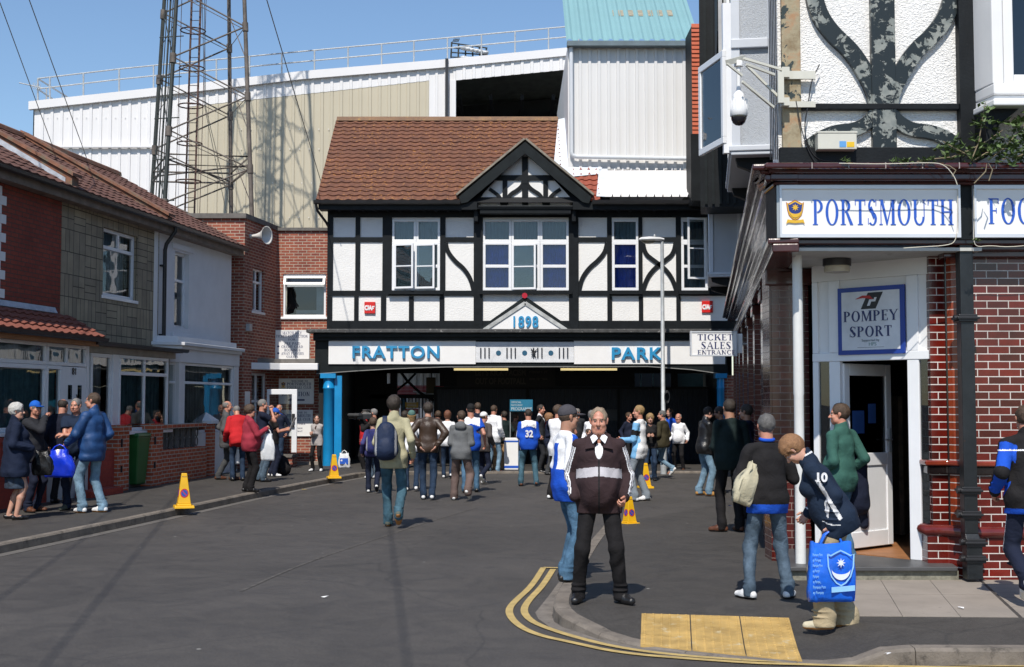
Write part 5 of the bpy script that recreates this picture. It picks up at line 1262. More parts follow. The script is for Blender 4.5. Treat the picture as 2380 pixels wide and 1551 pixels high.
m = MB(); m.T = Matrix.Translation(-oc); m.box(q(925, 900).x, q(938, 900).x, 38, 38.1, 0, q(0, 926).z); m.build('blue_door', blue_post, r)
yel = plain('yellow_notice', (.70, .42, .03), .5); redn = plain('red_notice', (.5, .03, .04), .5)
for i, (ya, yb, mt, lb) in enumerate(((935, 948, yel, 'yellow warning notice fixed to the bar fence'), (950, 962, redn, 'small red notice fixed below the yellow one'))):
 m = MB(); a, b = q(943, yb), q(973, ya); m.box(0, b.x-a.x, 0, .02, 0, b.z-a.z);
 o_ = m.build('notice', mt, loc=(a.x, 36.85, a.z)); tag(o_, lb, 'sign')
 m = MB();
 for k in range(3): m.box(.05, (b.x-a.x)*.85, -.004, 0, .05+k*.05, .065+k*.05)
 m.build('notice_text', sign_white, o_)
# ================================================================ CORNER SHOP
SX0, SU = .6585, .155
SANG = math.atan2(1, SU); SLEN = math.sqrt(1+SU*SU)
CO = Vector((SX0+SU*11.3, 11.3, 0))
YW = 11.58
r = shop = empty('corner_shop', (3.2, 11.6, 0), 0, 'corner shop in glazed dark red brick with white fascia and black and white upper storey', 'shop')
orr = Vector(r.location); TR = Matrix.Translation(-orr)
def M_(): m = MB(); m.T = TR; return m
def qx(x, Y=YW, y=700): return P(x, y, Y).x
def qz(y, Y=YW): return P(2100, y, Y).z
m = M_(); zt = qz(584, 11.5)
m.box(4.24, 9.5, YW, YW+.3, .05, zt); m.build('front_wall', glaze, r)
m = M_(); m.box(3.95, 4.10, 11.78, 12.3, .1, zt); m.build('door_pier', glaze, r)
m = M_(); m.prismz([(4.101, 11.76), (4.13, 11.70), (4.239, 11.585), (4.239, 11.95), (4.101, 11.95)], .05, zt); m.build('chamfered_pier', glaze_orange, r)
m = M_(); m.tube([(4.105, 11.765, .1), (4.105, 11.765, zt)], .014, 10); m.build('corner_bead', glaze_plain('black_glaze', (.012, .008, .008)), r)
pathf = lambda o: [(3.93-o, 12.0, 0), (3.93-o, 11.78-o, 0), (4.09-o*.3, 11.77-o, 0), (4.22-o*.3, 11.57-o, 0), (4.26, YW-o, 0), (9.5, YW-o, 0)]
def band(name, z0, z1, o, mat, parent=r):
 m = M_(); a = pathf(o); b = pathf(-.02); vs = []
 for p, q in zip(a, b): vs += [(p[0], p[1], z0), (p[0], p[1], z1), (q[0], q[1], z1), (q[0], q[1], z0)]
 fs = []
 for i in range(len(a)-1):
  for k in range(4): fs.append((i*4+k, i*4+(k+1) % 4, i*4+4+(k+1) % 4, i*4+4+k))
 fs += [(3, 2, 1, 0)]
 m.add(vs, fs); return m.build(name, mat, parent, bevel=.012)
band('sill_band', qz(1084), qz(1072), .06, glaze_sill); band('sill_band', qz(1104), qz(1084.5), .035, glaze_plain('black_glaze', 0))  # lower band is black to paint the dark recess below the sill
band('plinth', .1, qz(1249), .05, glaze);
m = M_(); zr = (qz(1225)+qz(1250))/2; m.tube([(a, b, zr) for a, b, _ in pathf(.035)], .055, 12); m.build('roll_moulding', glaze_plain('oxblood_glaze', (.12, .018, .014)), r)
for i, (ya, yb, o) in enumerate(((600, 570, .06), (585, 572, .12), (572, 556, .20))):
 m = M_(); m.box(2.45 if i > 1 else 4.0, 9.5, YW-o-.02, YW+.1, qz(ya, YW-o)+.004*i, qz(yb, YW-o)); m.build('lower_moulding', glaze_mould, r, bevel=.014)
fy = 11.30; fxq = lambda x: P(x, 480, fy).x; fzq = lambda y: P(2100, y, fy).z
xL = fxq(1810)
m = M_(); m.box(xL-.02, 9.5, fy+.03, YW+.2, fzq(556), fzq(428)); m.build('fascia_backing', black_paint, r)
for i, (xa, xb) in enumerate(((1811, 2230), (2262, 2720))):
 m = M_(); a, b = fxq(xa), fxq(xb); z0, z1 = fzq(553), fzq(431.5)
 m.box(a+.02, b-.02, fy-.012, fy+.02, z0+.03, z1-.03); sg = m.build('fascia_sign', sign_white, r)
 m = M_(); e = .035
 m.box(a, b, fy-.03, fy+.029, z0, z0+e); m.box(a, b, fy-.03, fy+.029, z1-e, z1); m.box(a, a+.019, fy-.03, fy+.029, z0+e, z1-e); m.box(b-.019, b, fy-.03, fy+.029, z0+e, z1-e); m.build('sign_frame', plain('aluminium_trim', (.66, .68, .72), .3, .04, metal=.2), sg)
 if i == 0:
  serif('lettering', 'PORTSMOUTH', ink_blue, sg, fxq(1887)-orr.x, fxq(2215)-orr.x, fzq(523.5), fzq(465)-fzq(523.5), fy-.013-orr.y)
  crest(sg, fxq(1847)-orr.x, fzq(495), fzq(468)-fzq(521), fy-.013-orr.y)
 else: serif('lettering', 'FOOTBALL CLUB', ink_blue, sg, fxq(2295)-orr.x, fxq(2712)-orr.x, fzq(521), fzq(462)-fzq(521), fy-.013-orr.y)
def cornice(parent, mat):
 steps = ((430, 420, .03), (420, 402, .10), (402, 392, .15), (392, 379, .22))
 for i, (ya, yb, o) in enumerate(steps):
  m = M_(); m.box(xL-.03-o*.6, 9.5, fy-o, YW+.2, P(2100, ya, fy-o).z+(.0 if i else 0), P(2100, yb, fy-o).z+.002*i); m.build('cornice', mat, parent, bevel=.018)
cornice(r, glaze_mould)
m = M_();
X = xL+.25
while X < 5.2: m.box(X, X+.008, fy-.226, fy-.19, P(2100, 392, fy-.22).z, P(2100, 379, fy-.22).z+.004); X += .33
m.build('cornice_joint', plain('pale_joint', (.35, .30, .28), .8), r)
zc0 = P(2100, 379, fy-.22).z
uz1 = 7.4; ux0 = qx(1808, YW, 200)
m = M_(); m.box(ux0, 9.5, YW, YW+.25, zc0, uz1); m.build('upper_wall', rough_white_near, r)
U0, U1 = YW-.055, YW-.002
m = M_(); m.box(qx(1815, YW, 200), qx(1859, YW, 200), U0, U1, zc0, uz1); m.build('corner_post', bare, r, bevel=.01)
m = M_(); m.box(qx(2022, YW, 200), qx(2078, YW, 200), U0-.012, U1, zc0, uz1); m.build('centre_post', peel, r, bevel=.008)
m = M_(); m.box(qx(2222, YW, 200), qx(2258, YW, 200), U0-.05, U1, zc0, uz1); m.build('right_post', black_timber, r, bevel=.006)
m = M_(); m.box(qx(1859, YW, 200), qx(2222, YW, 200), U0-.02, U1, qz(258.5), qz(245)); m.build('rail', black_timber, r, bevel=.006)
m = M_(); m.box(qx(1812, YW, 200)-.02, qx(2222, YW, 200), U0-.02, U1, zc0+.001, qz(346)); m.build('bottom_beam', black_timber, r, bevel=.006)
def ogee(pts, w, mat=peel):
 m = M_(); P_ = [Vector((qx(a, YW, b), qz(b))) for a, b in pts]
 for _ in range(3):
  out = [P_[0]]
  for i in range(len(P_)-1): out += [P_[i].lerp(P_[i+1], .25), P_[i].lerp(P_[i+1], .75)]
  P_ = out+[P_[-1]]
 m.ribbon([(p.x, p.y) for p in P_], w, U0, U1); m.build('curved_brace', mat, r, bevel=.006)
for s in (-1, 1):
 k = lambda p: (2050+s*(p[0]-2050), p[1])
 ogee([k(p) for p in ((2064, 246), (2070, 215), (2092, 170), (2125, 120), (2165, 85), (2195, 45), (2210, 0), (2218, -60), (2222, -120))], .16)
 ogee([k(p) for p in ((2062, 258), (2082, 285), (2115, 305), (2160, 308), (2195, 322), (2222, 342))], .13)
bz0 = P(2320, 222, 11.12).z
m = M_(); m.prismz([(4.30, YW), (4.36, 11.15), (9.5, 11.15), (9.5, YW)], bz0+.02, bz0+.12); m.prismz([(4.30, YW), (4.37, 11.18), (9.5, 11.18), (9.5, YW)], bz0-.04, bz0+.019); m.prismz([(4.28, YW), (4.33, 11.08), (9.5, 11.08), (9.5, YW)], bz0-.10, bz0-.041); bw = m.build('bay_sill', white_paint, r, bevel=.012)
m = M_(); m.prismz([(4.30, YW-.06), (4.36, 11.17), (4.46, 11.17), (4.46, YW-.06)], bz0+.121, uz1); m.box(4.30, 4.36, YW-.1, YW-.003, bz0+.121, uz1); m.build('bay_side', white_paint, r, bevel=.01)
m = M_(); m.box(4.47, 4.56, 11.19, 11.25, bz0+.121, uz1); m.box(4.561, 9.5, 11.19, 11.25, bz0+.121, bz0+.21); m.build('bay_frame', white_paint, r, bevel=.008)
m = M_(); m.box(4.56, 9.5, 11.22, 11.23, bz0+.21, uz1); m.build('bay_glass', glass_dark, r)
m = M_(); m.box(4.5, 9.5, 11.5, 11.52, bz0+.1, uz1); m.build('bay_dark_room', dark_navy, r)
m = M_(); m.prism([(4.30, bz0-.105), (4.6, bz0-.105), (4.42, bz0-.25), (4.34, bz0-.5), (4.30, bz0-.55)], 11.2, YW-.005); m.build('bay_bracket', black_timber, r)
DO = Vector((3.07, 12.71, 0)); DANG = -PI/4
dr = empty('shopfront_door', tuple(DO-orr), DANG); dr.parent = r
def cp(x, y, d=0.0):
 ry = ray(x, y); k = (15.78+d*math.sqrt(2))/(ry[0]+ry[1]); X, Y = ry[0]*k, ry[1]*k
 return ((X-DO.x)-(Y-DO.y))/math.sqrt(2), CAMH+ry[2]*k
def cb(mb, xa, xb, ya, yb, y0, y1, xr=None):
 s0 = cp(xa, 750)[0]; s1 = cp(xb, 750)[0]; mb.box(s0, s1, y0, y1, ya, yb)
zst = .24; ztr = cp(2040, 838)[1]; ztr1 = ztr+.085; zct = cp(2110, 640)[1]; zso = 3.12
m = MB(); cb(m, 1888, 2165, zct, zso, .0, .05); m.build('head_board', white_paint, dr)
m = MB(); cb(m, 1888, 2165, ztr, ztr1, -.01, .06); m.build('transom', upvc, dr, bevel=.006)
m = MB()
for a, b in ((1888, 1901), (1926, 1951), (2107, 2134), (2159, 2166)): cb(m, a, b, zst, ztr-.001, -.005, .055); cb(m, a, b, ztr1+.001, zct-.001, -.005, .055)
m.build('door_frame', upvc, dr, bevel=.006)
m = MB(); cb(m, 1901, 1926, ztr1+.001, zct-.001, .02, .045); cb(m, 2134, 2159, ztr1+.001, zct-.001, .02, .045); cb(m, 1951, 2107, ztr1+.001, zct-.001, .02, .045); m.build('upper_panel', white_paint, dr)
m = MB(); cb(m, 1901, 1926, zst, ztr-.001, .02, .025); cb(m, 2134, 2159, zst, ztr-.001, .02, .025); m.build('side_glass', glass_dark, dr)
(s0, zs1), (s1, _) = cp(1950, 672), cp(2104, 656); zs0 = cp(1951, 826)[1]
m = MB(); m.box(s0, s1, -.03, -.006, zs0, zs1); sg = m.build('sign_border', plain('royal_blue_border', (.015, .05, .30), .4), dr)
m = MB(); e = .045; m.box(s0+e, s1-e, -.034, -.031, zs0+e, zs1-e); m.build('sign_panel', plain('pale_sign_panel', (.66, .68, .72), .4), sg)
W = s1-s0; Hh = zs1-zs0
serif('lettering', 'POMPEY', ink_navy, sg, s0+W*.09, s1-W*.09, zs0+Hh*.49, Hh*.155, -.034)
serif('lettering', 'SPORT', ink_navy, sg, s0+W*.18, s1-W*.18, zs0+Hh*.26, Hh*.155, -.034)
m = MB(); a, c = s0+W*.5, zs0+Hh*.79
m.prism([(a-.10, c-.08), (a-.02, c+.08), (a+.14, c+.08), (a+.06, c-.08)], -.037, -.0345); m.build('logo', plain('logo_black', (.01, .01, .012), .4), sg)
m = MB(); m.prism([(a-.16, c+.02), (a-.08, c+.055), (a+.0, c+.05), (a+.04, c+.01), (a-.0, c+.02), (a-.08, c+.03)], -.0395, -.0372); m.build('logo_swoosh', plain('logo_red', (.45, .015, .012), .4), sg)
m = MB(); m.prism([(a-.03, c-.05), (a+.0, c-.05), (a+.015, c-.01), (a+.06, c-.01), (a+.075, c+.03), (a+.05, c+.03), (a+.045, c+.012), (a-.005, c+.012)], -.0395, -.0372); m.build('logo_letter', plain('pale_sign_panel', 0), sg)
text_mesh('small_print', 'Supported by', plain('grey_ink', (.12, .14, .16), .5), sg, (s0+W*.5, -.0355, zs0+Hh*.19), .035, .001)
text_mesh('small_print', 'HPS', plain('grey_green_ink', (.20, .32, .30), .5), sg, (s0+W*.53, -.0355, zs0+Hh*.125), .05, .001)
m = MB(); m.box(s0+W*.3, s1-W*.3, -.036, -.0342, zs0+Hh*.1, zs0+Hh*.105); m.build('rule', plain('grey_ink', 0), sg)
sh = cp(1953, 1000)[0]; lf = empty('door_leaf', (sh, .05, 0), R(84)); lf.parent = dr
lw = .80; zd1 = ztr-.02; zd0 = zst+.03
m = MB(); m.box(0, .09, -.025, .025, zd0, zd1); m.box(lw-.09, lw, -.025, .025, zd0, zd1); m.box(.09, lw-.09, -.025, .025, zd1-.12, zd1); m.box(.09, lw-.09, -.025, .025, zd0, zd0+.16); m.box(.09, lw-.09, -.025, .025, zd0+.82, zd0+.95); lfm = m.build('door', upvc, lf, bevel=.006)
lfm.parent = dr; lfm.location = lf.location; lfm.rotation_euler = lf.rotation_euler; bpy.data.objects.remove(lf)
m = MB(); m.box(.09, lw-.09, -.012, .012, zd0+.16, zd0+.82); m.build('kick_panel', upvc, lfm)
m = MB(); m.box(.09, lw-.09, -.005, .005, zd0+.95, zd1-.12); m.build('door_glass', glass_dark, lfm)
m = MB(); m.box(lw-.07, lw-.03, -.045, -.026, zd0+.95, zd0+1.2); m.tube([(lw-.05, -.06, zd0+1.08), (lw-.16, -.06, zd0+1.08)], .01, 6); m.build('door_handle', galv, lfm)
m = MB(); m.box(.15, .35, -.0075, -.0055, zd0+1.15, zd0+1.38); m.box(.42, .55, -.0075, -.0055, zd0+1.25, zd0+1.45); m.build('sticker', plain('blue_sticker', (.03, .08, .25), .5), lfm)
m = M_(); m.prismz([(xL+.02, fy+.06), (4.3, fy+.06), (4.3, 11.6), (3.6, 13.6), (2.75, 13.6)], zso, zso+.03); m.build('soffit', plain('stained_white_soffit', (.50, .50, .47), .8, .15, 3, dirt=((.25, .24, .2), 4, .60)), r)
lp_ = P(1945, 605, 12.0)
m = M_(); m.lathe([(.12, 0), (.125, .03), (.12, .06)], (lp_.x, 12.0, zso-.13), 20); dl = m.build('drum_lamp', plain('cream_glass', (.5, .45, .35), .4), r)
m = M_(); m.lathe([(.135, 0), (.135, .066)], (lp_.x, 12.0, zso-.068), 20); m.build('lamp_body', gutter_black, dl)
m = M_(); m.prismz([(2.53, 11.46), (4.06, 11.46), (4.10, 11.7), (3.97, 11.81), (3.07, 12.71), (3.07, 12.95), (2.72, 12.95)], .2, .24); m.build('step_slab', plain('dark_slate_step', (.07, .07, .072), .45, .2, 4), r, bevel=.008)
m = M_(); m.prismz([(2.56, 11.50), (4.08, 11.50), (4.10, 12.2), (2.76, 12.9)], .02, .199); m.build('step_base', plain('rubble_step', (.20, .19, .15), .9, .4, 14, 20, .8), r)
m = M_(); m.prismz([(3.08, 12.76), (3.99, 11.85), (7, 12.2), (7, 16), (3.5, 16)], .2, .242); m.build('wooden_floor', plain('wooden_floor', (.30, .13, .05), .5, .2, 5), r)
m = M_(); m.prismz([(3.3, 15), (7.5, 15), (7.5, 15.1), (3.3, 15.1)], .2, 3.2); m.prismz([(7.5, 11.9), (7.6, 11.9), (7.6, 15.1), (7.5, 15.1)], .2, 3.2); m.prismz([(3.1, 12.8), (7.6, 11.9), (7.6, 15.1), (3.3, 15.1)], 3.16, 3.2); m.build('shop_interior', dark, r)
m = M_(); m.box(4.4, 5.2, 14.2, 14.6, .25, 1.6); m.box(4.2, 4.25, 13.6, 14.6, .3, 1.8); m.build('display_stand', plain('dim_shelf', (.06, .045, .03), .7, .6, 8), r)
m = M_(); m.tube([(2.69, 11.72, .24), (2.69, 11.72, 1.80), (2.69, 11.72, 1.815), (2.69, 11.72, zso)], [.049, .046, .050, .045], 16); m.build('column', plain('peeling_white_column', (.74, .74, .72), .5, .06, 3, 20, .15, dirt=((.35, .27, .2), 14, .665)), r)
m = M_(); m.box(2.665, 3.072, 12.9, 13.25, .1, zso); m.build('recess_pier', brickmat('dim_glazed_brick', (.10, .012, .008), (.06, .008, .007), (.25, .20, .17), bw=.20, bh=.0705, ms=.003, rough=.16, coat=.25, bstr=.3, spec=.6, msmooth=0), r)  # glazed brick with the recess shade put into brick and joint colours
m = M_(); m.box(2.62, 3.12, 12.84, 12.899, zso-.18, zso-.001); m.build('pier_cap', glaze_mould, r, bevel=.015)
sd_ = empty('side_elevation', tuple(CO-orr), SANG); sd_.parent = r
SL = 20.2
sd2 = empty('side_elevation', (0, 0, 0), PI); sd2.parent = sd_
zf0, zf1 = fzq(553), fzq(431.5)
def sb(name, x0, x1, y0, y1, z0, z1, mat, bev=0, par=sd_):
 m = MB(); m.box(x0, x1, y0, y1, z0, z1); return m.build(name, mat, par, bevel=bev)
sb('side_fascia_backing', .12, SL, -.3, -.03, zf0-.02, zf1+.02, black_paint)
sb('side_fascia', .0, SL, -.028, -.004, zf0, zf1, plain('perspex_fascia', (.30, .32, .33), .06, .1, 1, coat=1))
for i, (ya, yb, o) in enumerate(((430, 420, .03), (420, 402, .10), (402, 392, .15), (392, 379, .22))):
 sb('side_cornice', -.0-o*.8, SL, -.2, o, P(2100, ya, fy-o).z, P(2100, yb, fy-o).z+.002*i, glaze_mould, .018)
for i, (za, zb, o) in enumerate(((3.10, 3.18, .06), (3.18, zf0-.004, .10))): sb('side_lower_moulding', 0, SL, -.2, o-.02, za, zb, glaze_mould, .012)
zs_ = 1.61
for x in (zs_, zs_+2.0, zs_+4.6, zs_+7.2, zs_+9.8, zs_+12.4, zs_+15, zs_+17.6):
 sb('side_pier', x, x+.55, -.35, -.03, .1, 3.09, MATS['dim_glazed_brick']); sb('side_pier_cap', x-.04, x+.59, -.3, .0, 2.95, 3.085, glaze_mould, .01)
 w = (2.0 if x < zs_+1 else 2.6)-.55
 if x < zs_+17:
  window(sd2, -(x+.55+w-.004), -(x+.552), .75, 2.95, .13, cols=2, rows=(3, 1), fw=.06, back='dark', sill=False)
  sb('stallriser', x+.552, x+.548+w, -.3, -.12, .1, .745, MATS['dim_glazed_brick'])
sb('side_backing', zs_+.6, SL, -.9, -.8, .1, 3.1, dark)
sb('side_upper_wall', .50, SL, -.55, -.35, zc0, 9.5, MATS['shaded_roughcast'] if 'shaded_roughcast' in MATS else rough_grey)
for k, x in enumerate((.52, 4.2, 7.5, 11, 14, 17)): sb('side_post', x, x+.2, -.349, -.29, zc0, 9.5, black_timber)
bx = 1.49; pj = .03   # near bay: camera-facing end panel
X0, X1 = 2.30, 2.74; Yb = 12.8
dwp = plain('shaded_white_paint', (.55, .58, .63), .5, .06)  # white bay paint, its bluish shade put into the colour
def bay(s0, L, pj, z0, z1, name, rail=None):
 """projecting bay in the side elevation's frame: end panel at x=s0 faces the camera, window on the street side (+y)"""
 def B(nm, boxes, mat, par, bev=0):
  m = MB()
  for q in boxes: m.box(*q)
  return m.build(nm, mat, par, bevel=bev)
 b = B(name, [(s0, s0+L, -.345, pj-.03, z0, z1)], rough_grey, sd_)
 B('bay_stile', [(s0-.03, s0-.002, pj-.09, pj, z0+.001, z1), (s0-.03, s0-.002, -.10, -.02, z0+.001, z1)], dwp, b, .006)
 mo = [(s0-.06, s0+L, -.34, pj+.03, z0-.06, z0-.001), (s0-.045, s0+L, -.34, pj+.01, z0-.10, z0-.061)]
 if rail: mo.append((s0-.05, s0-.001, -.02, pj+.001, rail-.05, rail+.05))
 B('bay_moulding', mo, dwp, b, .01)
 B('bay_window_frame', [(s0+.02, s0+.09, pj-.028, pj, z0, z1), (s0+L-.09, s0+L, pj-.028, pj, z0, z1), (s0+.09, s0+L-.09, pj-.028, pj, z0, z0+.1)], upvc, b)
 m = MB(); y = pj-.018; m.add([(s0+.09, y, z0+.1), (s0+L-.09, y, z0+.1), (s0+L-.09, y, z1), (s0+.09, y, z1)], [(0, 1, 2, 3)]); m.build('bay_pane', glass_dark, b)
 for xx in (s0+.12, s0+L-.3):
  m = MB(); m.T = Matrix.Rotation(PI/2, 4, 'Z')
  pts = [(-.30, z0-.101), (pj-.04, z0-.101), (pj-.06, z0-.18), (pj-.16, z0-.22), (-.02, z0-.34), (-.2, z0-.5), (-.3, z0-.62)]
  m.prism(pts, -xx-.12, -xx); m.build('bay_bracket', black_timber, b)
 return b
zb1 = P(1750, 338, Yb).z
b1 = bay(1.52, 2.3, .36, zb1, 7.6, 'bay_window', rail=P(1750, 101, Yb).z)
b2 = bay(14.5, 2.5, .56, P(1670, 632, 25.6).z, P(1670, 412, 25.6).z, 'bay_window', rail=P(1670, 487, 25.6).z)
a = Vector((2.21, 12.82, 0)); b_ = Vector((2.06, 13.52, 0)); d = (b_-a); ln = d.length
oz0, oz1 = 4.42, 5.40
m = MB()
for q in ((0, ln, oz0, oz0+.07), (0, ln, oz1-.07, oz1), (0, .06, oz0+.07, oz1-.07), (ln-.06, ln, oz0+.07, oz1-.07)): m.box(q[0], q[1], -.02, .02, q[2], q[3])
sh_ = m.build('open_sash', upvc, r, bevel=.005); sh_.location = a-orr; sh_.rotation_euler = (0, 0, math.atan2(d.y, d.x))
m = MB(); m.box(.06, ln-.06, -.003, .003, oz0+.07, oz1-.07); m.build('pane', glass, sh_)
m = M_(); m.tube([(2.22, 12.9, oz0+.1), (2.34, 13.0, oz0+.05)], .012, 5); m.box(2.20, 2.30, 12.83, 12.9, oz0-.1, oz1+.5); m.build('sash_stay', upvc, r)
m = MB(); m.box(13.4, 14.4, -.34, .72, 5.6, 11.2); m.build('overhanging_gable', black_timber, sd_)
m = MB(); m.box(14.45, 19.8, -.34, .62, P(1670, 410, 25.6).z, 11.0); m.build('overhanging_gable', black_timber, sd_)
m = MB(); m.box(8.2, 12.5, -.34, .42, 7.6, 10.5); m.build('overhanging_gable', black_timber, sd_)
m = MB()
for k in range(5): m.box(13.36, 13.395, .02+k*.14, .07+k*.14, 5.65, 11)
m.build('weatherboard_strip', black_paint, sd_)
m = MB()
for k in range(8): m.box(8.1, 8.16, -.25+k*.085, -.19+k*.085, 7.9-k*.12, 10)
m.build('louvre_boards', plain('dull_cream_boards', (.42, .42, .42), .6), sd_)
m = M_(); px0, px1 = P(2229, 700, 11.42).x, P(2260, 700, 11.42).x
zq = lambda y: P(2245, y, 11.42).z
m.box(px0, px1, 11.38, 11.50, zq(1240), zq(406)); m.box(px0+.0, px1+.02, 11.34, 11.47, .14, zq(1262)); m.add([(px0, 11.38, zq(1240)), (px1, 11.38, zq(1240)), (px1+.02, 11.34, zq(1262)), (px0, 11.34, zq(1262)), (px0, 11.5, zq(1240)), (px1, 11.5, zq(1240)), (px1+.02, 11.47, zq(1262)), (px0, 11.47, zq(1262))], [(0, 1, 2, 3), (1, 5, 6, 2), (4, 0, 3, 7), (5, 4, 7, 6)])
pp = m.build('square_downpipe', plain('rusty_black_pipe', (.014, .016, .018), .35, .3, 6, 20, .2, dirt=((.10, .045, .02), 8, .66)), r, bevel=.008)
m = M_()
for y in (740, 1140, 1196, 1260, 1298):
 dx = .02 if y > 1240 else 0; zc = zq(y); o = .035 if y > 1240 else 0
 m.box(px0-.025+dx, px1+.025+dx, 11.36-o, 11.52-o, zc-.035, zc+.035); m.box(px0-.04+dx, px1+.04+dx, 11.345-o, 11.53-o, zc-.012, zc+.012); m.tube([(px0-.06+dx, 11.40, zc), (px0-.02+dx, 11.40, zc)], .03, 8)
m.build('pipe_collar', gutter_black, pp, bevel=.006)
def cable(name, pts, Y, rr, mat, par=shop):
 m = M_(); Ps = [P(x, y, Y) for x, y in pts]
 for _ in range(2):
  out = [Ps[0]]
  for i in range(len(Ps)-1): out += [Ps[i].lerp(Ps[i+1], .25), Ps[i].lerp(Ps[i+1], .75)]
  Ps = out+[Ps[-1]]
 m.tube(Ps, rr, 5); return m.build(name, mat, par)
wc = plain('white_cable', (.62, .58, .48), .6)
cable('white_cable', ((2100, 577), (2130, 575), (2205, 571), (2222, 560), (2226, 520), (2226, 440)), 11.26, .004, wc)
cable('white_cable', ((2263, 440), (2264, 520), (2262, 555), (2268, 575), (2300, 571), (2340, 575), (2400, 570)), 11.26, .004, wc)
cable('white_cable', ((2225, 430), (2218, 410), (2195, 382), (2160, 378), (2050, 382), (1950, 380)), 11.0, .0045, wc)
cable('black_cable', ((1905, 150), (1885, 190), (1880, 235), (1868, 300), (1880, 345), (1900, 372), (1940, 376)), 11.5, .006, gutter_black)
cable('black_cable', ((1850, 235), (1862, 300), (1878, 350), (1895, 378)), 11.49, .005, gutter_black)
m = MB()
for k in range(5):
 m.tube([(.25, -.03+k*.016, 9), (.26, -.025+k*.014, 6), (.25, -.03+k*.016, 4)], .005, 5)
m.build('cable_bundle', gutter_black, sd_)
Yc = 11.35; cxy = P(1716, 215, Yc); r = empty('cctv_camera', tuple(cxy), 0, 'white dome security camera hanging from an angled steel bracket', 'camera'); oc = Vector(r.location); TC = Matrix.Translation(-oc)
cream = plain('cream_steel', (.58, .57, .50), .4, .06)
m = MB(); m.T = TC; p = P(1716, 150, Yc); zt, zb = P(1716, 150, Yc).z, P(1716, 210, Yc).z
m.lathe([(.02, 0), (.02, zt-zb)], (p.x, Yc, zb), 12); m.lathe([(.04, -.02), (.04, .03), (.022, .035)], (p.x, Yc, zt), 14); m.build('drop_tube', plain('white_camera_body', (.76, .76, .76), .35, .03), r)
hz = lambda y: P(1716, y, Yc).z
m = MB(); m.T = TC; m.lathe([(.02, 0), (.045, -.035), (.052, -.04), (.054, -.075), (.072, -.12), (.078, -.19), (.080, -.24), (.074, -.245)], (p.x, Yc, zb), 20); m.build('housing', MATS['white_camera_body'], r)
m = MB(); m.T = TC
for k in range(18): t = 2*PI*k/18; m.box(p.x+.074*math.cos(t)-.004, p.x+.074*math.cos(t)+.004, Yc+.074*math.sin(t)-.004, Yc+.074*math.sin(t)+.004, zb-.19, zb-.09)
m.build('cooling_fin', MATS['white_camera_body'], r)
m = MB(); m.T = TC; m.lathe([(.072, -.246), (.070, -.27), (.055, -.305), (.03, -.325), (.004, -.33)], (p.x, Yc, zb), 20); m.build('dome', plain('smoked_dome', (.01, .01, .015), .05, 0, coat=1), r)
m = MB(); m.T = TC
def bar(a, b, w=.022, h=.022):
 a = P(a[0], a[1], a[2]); b = P(b[0], b[1], b[2]); m.extr([(-w/2, -h/2), (w/2, -h/2), (w/2, h/2), (-w/2, h/2)], a, b)
bar((1690, 146, 11.2), (1728, 135, 11.45), .03, .05); bar((1728, 136, 11.35), (1826, 165, 11.45)); bar((1735, 150, 11.2), (1800, 174, 11.35)); bar((1735, 152, 11.38), (1830, 246, 11.45)); bar((1725, 190, 11.2), (1798, 250, 11.4)); bar((1690, 148, 11.2), (1725, 176, 11.25), .02, .02)
m.build('bracket_arm', cream, r)
m = MB(); m.T = TC
for ya, yb in ((160, 181), (231, 247)):
 a = P(1826, ya, 11.45); b = P(1898, yb, 11.45); m.box(a.x+.03, b.x, 11.49, 11.52, b.z, a.z-.01)
 m.box(a.x-.04, a.x+.03, 11.42, 11.50, b.z, a.z+.01)
a = P(1812, 168, 11.4); b = P(1818, 240, 11.4); m.box(a.x-.02, a.x+.035, 11.38, 11.42, b.z, a.z)
m.build('wall_plate', cream, r)
a, b = P(1900, 348, 11.42), P(1990, 308, 11.42)
r = empty('junction_box', (a.x, 11.52, a.z), 0, 'pale grey electrical box with small blue and yellow stickers', 'electrical box')
m = MB(); w, h = b.x-a.x, b.z-a.z; m.box(0, w, -.12, 0, 0, h-.01); m.build('case', cream, r, bevel=.006)
m = MB(); m.box(-.005, w+.005, -.125, .0, h-.009, h+.006); m.build('lid', cream, r)
m = MB(); m.box(w*.55, w*.72, -.1235, -.1205, h*.12, h*.46); m.build('blue_sticker', plain('sticker_blue', (.1, .3, .6), .5), r)
m = MB(); m.box(w*.74, w*.93, -.1235, -.1205, h*.12, h*.42); m.build('yellow_sticker', plain('sticker_yellow', (.7, .45, .02), .5), r)
leafm = plain('plant_leaf', (.07, .115, .03), .6, .45, 12); stemm = plain('plant_stem', (.20, .16, .10), .8, .2)
rp = P(2270, 375, 11.2); r = empty('climbing_plant', tuple(rp), 0, 'straggly green creeper growing along the shop cornice by the downpipe', 'plant'); op = Vector(r.location)
rnd = random.Random(5); mbL = MB(); mbS = MB(); mbL.T = mbS.T = Matrix.Translation(-op)
def leafc(c, s):
 for k in range(rnd.randint(3, 6)):
  t = rnd.uniform(0, 2*PI); e = rnd.uniform(-.5, .9); d = Vector((math.cos(t)*math.cos(e), math.sin(t)*math.cos(e), math.sin(e))); u = d.cross(Vector((rnd.uniform(-1, 1), rnd.uniform(-1, 1), 1))).normalized()
  l = s*rnd.uniform(.6, 1.2); nrm = d.cross(u)
  mbL.add([c, c+d*l*.4+u*l*.22+nrm*l*.06, c+d*l, c+d*l*.4-u*l*.22+nrm*l*.06], [(0, 1, 2), (0, 2, 3)])
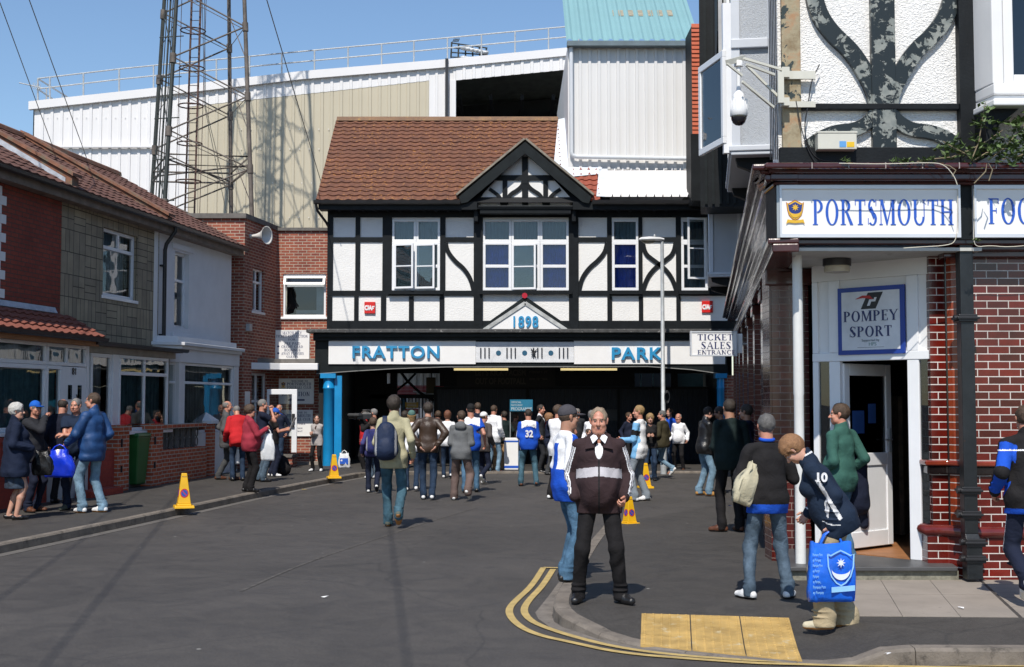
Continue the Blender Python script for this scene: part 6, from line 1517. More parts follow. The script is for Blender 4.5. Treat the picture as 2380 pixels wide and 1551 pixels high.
paths = [((2130, 378), (2170, 372), (2210, 368), (2250, 352), (2290, 330), (2330, 300)), ((2190, 330), (2215, 345), (2245, 358), (2262, 375)), ((2262, 375), (2290, 355), (2330, 350), (2390, 345)), ((2300, 375), (2340, 340), (2380, 290), (2410, 250)), ((2260, 370), (2278, 330), (2284, 280), (2290, 240)), ((2330, 372), (2370, 360), (2420, 330)), ((2215, 410), (2222, 395), (2205, 384), (2180, 380)), ((2262, 428), (2290, 400), (2295, 378)), ((2300, 420), (2306, 395), (2298, 378))]
for i, pt in enumerate(paths):
 Ps = [P(x, y, 11.15-.02*i) for x, y in pt]
 mbS.tube([p+Vector((rnd.uniform(-.01, .01), 0, rnd.uniform(-.01, .01))) for p in Ps], [.006]*(len(Ps)-1)+[.003], 5)
 if i < 6:
  for k in range(34 if i in (2, 3, 5) else 20):
   t = rnd.uniform(0, len(Ps)-1.001); j = int(t); c = Ps[j].lerp(Ps[j+1], t-j)+Vector((rnd.gauss(0, .045), rnd.gauss(0, .04), rnd.gauss(0, .04))); leafc(c, .07)
for k in range(55):
 c = P(rnd.uniform(2300, 2480), rnd.uniform(268, 376), rnd.uniform(11.05, 11.3)); leafc(c, .075)
for x in (1964, 2080, 2100, 2145, 2160, 2115, 2265, 1730):
 y = 376 if x < 2200 else 565
 if x > 1800:
  for k in range(4): leafc(P(x+rnd.uniform(-8, 8), y-rnd.uniform(0, 8), 11.05), .045)
mbL.build('leaves', leafm, r); mbS.build('stems', stemm, r)
# ================================================================ STREET FURNITURE
Yl = 30.0; lb = P(1541, 900, Yl); r = empty('street_lamp', (lb.x, Yl, 0), 0, 'grey street lamp standing in front of the timbered entrance', 'street lamp')
zl = P(1541, 562, Yl).z
m = MB(); m.tube([(0, 0, 0), (0, 0, 1.3), (0, 0, 1.32), (0, 0, zl)], [.075, .075, .05, .042], 12); m.build('pole', galv, r)
m = MB(); pr = [(.045, -.56), (.10, -.50), (.13, -.30), (.10, -.05), (.05, .05)]; vs = []; n = 12
for i, (w, x) in enumerate(pr):
 for k in range(n): t = 2*PI*k/n; vs.append((x, w*math.cos(t), zl+.05+(w*.6 if math.sin(t) > 0 else w*.25)*math.sin(t)))
fs = [(i*n+k, i*n+(k+1) % n, (i+1)*n+(k+1) % n, (i+1)*n+k) for i in range(len(pr)-1) for k in range(n)]+[tuple(range(n)), tuple((len(pr)-1)*n+k for k in range(n-1, -1, -1))]
m.add(vs, fs, smooth=True); lh = m.build('lamp_head', plain('pale_grey_lamp', (.60, .60, .60), .4, .05), r)
m = MB(); vs = []; pr = [(.03, -.50), (.09, -.42), (.10, -.30), (.07, -.18)]
for i, (w, x) in enumerate(pr):
 for k in range(9): t = PI+PI*k/8; vs.append((x, w*math.cos(t), zl+.03+w*.9*math.sin(t)))
m.add(vs, [(i*9+k, i*9+k+1, (i+1)*9+k+1, (i+1)*9+k) for i in range(3) for k in range(8)], smooth=True); m.build('lens', glassmat('lamp_lens', (.8, .78, .7), 1, 1.4), lh)
m = MB(); m.lathe([(.025, 0), (.03, .03), (.012, .06)], (-.18, 0, zl+.12), 8); m.build('photocell', galv, lh)
m = MB(); za = P(0, 915, Yl).z
for k in range(3): m.tube([(.03+.06*math.cos(t)+.06, -.05, za-.1+.13*math.sin(t)+k*.02) for t in [2*PI*q/14 for q in range(15)]], .008, 4, cap=False)
m.build('coiled_wire', gutter_black, r)
Yk = 22.3; a, b = P(1605, 828, Yk), P(1713, 770, Yk)
r = empty('ticket_sales_sign', (b.x, Yk, a.z), 0, 'white ticket sales entrance sign projecting from the side of the shop', 'sign')
w, h = b.x-a.x, b.z-a.z
m = MB(); m.box(-w, 0, 0, .10, 0, h); m.box(.004, .10, .02, .08, h*.12, h*.9); m.build('panel', sign_white, r, bevel=.008)
m = MB(); e = .025
for q in ((-w, 0, 0, e), (-w, 0, h-e, h), (-w, -w+e, e, h-e), (-e, 0, e, h-e)): m.box(q[0], q[1], -.012, -.001, q[2], q[3])
m.build('rim', plain('aluminium_trim', 0), r)
for s, xa, xb, ya, yb in (('TICKET', 1621, 1704, 791, 777), ('SALES', 1629, 1699, 811, 795), ('ENTRANCE', 1621, 1709, 824, 814)):
 serif('lettering', s, ink_navy, r, P(xa, 800, Yk).x-b.x, P(xb, 800, Yk).x-b.x, P(1650, ya, Yk).z-a.z, P(1650, yb, Yk).z-P(1650, ya, Yk).z, -.001)
m = MB(); m.tube([(.05, .05, h*.5), (.5, .05, h*.5)], .02, 6); m.build('bracket', galv, r)
for i, (pts, lb) in enumerate((([Vector((-4.5, -3, 8.5)), P(-30, -60, 22), P(0, 7, 27), P(127, 353, 36)], 'thin black cable at the top left corner of the sky'), ([Vector((-3.2, -4, 8.2)), P(60, -25, 22), P(68, 0, 26), P(213, 400, 36)], 'second thin black cable crossing the sky at upper left'), ([Vector((-1.3, -4, 8)), P(616, -12, 22), P(620, 0, 25), P(743, 413, 36.5), P(790, 560, 31.9)], 'thin black cable crossing in front of the beige grandstand wall'))):
 m = MB(); m.tube(pts, .011, 5); o_ = m.build('overhead_cable', gutter_black); tag(o_, lb, 'cable', 'cables hanging over the street')  # near ends run on unseen behind the camera, added to streak the road with shadow
def make_cone(label):
 r = empty('no_parking_cone', (0, 0, 0), 0, label, 'cone', 'yellow no waiting cones')
 m = MB(); taper(m, -.21, .21, -.21, .21, .0, -.20, .20, -.20, .20, .06); taper(m, -.15, .15, -.15, .15, .061, -.142, .142, -.142, .142, .10); m.build('base', yellow_cone, r, bevel=.012)
 m = MB(); taper(m, -.135, .135, -.135, .135, .101, -.055, .055, -.055, .055, .74); m.build('body', yellow_cone, r, bevel=.01)
 sl = math.atan2(.08, .64)
 for ang in (0, PI/2, PI, -PI/2):
  z = .32; yy = -(.135-.08*(z-.101)/.64)
  for k, (rad, mt, e) in enumerate(((.088, 'cone_red', .003), (.066, 'cone_blue', .005))):
   d = MB(); d.T = Matrix.Rotation(ang, 4, 'Z') @ Matrix.Translation((0, yy, z)) @ Matrix.Rotation(-sl, 4, 'X'); n = 20
   d.prism([(rad*math.cos(2*PI*q/n), rad*1.1*math.sin(2*PI*q/n)) for q in range(n)], -e, .0)
   dd = d.build('no_waiting_symbol' if k == 0 else 'blue_disc', MATS[mt], r if k == 0 else pd)
   if k == 0: pd = dd
  d = MB(); d.T = Matrix.Rotation(ang, 4, 'Z') @ Matrix.Translation((0, yy, z)) @ Matrix.Rotation(-sl, 4, 'X'); d.ribbon([(-.055, .06), (.055, -.06)], .016, -.0065, -.0052); d.build('red_bar', MATS['cone_red'], pd)
 t = text_mesh('lettering', 'POLICE', ink_navy, r, (0, -.0675, .66), .03, .001, rot=(PI/2-sl, 0, 0))
 return r
plain('cone_red', (.50, .02, .02), .5); plain('cone_blue', (.02, .07, .35), .5)
cone0 = None
for x, y, Zg, hpx, rz, lb in ((427, 1181, .11, 80, .35, 'large yellow cone nearest the camera on the left pavement'), (776, 1112, .11, 55, .3, 'yellow cone beside the left blue column'), (1500, 1135, 0, 58, .2, 'yellow cone behind the man in the light blue and white shirt'), (1463, 1220, 0, 65, .5, 'yellow cone partly hidden behind the man in the black tracksuit top')):
 p = G(x, y, Zg); s = hpx/2900*p.y/.74
 if cone0 is None: c = cone0 = make_cone(lb)
 else: c = copy_tree(cone0); c['label'] = lb
 c.location = p; c.rotation_euler.z = rz; c.scale = (s, s, s)
for i, (ya, yb, lb) in enumerate(((1069, 1050, 'upper brown cardboard box by the gates'), (1088, 1070, 'lower brown cardboard box by the gates'))):
 Yx = 31.2; a, b = P(1152, yb+19, Yx), P(1173, yb, Yx); zz = .05 if i else .37
 r = empty('cardboard_box', ((a.x+b.x)/2, Yx, zz), .1*i, lb, 'box')
 m = MB(); w = .17; m.box(-w, w, -.12, .12, 0, .30); m.build('carton', plain('cardboard', (.32, .19, .09), .8, .1), r, bevel=.004)
 m = MB(); m.box(-.02, .02, -.123, .123, .301, .304); m.build('tape', plain('brown_tape', (.25, .15, .06), .3), r)
Yx = 31.0; a = P(1180, 1020, Yx); r = empty('programme_stall', (P(1195, 1020, Yx).x, Yx, 0), 0, 'white programme stall counter with blue stripes by the gates', 'stall')
zt = P(1180, 1018, Yx).z
m = MB(); m.box(P(1172, 1, Yx).x-r.location.x, .10, -.2, .2, .06, zt); m.build('counter', sign_white, r, bevel=.008)
m = MB(); m.box(P(1172, 1, Yx).x-r.location.x-.003, .103, -.204, -.2005, zt-.10, zt-.06); m.box(P(1172, 1, Yx).x-r.location.x-.003, .103, -.204, -.2005, .10, .16); m.build('stripe', ink_blue, r)
Yx = 31.6; a, b = P(1185, 956, Yx), P(1238, 929, Yx); r = empty('programme_sign', (a.x, Yx, 0), 0, 'blue official matchday programme sign on a thin pole', 'sign')
m = MB(); m.box(0, b.x-a.x, -.02, 0, a.z, b.z); m.build('panel', plain('petrol_blue', (.02, .16, .26), .4), r)
for s, ya, yb, k in (('OFFICIAL', 936, 932, .45), ('MATCHDAY', 943, 939, .5), ('PROGRAMME', 953, 946, .92)):
 t = text_mesh('lettering', s, plain('pale_yellow_letters', (.55, .6, .6), .5), r, (.03, -.022, P(1, ya+1, Yx).z), .1, .001, align='LEFT'); xs = [v.co.x for v in t.data.vertices]; kk = (b.x-a.x)*k/max(xs)
 for v in t.data.vertices: v.co.x *= kk; v.co.y *= (abs(P(1, yb, Yx).z-P(1, ya, Yx).z))/.07
m = MB(); m.tube([(.01, .01, 0.02), (.01, .01, a.z)], .012, 6); m.build('pole', galv, r)
def carrier(name, loc, w, h, d, mat, label, cat='bag', rz=0, handle=True, lean=0, squash=.75, seed=1):
 rn = random.Random(seed); r = empty(name, loc, rz, label, cat); m = MB(); n = 22; L = 12; vs = []
 for j in range(L+1):
  t = j/L; ww = w/2*(squash+(1-squash)*math.sin(PI*min(1, t*1.0+.18))**.6); dd = d/2*(.25+.75*math.sin(PI*min(1, (1-t)*.8+.1)))
  for k in range(n):
   a = 2*PI*k/n; c, s = math.cos(a), math.sin(a); e = .6
   x = ww*math.copysign(abs(c)**e, c); y = dd*math.copysign(abs(s)**e, s)
   f = .012*math.sin(a*5+t*9+seed)+.010*math.sin(a*9-t*7)
   vs.append((x*(1+f*3), y+f, t*h+.012*math.sin(a*3+seed)*(t > .9)))
 fs = [(j*n+k, j*n+(k+1) % n, (j+1)*n+(k+1) % n, (j+1)*n+k) for j in range(L) for k in range(n)]+[tuple(range(n-1, -1, -1))]
 m.add(vs, fs, smooth=True); b = m.build('bag_body', mat, r)
 if handle:
  m = MB()
  for sg in (-1, 1): m.tube([(-w*.22, sg*d*.05, h*.97), (-w*.14, sg*.02, h*1.12), (0, 0, h*1.2), (w*.14, sg*.02, h*1.12), (w*.22, sg*d*.05, h*.97)], [.014, .01, .008, .01, .014], 6)
  m.build('handle', mat, r)
 return r
plastic_white = plain('white_plastic_bag', (.72, .73, .75), .3, .06, 6, 25, .35, coat=.3); plastic_blue = plain('blue_plastic_bag', (.008, .04, .62), .25, .25, 5, 18, .5, coat=.4)
p = G(800, 1088, .11); r = carrier('plastic_bag', (p.x, p.y, .11), .30, .36, .12, plastic_white, 'white plastic carrier bag with blue print at the foot of the blue column', seed=3)
m = MB(); m.box(-.10, .10, -.068, -.06, .10, .24); m.build('blue_print', ink_blue, r)
Yt = 30.6; X0, X1 = P(1608, 200, Yt).x, P(1650, 200, Yt).x; z0, z1 = P(1610, 312, Yt).z, P(1610, 55, Yt).z
r = empty('tile_hung_house', (X0, Yt, 0), 0, 'narrow strip of orange tile hung wall between the grey block and the corner shop', 'house')
tile_roof('tile_hanging', tile_hung, r, (0, 0, z0), (X1-X0+.8, 0, 0), (0, .02, z1-z0), 6, 26, wav=.004, step=.03, seg=2)
m = MB(); m.box(.03, 1.8, .03, 1.3, P(1610, 468, Yt).z, z1); m.box(-.05, 1.8, -.1, .025, P(1610, 468, Yt).z, z0-.02); m.build('dark_wall', black_timber, r)
# ================================================================ PEOPLE (implicit surfaces -> one continuous mesh per body or garment)
f4 = np.float32
class Field:
 def __init__(s, lo, hi, h):
  s.lo = np.array(lo, f4); s.h = h; n = np.ceil((np.array(hi)-s.lo)/h).astype(int)+1; s.n = n
  s.F = np.full(n, .25, f4)
  s.ax = [s.lo[i]+h*np.arange(n[i], dtype=f4) for i in range(3)]
 def _sub(s, lo, hi):
  a = np.maximum(0, np.floor((np.array(lo)-s.lo)/s.h).astype(int)); b = np.minimum(s.n, np.ceil((np.array(hi)-s.lo)/s.h).astype(int)+1)
  if (b <= a).any(): return None, None
  sl = tuple(slice(a[i], b[i]) for i in range(3))
  return sl, (s.ax[0][sl[0]][:, None, None], s.ax[1][sl[1]][None, :, None], s.ax[2][sl[2]][None, None, :])
 def _mix(s, sl, d, k, op='u'):
  A = s.F[sl]
  if op == 's': d = -d
  if op == 'u':
   if k <= 0: s.F[sl] = np.minimum(A, d); return
   h = np.clip(.5+.5*(A-d)/k, 0, 1); s.F[sl] = A*(1-h)+d*h-k*h*(1-h)
  else:   # subtract: max(A, d) smooth, d already negated
   h = np.clip(.5-.5*(A-d)/max(k, 1e-5), 0, 1); s.F[sl] = A*(1-h)+d*h+k*h*(1-h)
 def cone(s, a, b, ra, rb, k=.02, w=1.0, ax=None, op='u'):
  """tapered capsule a->b; stretched by w along unit vector ax"""
  a = np.array(a, f4); b = np.array(b, f4); m = max(ra, rb)*max(w, 1)+k+.06
  sl, g = s._sub(np.minimum(a, b)-m, np.maximum(a, b)+m)
  if sl is None: return
  x, y, z = g[0]-a[0], g[1]-a[1], g[2]-a[2]; d = b-a
  if ax is not None and w != 1:
   ax = np.array(ax, f4); ax = ax/np.linalg.norm(ax); c = 1-1/w
   t = (x*ax[0]+y*ax[1]+z*ax[2])*c; x, y, z = x-ax[0]*t, y-ax[1]*t, z-ax[2]*t
   d = d-ax*np.dot(d, ax)*c
  L = max(float(np.dot(d, d)), 1e-8); t = np.clip((x*d[0]+y*d[1]+z*d[2])/L, 0, 1)
  D = np.sqrt((x-d[0]*t)**2+(y-d[1]*t)**2+(z-d[2]*t)**2)-(ra+(rb-ra)*t)
  s._mix(sl, D, k, op if op == 'u' else 's')
 def ell(s, c, r, M=None, k=.015, op='u', ex=2.0):
  """ellipsoid centre c, radii r, M rows = local axes"""
  c = np.array(c, f4); r = np.array(r, f4); m = float(r.max())+k+.05
  sl, g = s._sub(c-m, c+m)
  if sl is None: return
  x, y, z = g[0]-c[0], g[1]-c[1], g[2]-c[2]
  if M is not None: x, y, z = (M[0][0]*x+M[0][1]*y+M[0][2]*z, M[1][0]*x+M[1][1]*y+M[1][2]*z, M[2][0]*x+M[2][1]*y+M[2][2]*z)
  q = np.sqrt((x/r[0])**2+(y/r[1])**2+(z/r[2])**2)+1e-6; gg = np.sqrt((x/r[0]**2)**2+(y/r[1]**2)**2+(z/r[2]**2)**2)+1e-6
  D = q*(q-1)/gg
  s._mix(sl, D, k, op)
 def plane(s, n, d, k=0):      # keep where n.p < d
  v = s.ax[0][:, None, None]*n[0]+s.ax[1][None, :, None]*n[1]+s.ax[2][None, None, :]*n[2]-d
  s.F = np.maximum(s.F, v)
 def ripple(s, amp, f, seed=0, zs=1.6):
  x, y, z = s.ax[0][:, None, None], s.ax[1][None, :, None], s.ax[2][None, None, :]
  a = np.sin(x*f*.7+seed+1.7*np.sin(z*f*.45+seed*2.1))*np.sin(z*f*zs*.5+seed*1.3+1.9*np.sin(x*f*.5+y*f*.4+seed))
  b = np.sin(y*f*.9-seed+1.5*np.sin(z*f*.6-x*f*.3))*np.cos(z*f*zs*.9+x*f*.8+seed*.7)
  c = np.sin(x*f*1.5+z*f*.55+seed*3+1.2*np.sin(z*f*.35+y*f*.6))*np.cos(z*f*.28+seed)
  s.F = s.F+amp*(a*.45+b*.3+c*.5)
 def mesh(s):
  F = s.F; neg = F < 0
  c = [neg[i:F.shape[0]-1+i, j:F.shape[1]-1+j, k:F.shape[2]-1+k] for i in (0, 1) for j in (0, 1) for k in (0, 1)]
  sm = sum(q.astype(np.int8) for q in c); act = (sm > 0) & (sm < 8)
  idx = np.argwhere(act); n = len(idx)
  if n == 0: return np.zeros((0, 3)), np.zeros((0, 4), int)
  ids = np.full(act.shape, -1, np.int64); ids[act] = np.arange(n)
  off = np.array([(i, j, k) for i in (0, 1) for j in (0, 1) for k in (0, 1)])
  V = np.stack([F[idx[:, 0]+o[0], idx[:, 1]+o[1], idx[:, 2]+o[2]] for o in off], 1)
  acc = np.zeros((n, 3)); cnt = np.zeros(n)
  for a in range(8):
   for b in range(a+1, 8):
    if abs(off[a]-off[b]).sum() != 1: continue
    va, vb = V[:, a], V[:, b]; m = (va < 0) != (vb < 0)
    t = np.where(m, va/np.where(m, va-vb, 1), 0)
    p = off[a]+(off[b]-off[a])*t[:, None]; acc[m] += p[m]; cnt[m] += 1
  vv = s.lo+s.h*(idx+acc/cnt[:, None])
  quads = []
  for axn in range(3):
   u, w = [(1, 2), (2, 0), (0, 1)][axn]
   A = neg.take(range(0, F.shape[axn]-1), axn); B = neg.take(range(1, F.shape[axn]), axn); m = A != B
   e = np.argwhere(m); ok = np.ones(len(e), bool)
   for q in (u, w): ok &= (e[:, q] > 0) & (e[:, q] < F.shape[q]-1)
   e = e[ok]; inside = A[tuple(e.T)]
   def at(du, dw):
    f = e.copy(); f[:, u] -= du; f[:, w] -= dw; return ids[tuple(f.T)]
   q = np.stack([at(1, 1), at(0, 1), at(0, 0), at(1, 0)], 1); q[~inside] = q[~inside][:, ::-1]; quads.append(q)
  Q = np.concatenate(quads); Q = Q[(Q >= 0).all(1)]
  return vv, Q
def np_mesh(name, parts, mats, parent, matfn=None):
 Vs, Fs, off = [], [], 0
 for v, q in parts:
  Vs.append(v); Fs.append(q+off); off += len(v)
 V = np.concatenate(Vs).astype(f4); Q = np.concatenate(Fs)
 me = bpy.data.meshes.new(name); me.vertices.add(len(V)); me.vertices.foreach_set('co', V.ravel())
 me.loops.add(len(Q)*4); me.loops.foreach_set('vertex_index', Q.ravel().astype(np.int32)); me.polygons.add(len(Q))
 me.polygons.foreach_set('loop_start', np.arange(0, len(Q)*4, 4, dtype=np.int32)); me.polygons.foreach_set('loop_total', np.full(len(Q), 4, np.int32))
 if not isinstance(mats, (list, tuple)): mats = [mats]
 for m in mats: me.materials.append(m)
 if matfn is not None and len(mats) > 1:
  c = V[Q].mean(1); me.polygons.foreach_set('material_index', matfn(c).astype(np.int32))
 me.polygons.foreach_set('use_smooth', np.ones(len(Q), bool)); me.update(); me.validate()
 o = bpy.data.objects.new(name, me); col.objects.link(o); o.parent = parent
 return o
def cloth(name, c, rough=.85, var=.14, sheen=0, spec=.25):
 if name in MATS: return MATS[name]
 m, nt, b = newmat(name); f = noise(nt, 5, 5, rough=.65); cc = ramp(nt, f, [(.3, tuple(x*(1-var) for x in c)), (.7, tuple(min(1, x*(1+var)) for x in c))])
 nt.links.new(cc, b.inputs['Base Color']); b.inputs['Roughness'].default_value = rough; b.inputs['Specular IOR Level'].default_value = spec
 h = mixc(nt, .15, noise(nt, 9, 3, dist=1.5), noise(nt, 200, 2)); bump(nt, b, h, .4, .03); return m
def denim(name, c):
 if name in MATS: return MATS[name]
 m, nt, b = newmat(name); f = noise(nt, 4, 4, rough=.6); g = noise(nt, 30, 6, rough=.7)
 cc = ramp(nt, f, [(.28, tuple(x*.55 for x in c)), (.52, c), (.72, tuple(min(1, x*1.6+.015) for x in c))]); cc = mixc(nt, .5, cc, ramp(nt, g, [(.3, .6), (.7, 1.3)]), 'MULTIPLY')
 nt.links.new(cc, b.inputs['Base Color']); b.inputs['Roughness'].default_value = .9; b.inputs['Specular IOR Level'].default_value = .2
 bump(nt, b, mixc(nt, .15, noise(nt, 11, 3, dist=1.4), noise(nt, 200, 2)), .45, .03); return m
def skinm(name, c):
 if name in MATS: return MATS[name]
 m, nt, b = newmat(name); f = noise(nt, 18, 4); cc = ramp(nt, f, [(.3, (c[0]*.95, c[1]*.82, c[2]*.78)), (.7, c)])
 nt.links.new(cc, b.inputs['Base Color']); b.inputs['Roughness'].default_value = .5; b.inputs['Subsurface Weight'].default_value = .08; b.inputs['Subsurface Radius'].default_value = (.02, .008, .004)
 return m
skin_a = skinm('fair_skin', (.52, .30, .22)); skin_b = skinm('ruddy_skin', (.50, .245, .17)); skin_c = skinm('tanned_skin', (.38, .21, .14))
lipm = skinm('lips', (.38, .17, .13)); eyedark = plain('eye_dark', (.03, .022, .02), .3); eyewhite = plain('eye_white', (.55, .53, .50), .3, 0); browm = plain('eyebrow_hair', (.12, .085, .06), .8)
def hairm(name, c):
 if name in MATS: return MATS[name]
 m, nt, b = newmat(name); f = noise(nt, 55, 6, rough=.75, dist=1.2); cc = ramp(nt, f, [(.3, tuple(x*.5 for x in c)), (.7, tuple(min(1, x*1.4) for x in c))])
 nt.links.new(cc, b.inputs['Base Color']); b.inputs['Roughness'].default_value = .6; bump(nt, b, noise(nt, 70, 5, dist=2), .7, .012); return m
H_ = {'dark': hairm('dark_brown_hair', (.035, .025, .018)), 'brown': hairm('brown_hair', (.07, .042, .025)), 'ginger': hairm('light_auburn_hair', (.27, .135, .06)), 'grey': hairm('grey_hair', (.20, .19, .18)), 'white': hairm('white_hair', (.52, .51, .48)),
      'sandy': hairm('sandy_grey_hair', (.30, .225, .155)), 'blond': hairm('blond_hair', (.30, .19, .08)), 'red': hairm('reddish_hair', (.16, .06, .03)), 'salt': hairm('salt_pepper_hair', (.115, .11, .105))}
def unit(v): v = np.array(v, float); return v/max(np.linalg.norm(v), 1e-9)
def ik(root, target, l1, l2, pole):
 root, target = np.array(root, float), np.array(target, float); d = target-root; L = np.linalg.norm(d)
 Lc = min(max(L, abs(l1-l2)+.01), (l1+l2)*.999); u = d/max(L, 1e-6); target = root+u*Lc
 a = (l1*l1-l2*l2+Lc*Lc)/(2*Lc); h = math.sqrt(max(l1*l1-a*a, 0)); p = np.array(pole, float); p = p-u*np.dot(p, u); p = unit(p)
 return root+u*a+p*h, target
def rotm(yaw=0, pitch=0, roll=0):
 """columns x right, y forward, z up; yaw about z (ccw), pitch>0 looks down"""
 cy, sy = math.cos(yaw), math.sin(yaw); cp_, sp_ = math.cos(-pitch), math.sin(-pitch); cr, sr_ = math.cos(roll), math.sin(roll)
 Z = np.array([[cy, -sy, 0], [sy, cy, 0], [0, 0, 1]]); X = np.array([[1, 0, 0], [0, cp_, -sp_], [0, sp_, cp_]]); Y = np.array([[cr, 0, sr_], [0, 1, 0], [-sr_, 0, cr]])
 return Z @ X @ Y
PEOPLE = []
def person(label, x, y, top, face, z=None, skin=skin_a, hair='brown', hairstyle='short', gender='m', fat=0.0, lean=0, side=0, hy=0, hp=0, feet=None, hands=None, poles=None, curl=.6, group=None, near=False,
           top_=None, top_hem=.50, sleeve='long', bulk=.014, flare=0, collar=0, hood=False, bottom=None, legw=1.0, skirt=None, shoe=None, shoe_sole=None, cap=None, glasses=False, topfn=None, topmats=None, botfn=None, botmats=None, shirt=None, hgt=None, pockets=False, topname='jacket', rip=1.0):
 """x,y: photo pixel of the feet; top: photo pixel row of the crown (sets the height); face: heading in degrees, 0 = away from the camera, 90 = left, 180 = towards the camera, -90 = right.
 Local frame: +y forward, +x to the person's right, metres for a 1.75 m body scaled to size."""
 if z is None: z = .11
 if callable(z):
  zz = .1
  for _ in range(4): g = G(x, y, zz); zz = z(g.x, g.y)
  z = zz
 g = G(x, y, z); H = hgt or (P(x, top, g.y).z-z); S = H/1.75
 h = .0075 if near else (.0125 if g.y < 20 else .0145); hh = .0052 if near else .0065
 fem = gender == 'f'; kid = H < 1.5
 ft = feet or [(-.11, 0, 0), (.11, 0, 0)]
 ft = [tuple(f)+(0,)*(4-len(f)) for f in ft]    # (x, y, lift, toe-out deg)
 pel = np.array([(ft[0][0]+ft[1][0])*.5+side*.5, (ft[0][1]+ft[1][1])*.5, .955]); spread = max(abs(ft[0][1]-ft[1][1]), 0); pel[2] -= .10*min(1, spread)**1.5+.03*max(0, abs(ft[0][0]-ft[1][0])-.25)
 pel[1] -= .35*math.sin(R(lean))*.3
 Rt = rotm(0, R(lean), R(side*60)); sp = lambda v: pel+Rt @ np.array(v)
 waist, chest, neckb = sp((0, 0, .13)), sp((0, .005, .34)), sp((0, -.01, .535))
 shw = (.145 if fem else .163)*(1+.10*fat)*(.9 if kid else 1)
 SH = [sp((-shw, -.01, .452)), sp((shw, -.01, .452))]
 hw = .088
 HP = [pel+np.array((-hw, 0, -.03)), pel+np.array((hw, 0, -.03))]
 Rh = rotm(R(hy), R(hp+lean*.75)); head0 = neckb+Rt @ np.array((0, .015, .055))+Rh @ np.array((0, .012, .085))
 hs_ = .95 if not kid else 1.08
 KN, AN = [], []
 for i in (0, 1):
  an = np.array((ft[i][0], ft[i][1]-.02, .085+ft[i][2])); kn, an = ik(HP[i], an, .445, .425, (.12*(-1 if i == 0 else 1), 1, 0)); KN.append(kn); AN.append(an)
 hd = hands or [None, None]; EL, WR = [], []; HDIR = []
 for i in (0, 1):
  s_ = -1 if i == 0 else 1; t = hd[i] if hd[i] is not None else (s_*(.235+.06*fat+.02), .03, -.50)
  T = neckb*0+ (np.array((0, 0, 0)) if False else (chest*0)) + np.array(t[:3]) + np.array((pel[0]*0, 0, 0))
  if hd[i] is not None and len(t) > 3 and t[3] == 'w': tgt = np.array(t[:3])
  else: tgt = np.array((neckb[0], neckb[1], neckb[2]-.03))+T
  pl = (poles[i] if poles and poles[i] is not None else (s_*.18, -1, -.1))
  el, wr = ik(SH[i], tgt, .285, .255, pl); EL.append(el); WR.append(wr); HDIR.append(unit(wr-el))
 PT = [*SH, *EL, *WR, *KN, *AN, head0, pel, chest]
 lo = np.min([p for p in PT], 0)-.30; hi = np.max([p for p in PT], 0)+.30; lo[2] = -.02
 hi[2] += .05
 fatb = fat
 def torso(F, e, k=.03, low=-.06, hips=True):
  F.cone(sp((0, 0, .02)), sp((0, .0, .14)), .098+e+fatb*.04, .090+e+fatb*.055, k, 1.34 if not fem else 1.38, Rt @ np.array((1, 0, 0)))
  F.cone(sp((0, .0, .14)), sp((0, .0, .36)), .090+e+fatb*.055, .104+e+fatb*.018, k, 1.38 if not fem else 1.24, Rt @ np.array((1, 0, 0)))
  if fat > 0: F.ell(sp((0, .07+.03*fat, .11)), (.12+.025*fat+e, .085+.065*fat+e, .16+e), Rt.T, k)
  F.cone(SH[0]*.9+chest*.1, SH[1]*.9+chest*.1, .046+e*.7, .046+e*.7, k)
  for i in (0, 1): F.cone(neckb-Rt @ np.array((0, .01, .035)), SH[i], .050+e*.6, .040+e*.6, .02)
  F.cone(sp((0, -.01, .38)), sp((0, -.02, .47)), .088+e*.8, .055+e*.6, k, 1.4, Rt @ np.array((1, 0, 0)))
  if fem:
   for s_ in (-1, 1): F.ell(sp((s_*.07, .10, .315)), (.062+e, .055+e, .06+e), Rt.T, .04)
  if hips: F.cone(HP[0]+np.array((.0, -.015, .02)), HP[1]+np.array((0, -.015, .02)), .092+e+fatb*.02, .092+e+fatb*.02, k)
 body = []
 root = None
 F = Field(lo, hi, .016 if not near else .012)
 torso(F, -.008)
 F.cone(neckb-Rt @ np.array((0, 0, .04)), head0-Rh @ np.array((0, .02, .06)), .058+fat*.008, .054+fat*.010, .03)
 for i in (0, 1):
  al = 1 if sleeve != 'long' else .8; F.cone(SH[i], EL[i], .045*al, .037*al, .02*al); F.cone(EL[i], WR[i], .038*al, .024, .015)
  ls = 1 if (bottom is None and not botmats) else .74
  F.cone(HP[i], KN[i], .078*ls, .052*ls, .03*ls); F.cone(KN[i], KN[i]*.6+AN[i]*.4+np.array((0, -.01, 0)), .050*ls, .052*ls, .02*ls); F.cone(KN[i]*.6+AN[i]*.4+np.array((0, -.01, 0)), AN[i], .052*ls, .034*ls, .02)
  fd = unit((math.sin(R(ft[i][3])), math.cos(R(ft[i][3])), 0));
  F.cone(AN[i]+np.array((0, 0, -.035))-fd*.01, AN[i]+fd*.13+np.array((0, 0, -.05-ft[i][2]*.45)), .034, .026, .015)
 body.append(F.mesh())
 hc = head0; Fh = Field(hc-.185*hs_, hc+.185*hs_, hh)
 q = lambda a, b, c: hc+Rh @ (np.array((a, b, c))*hs_); RT = Rh.T; e = lambda c, r, k=.012, op='u': Fh.ell(q(*c), np.array(r)*hs_, RT, k, op)
 jw = .004*fat+(-.004 if fem else 0)
 e((0, -.014, .030), (.074, .096, .088)); e((0, .022, -.045), (.056+jw*2, .064, .070), .03); e((0, .056, -.092), (.030+jw, .026, .021), .025)
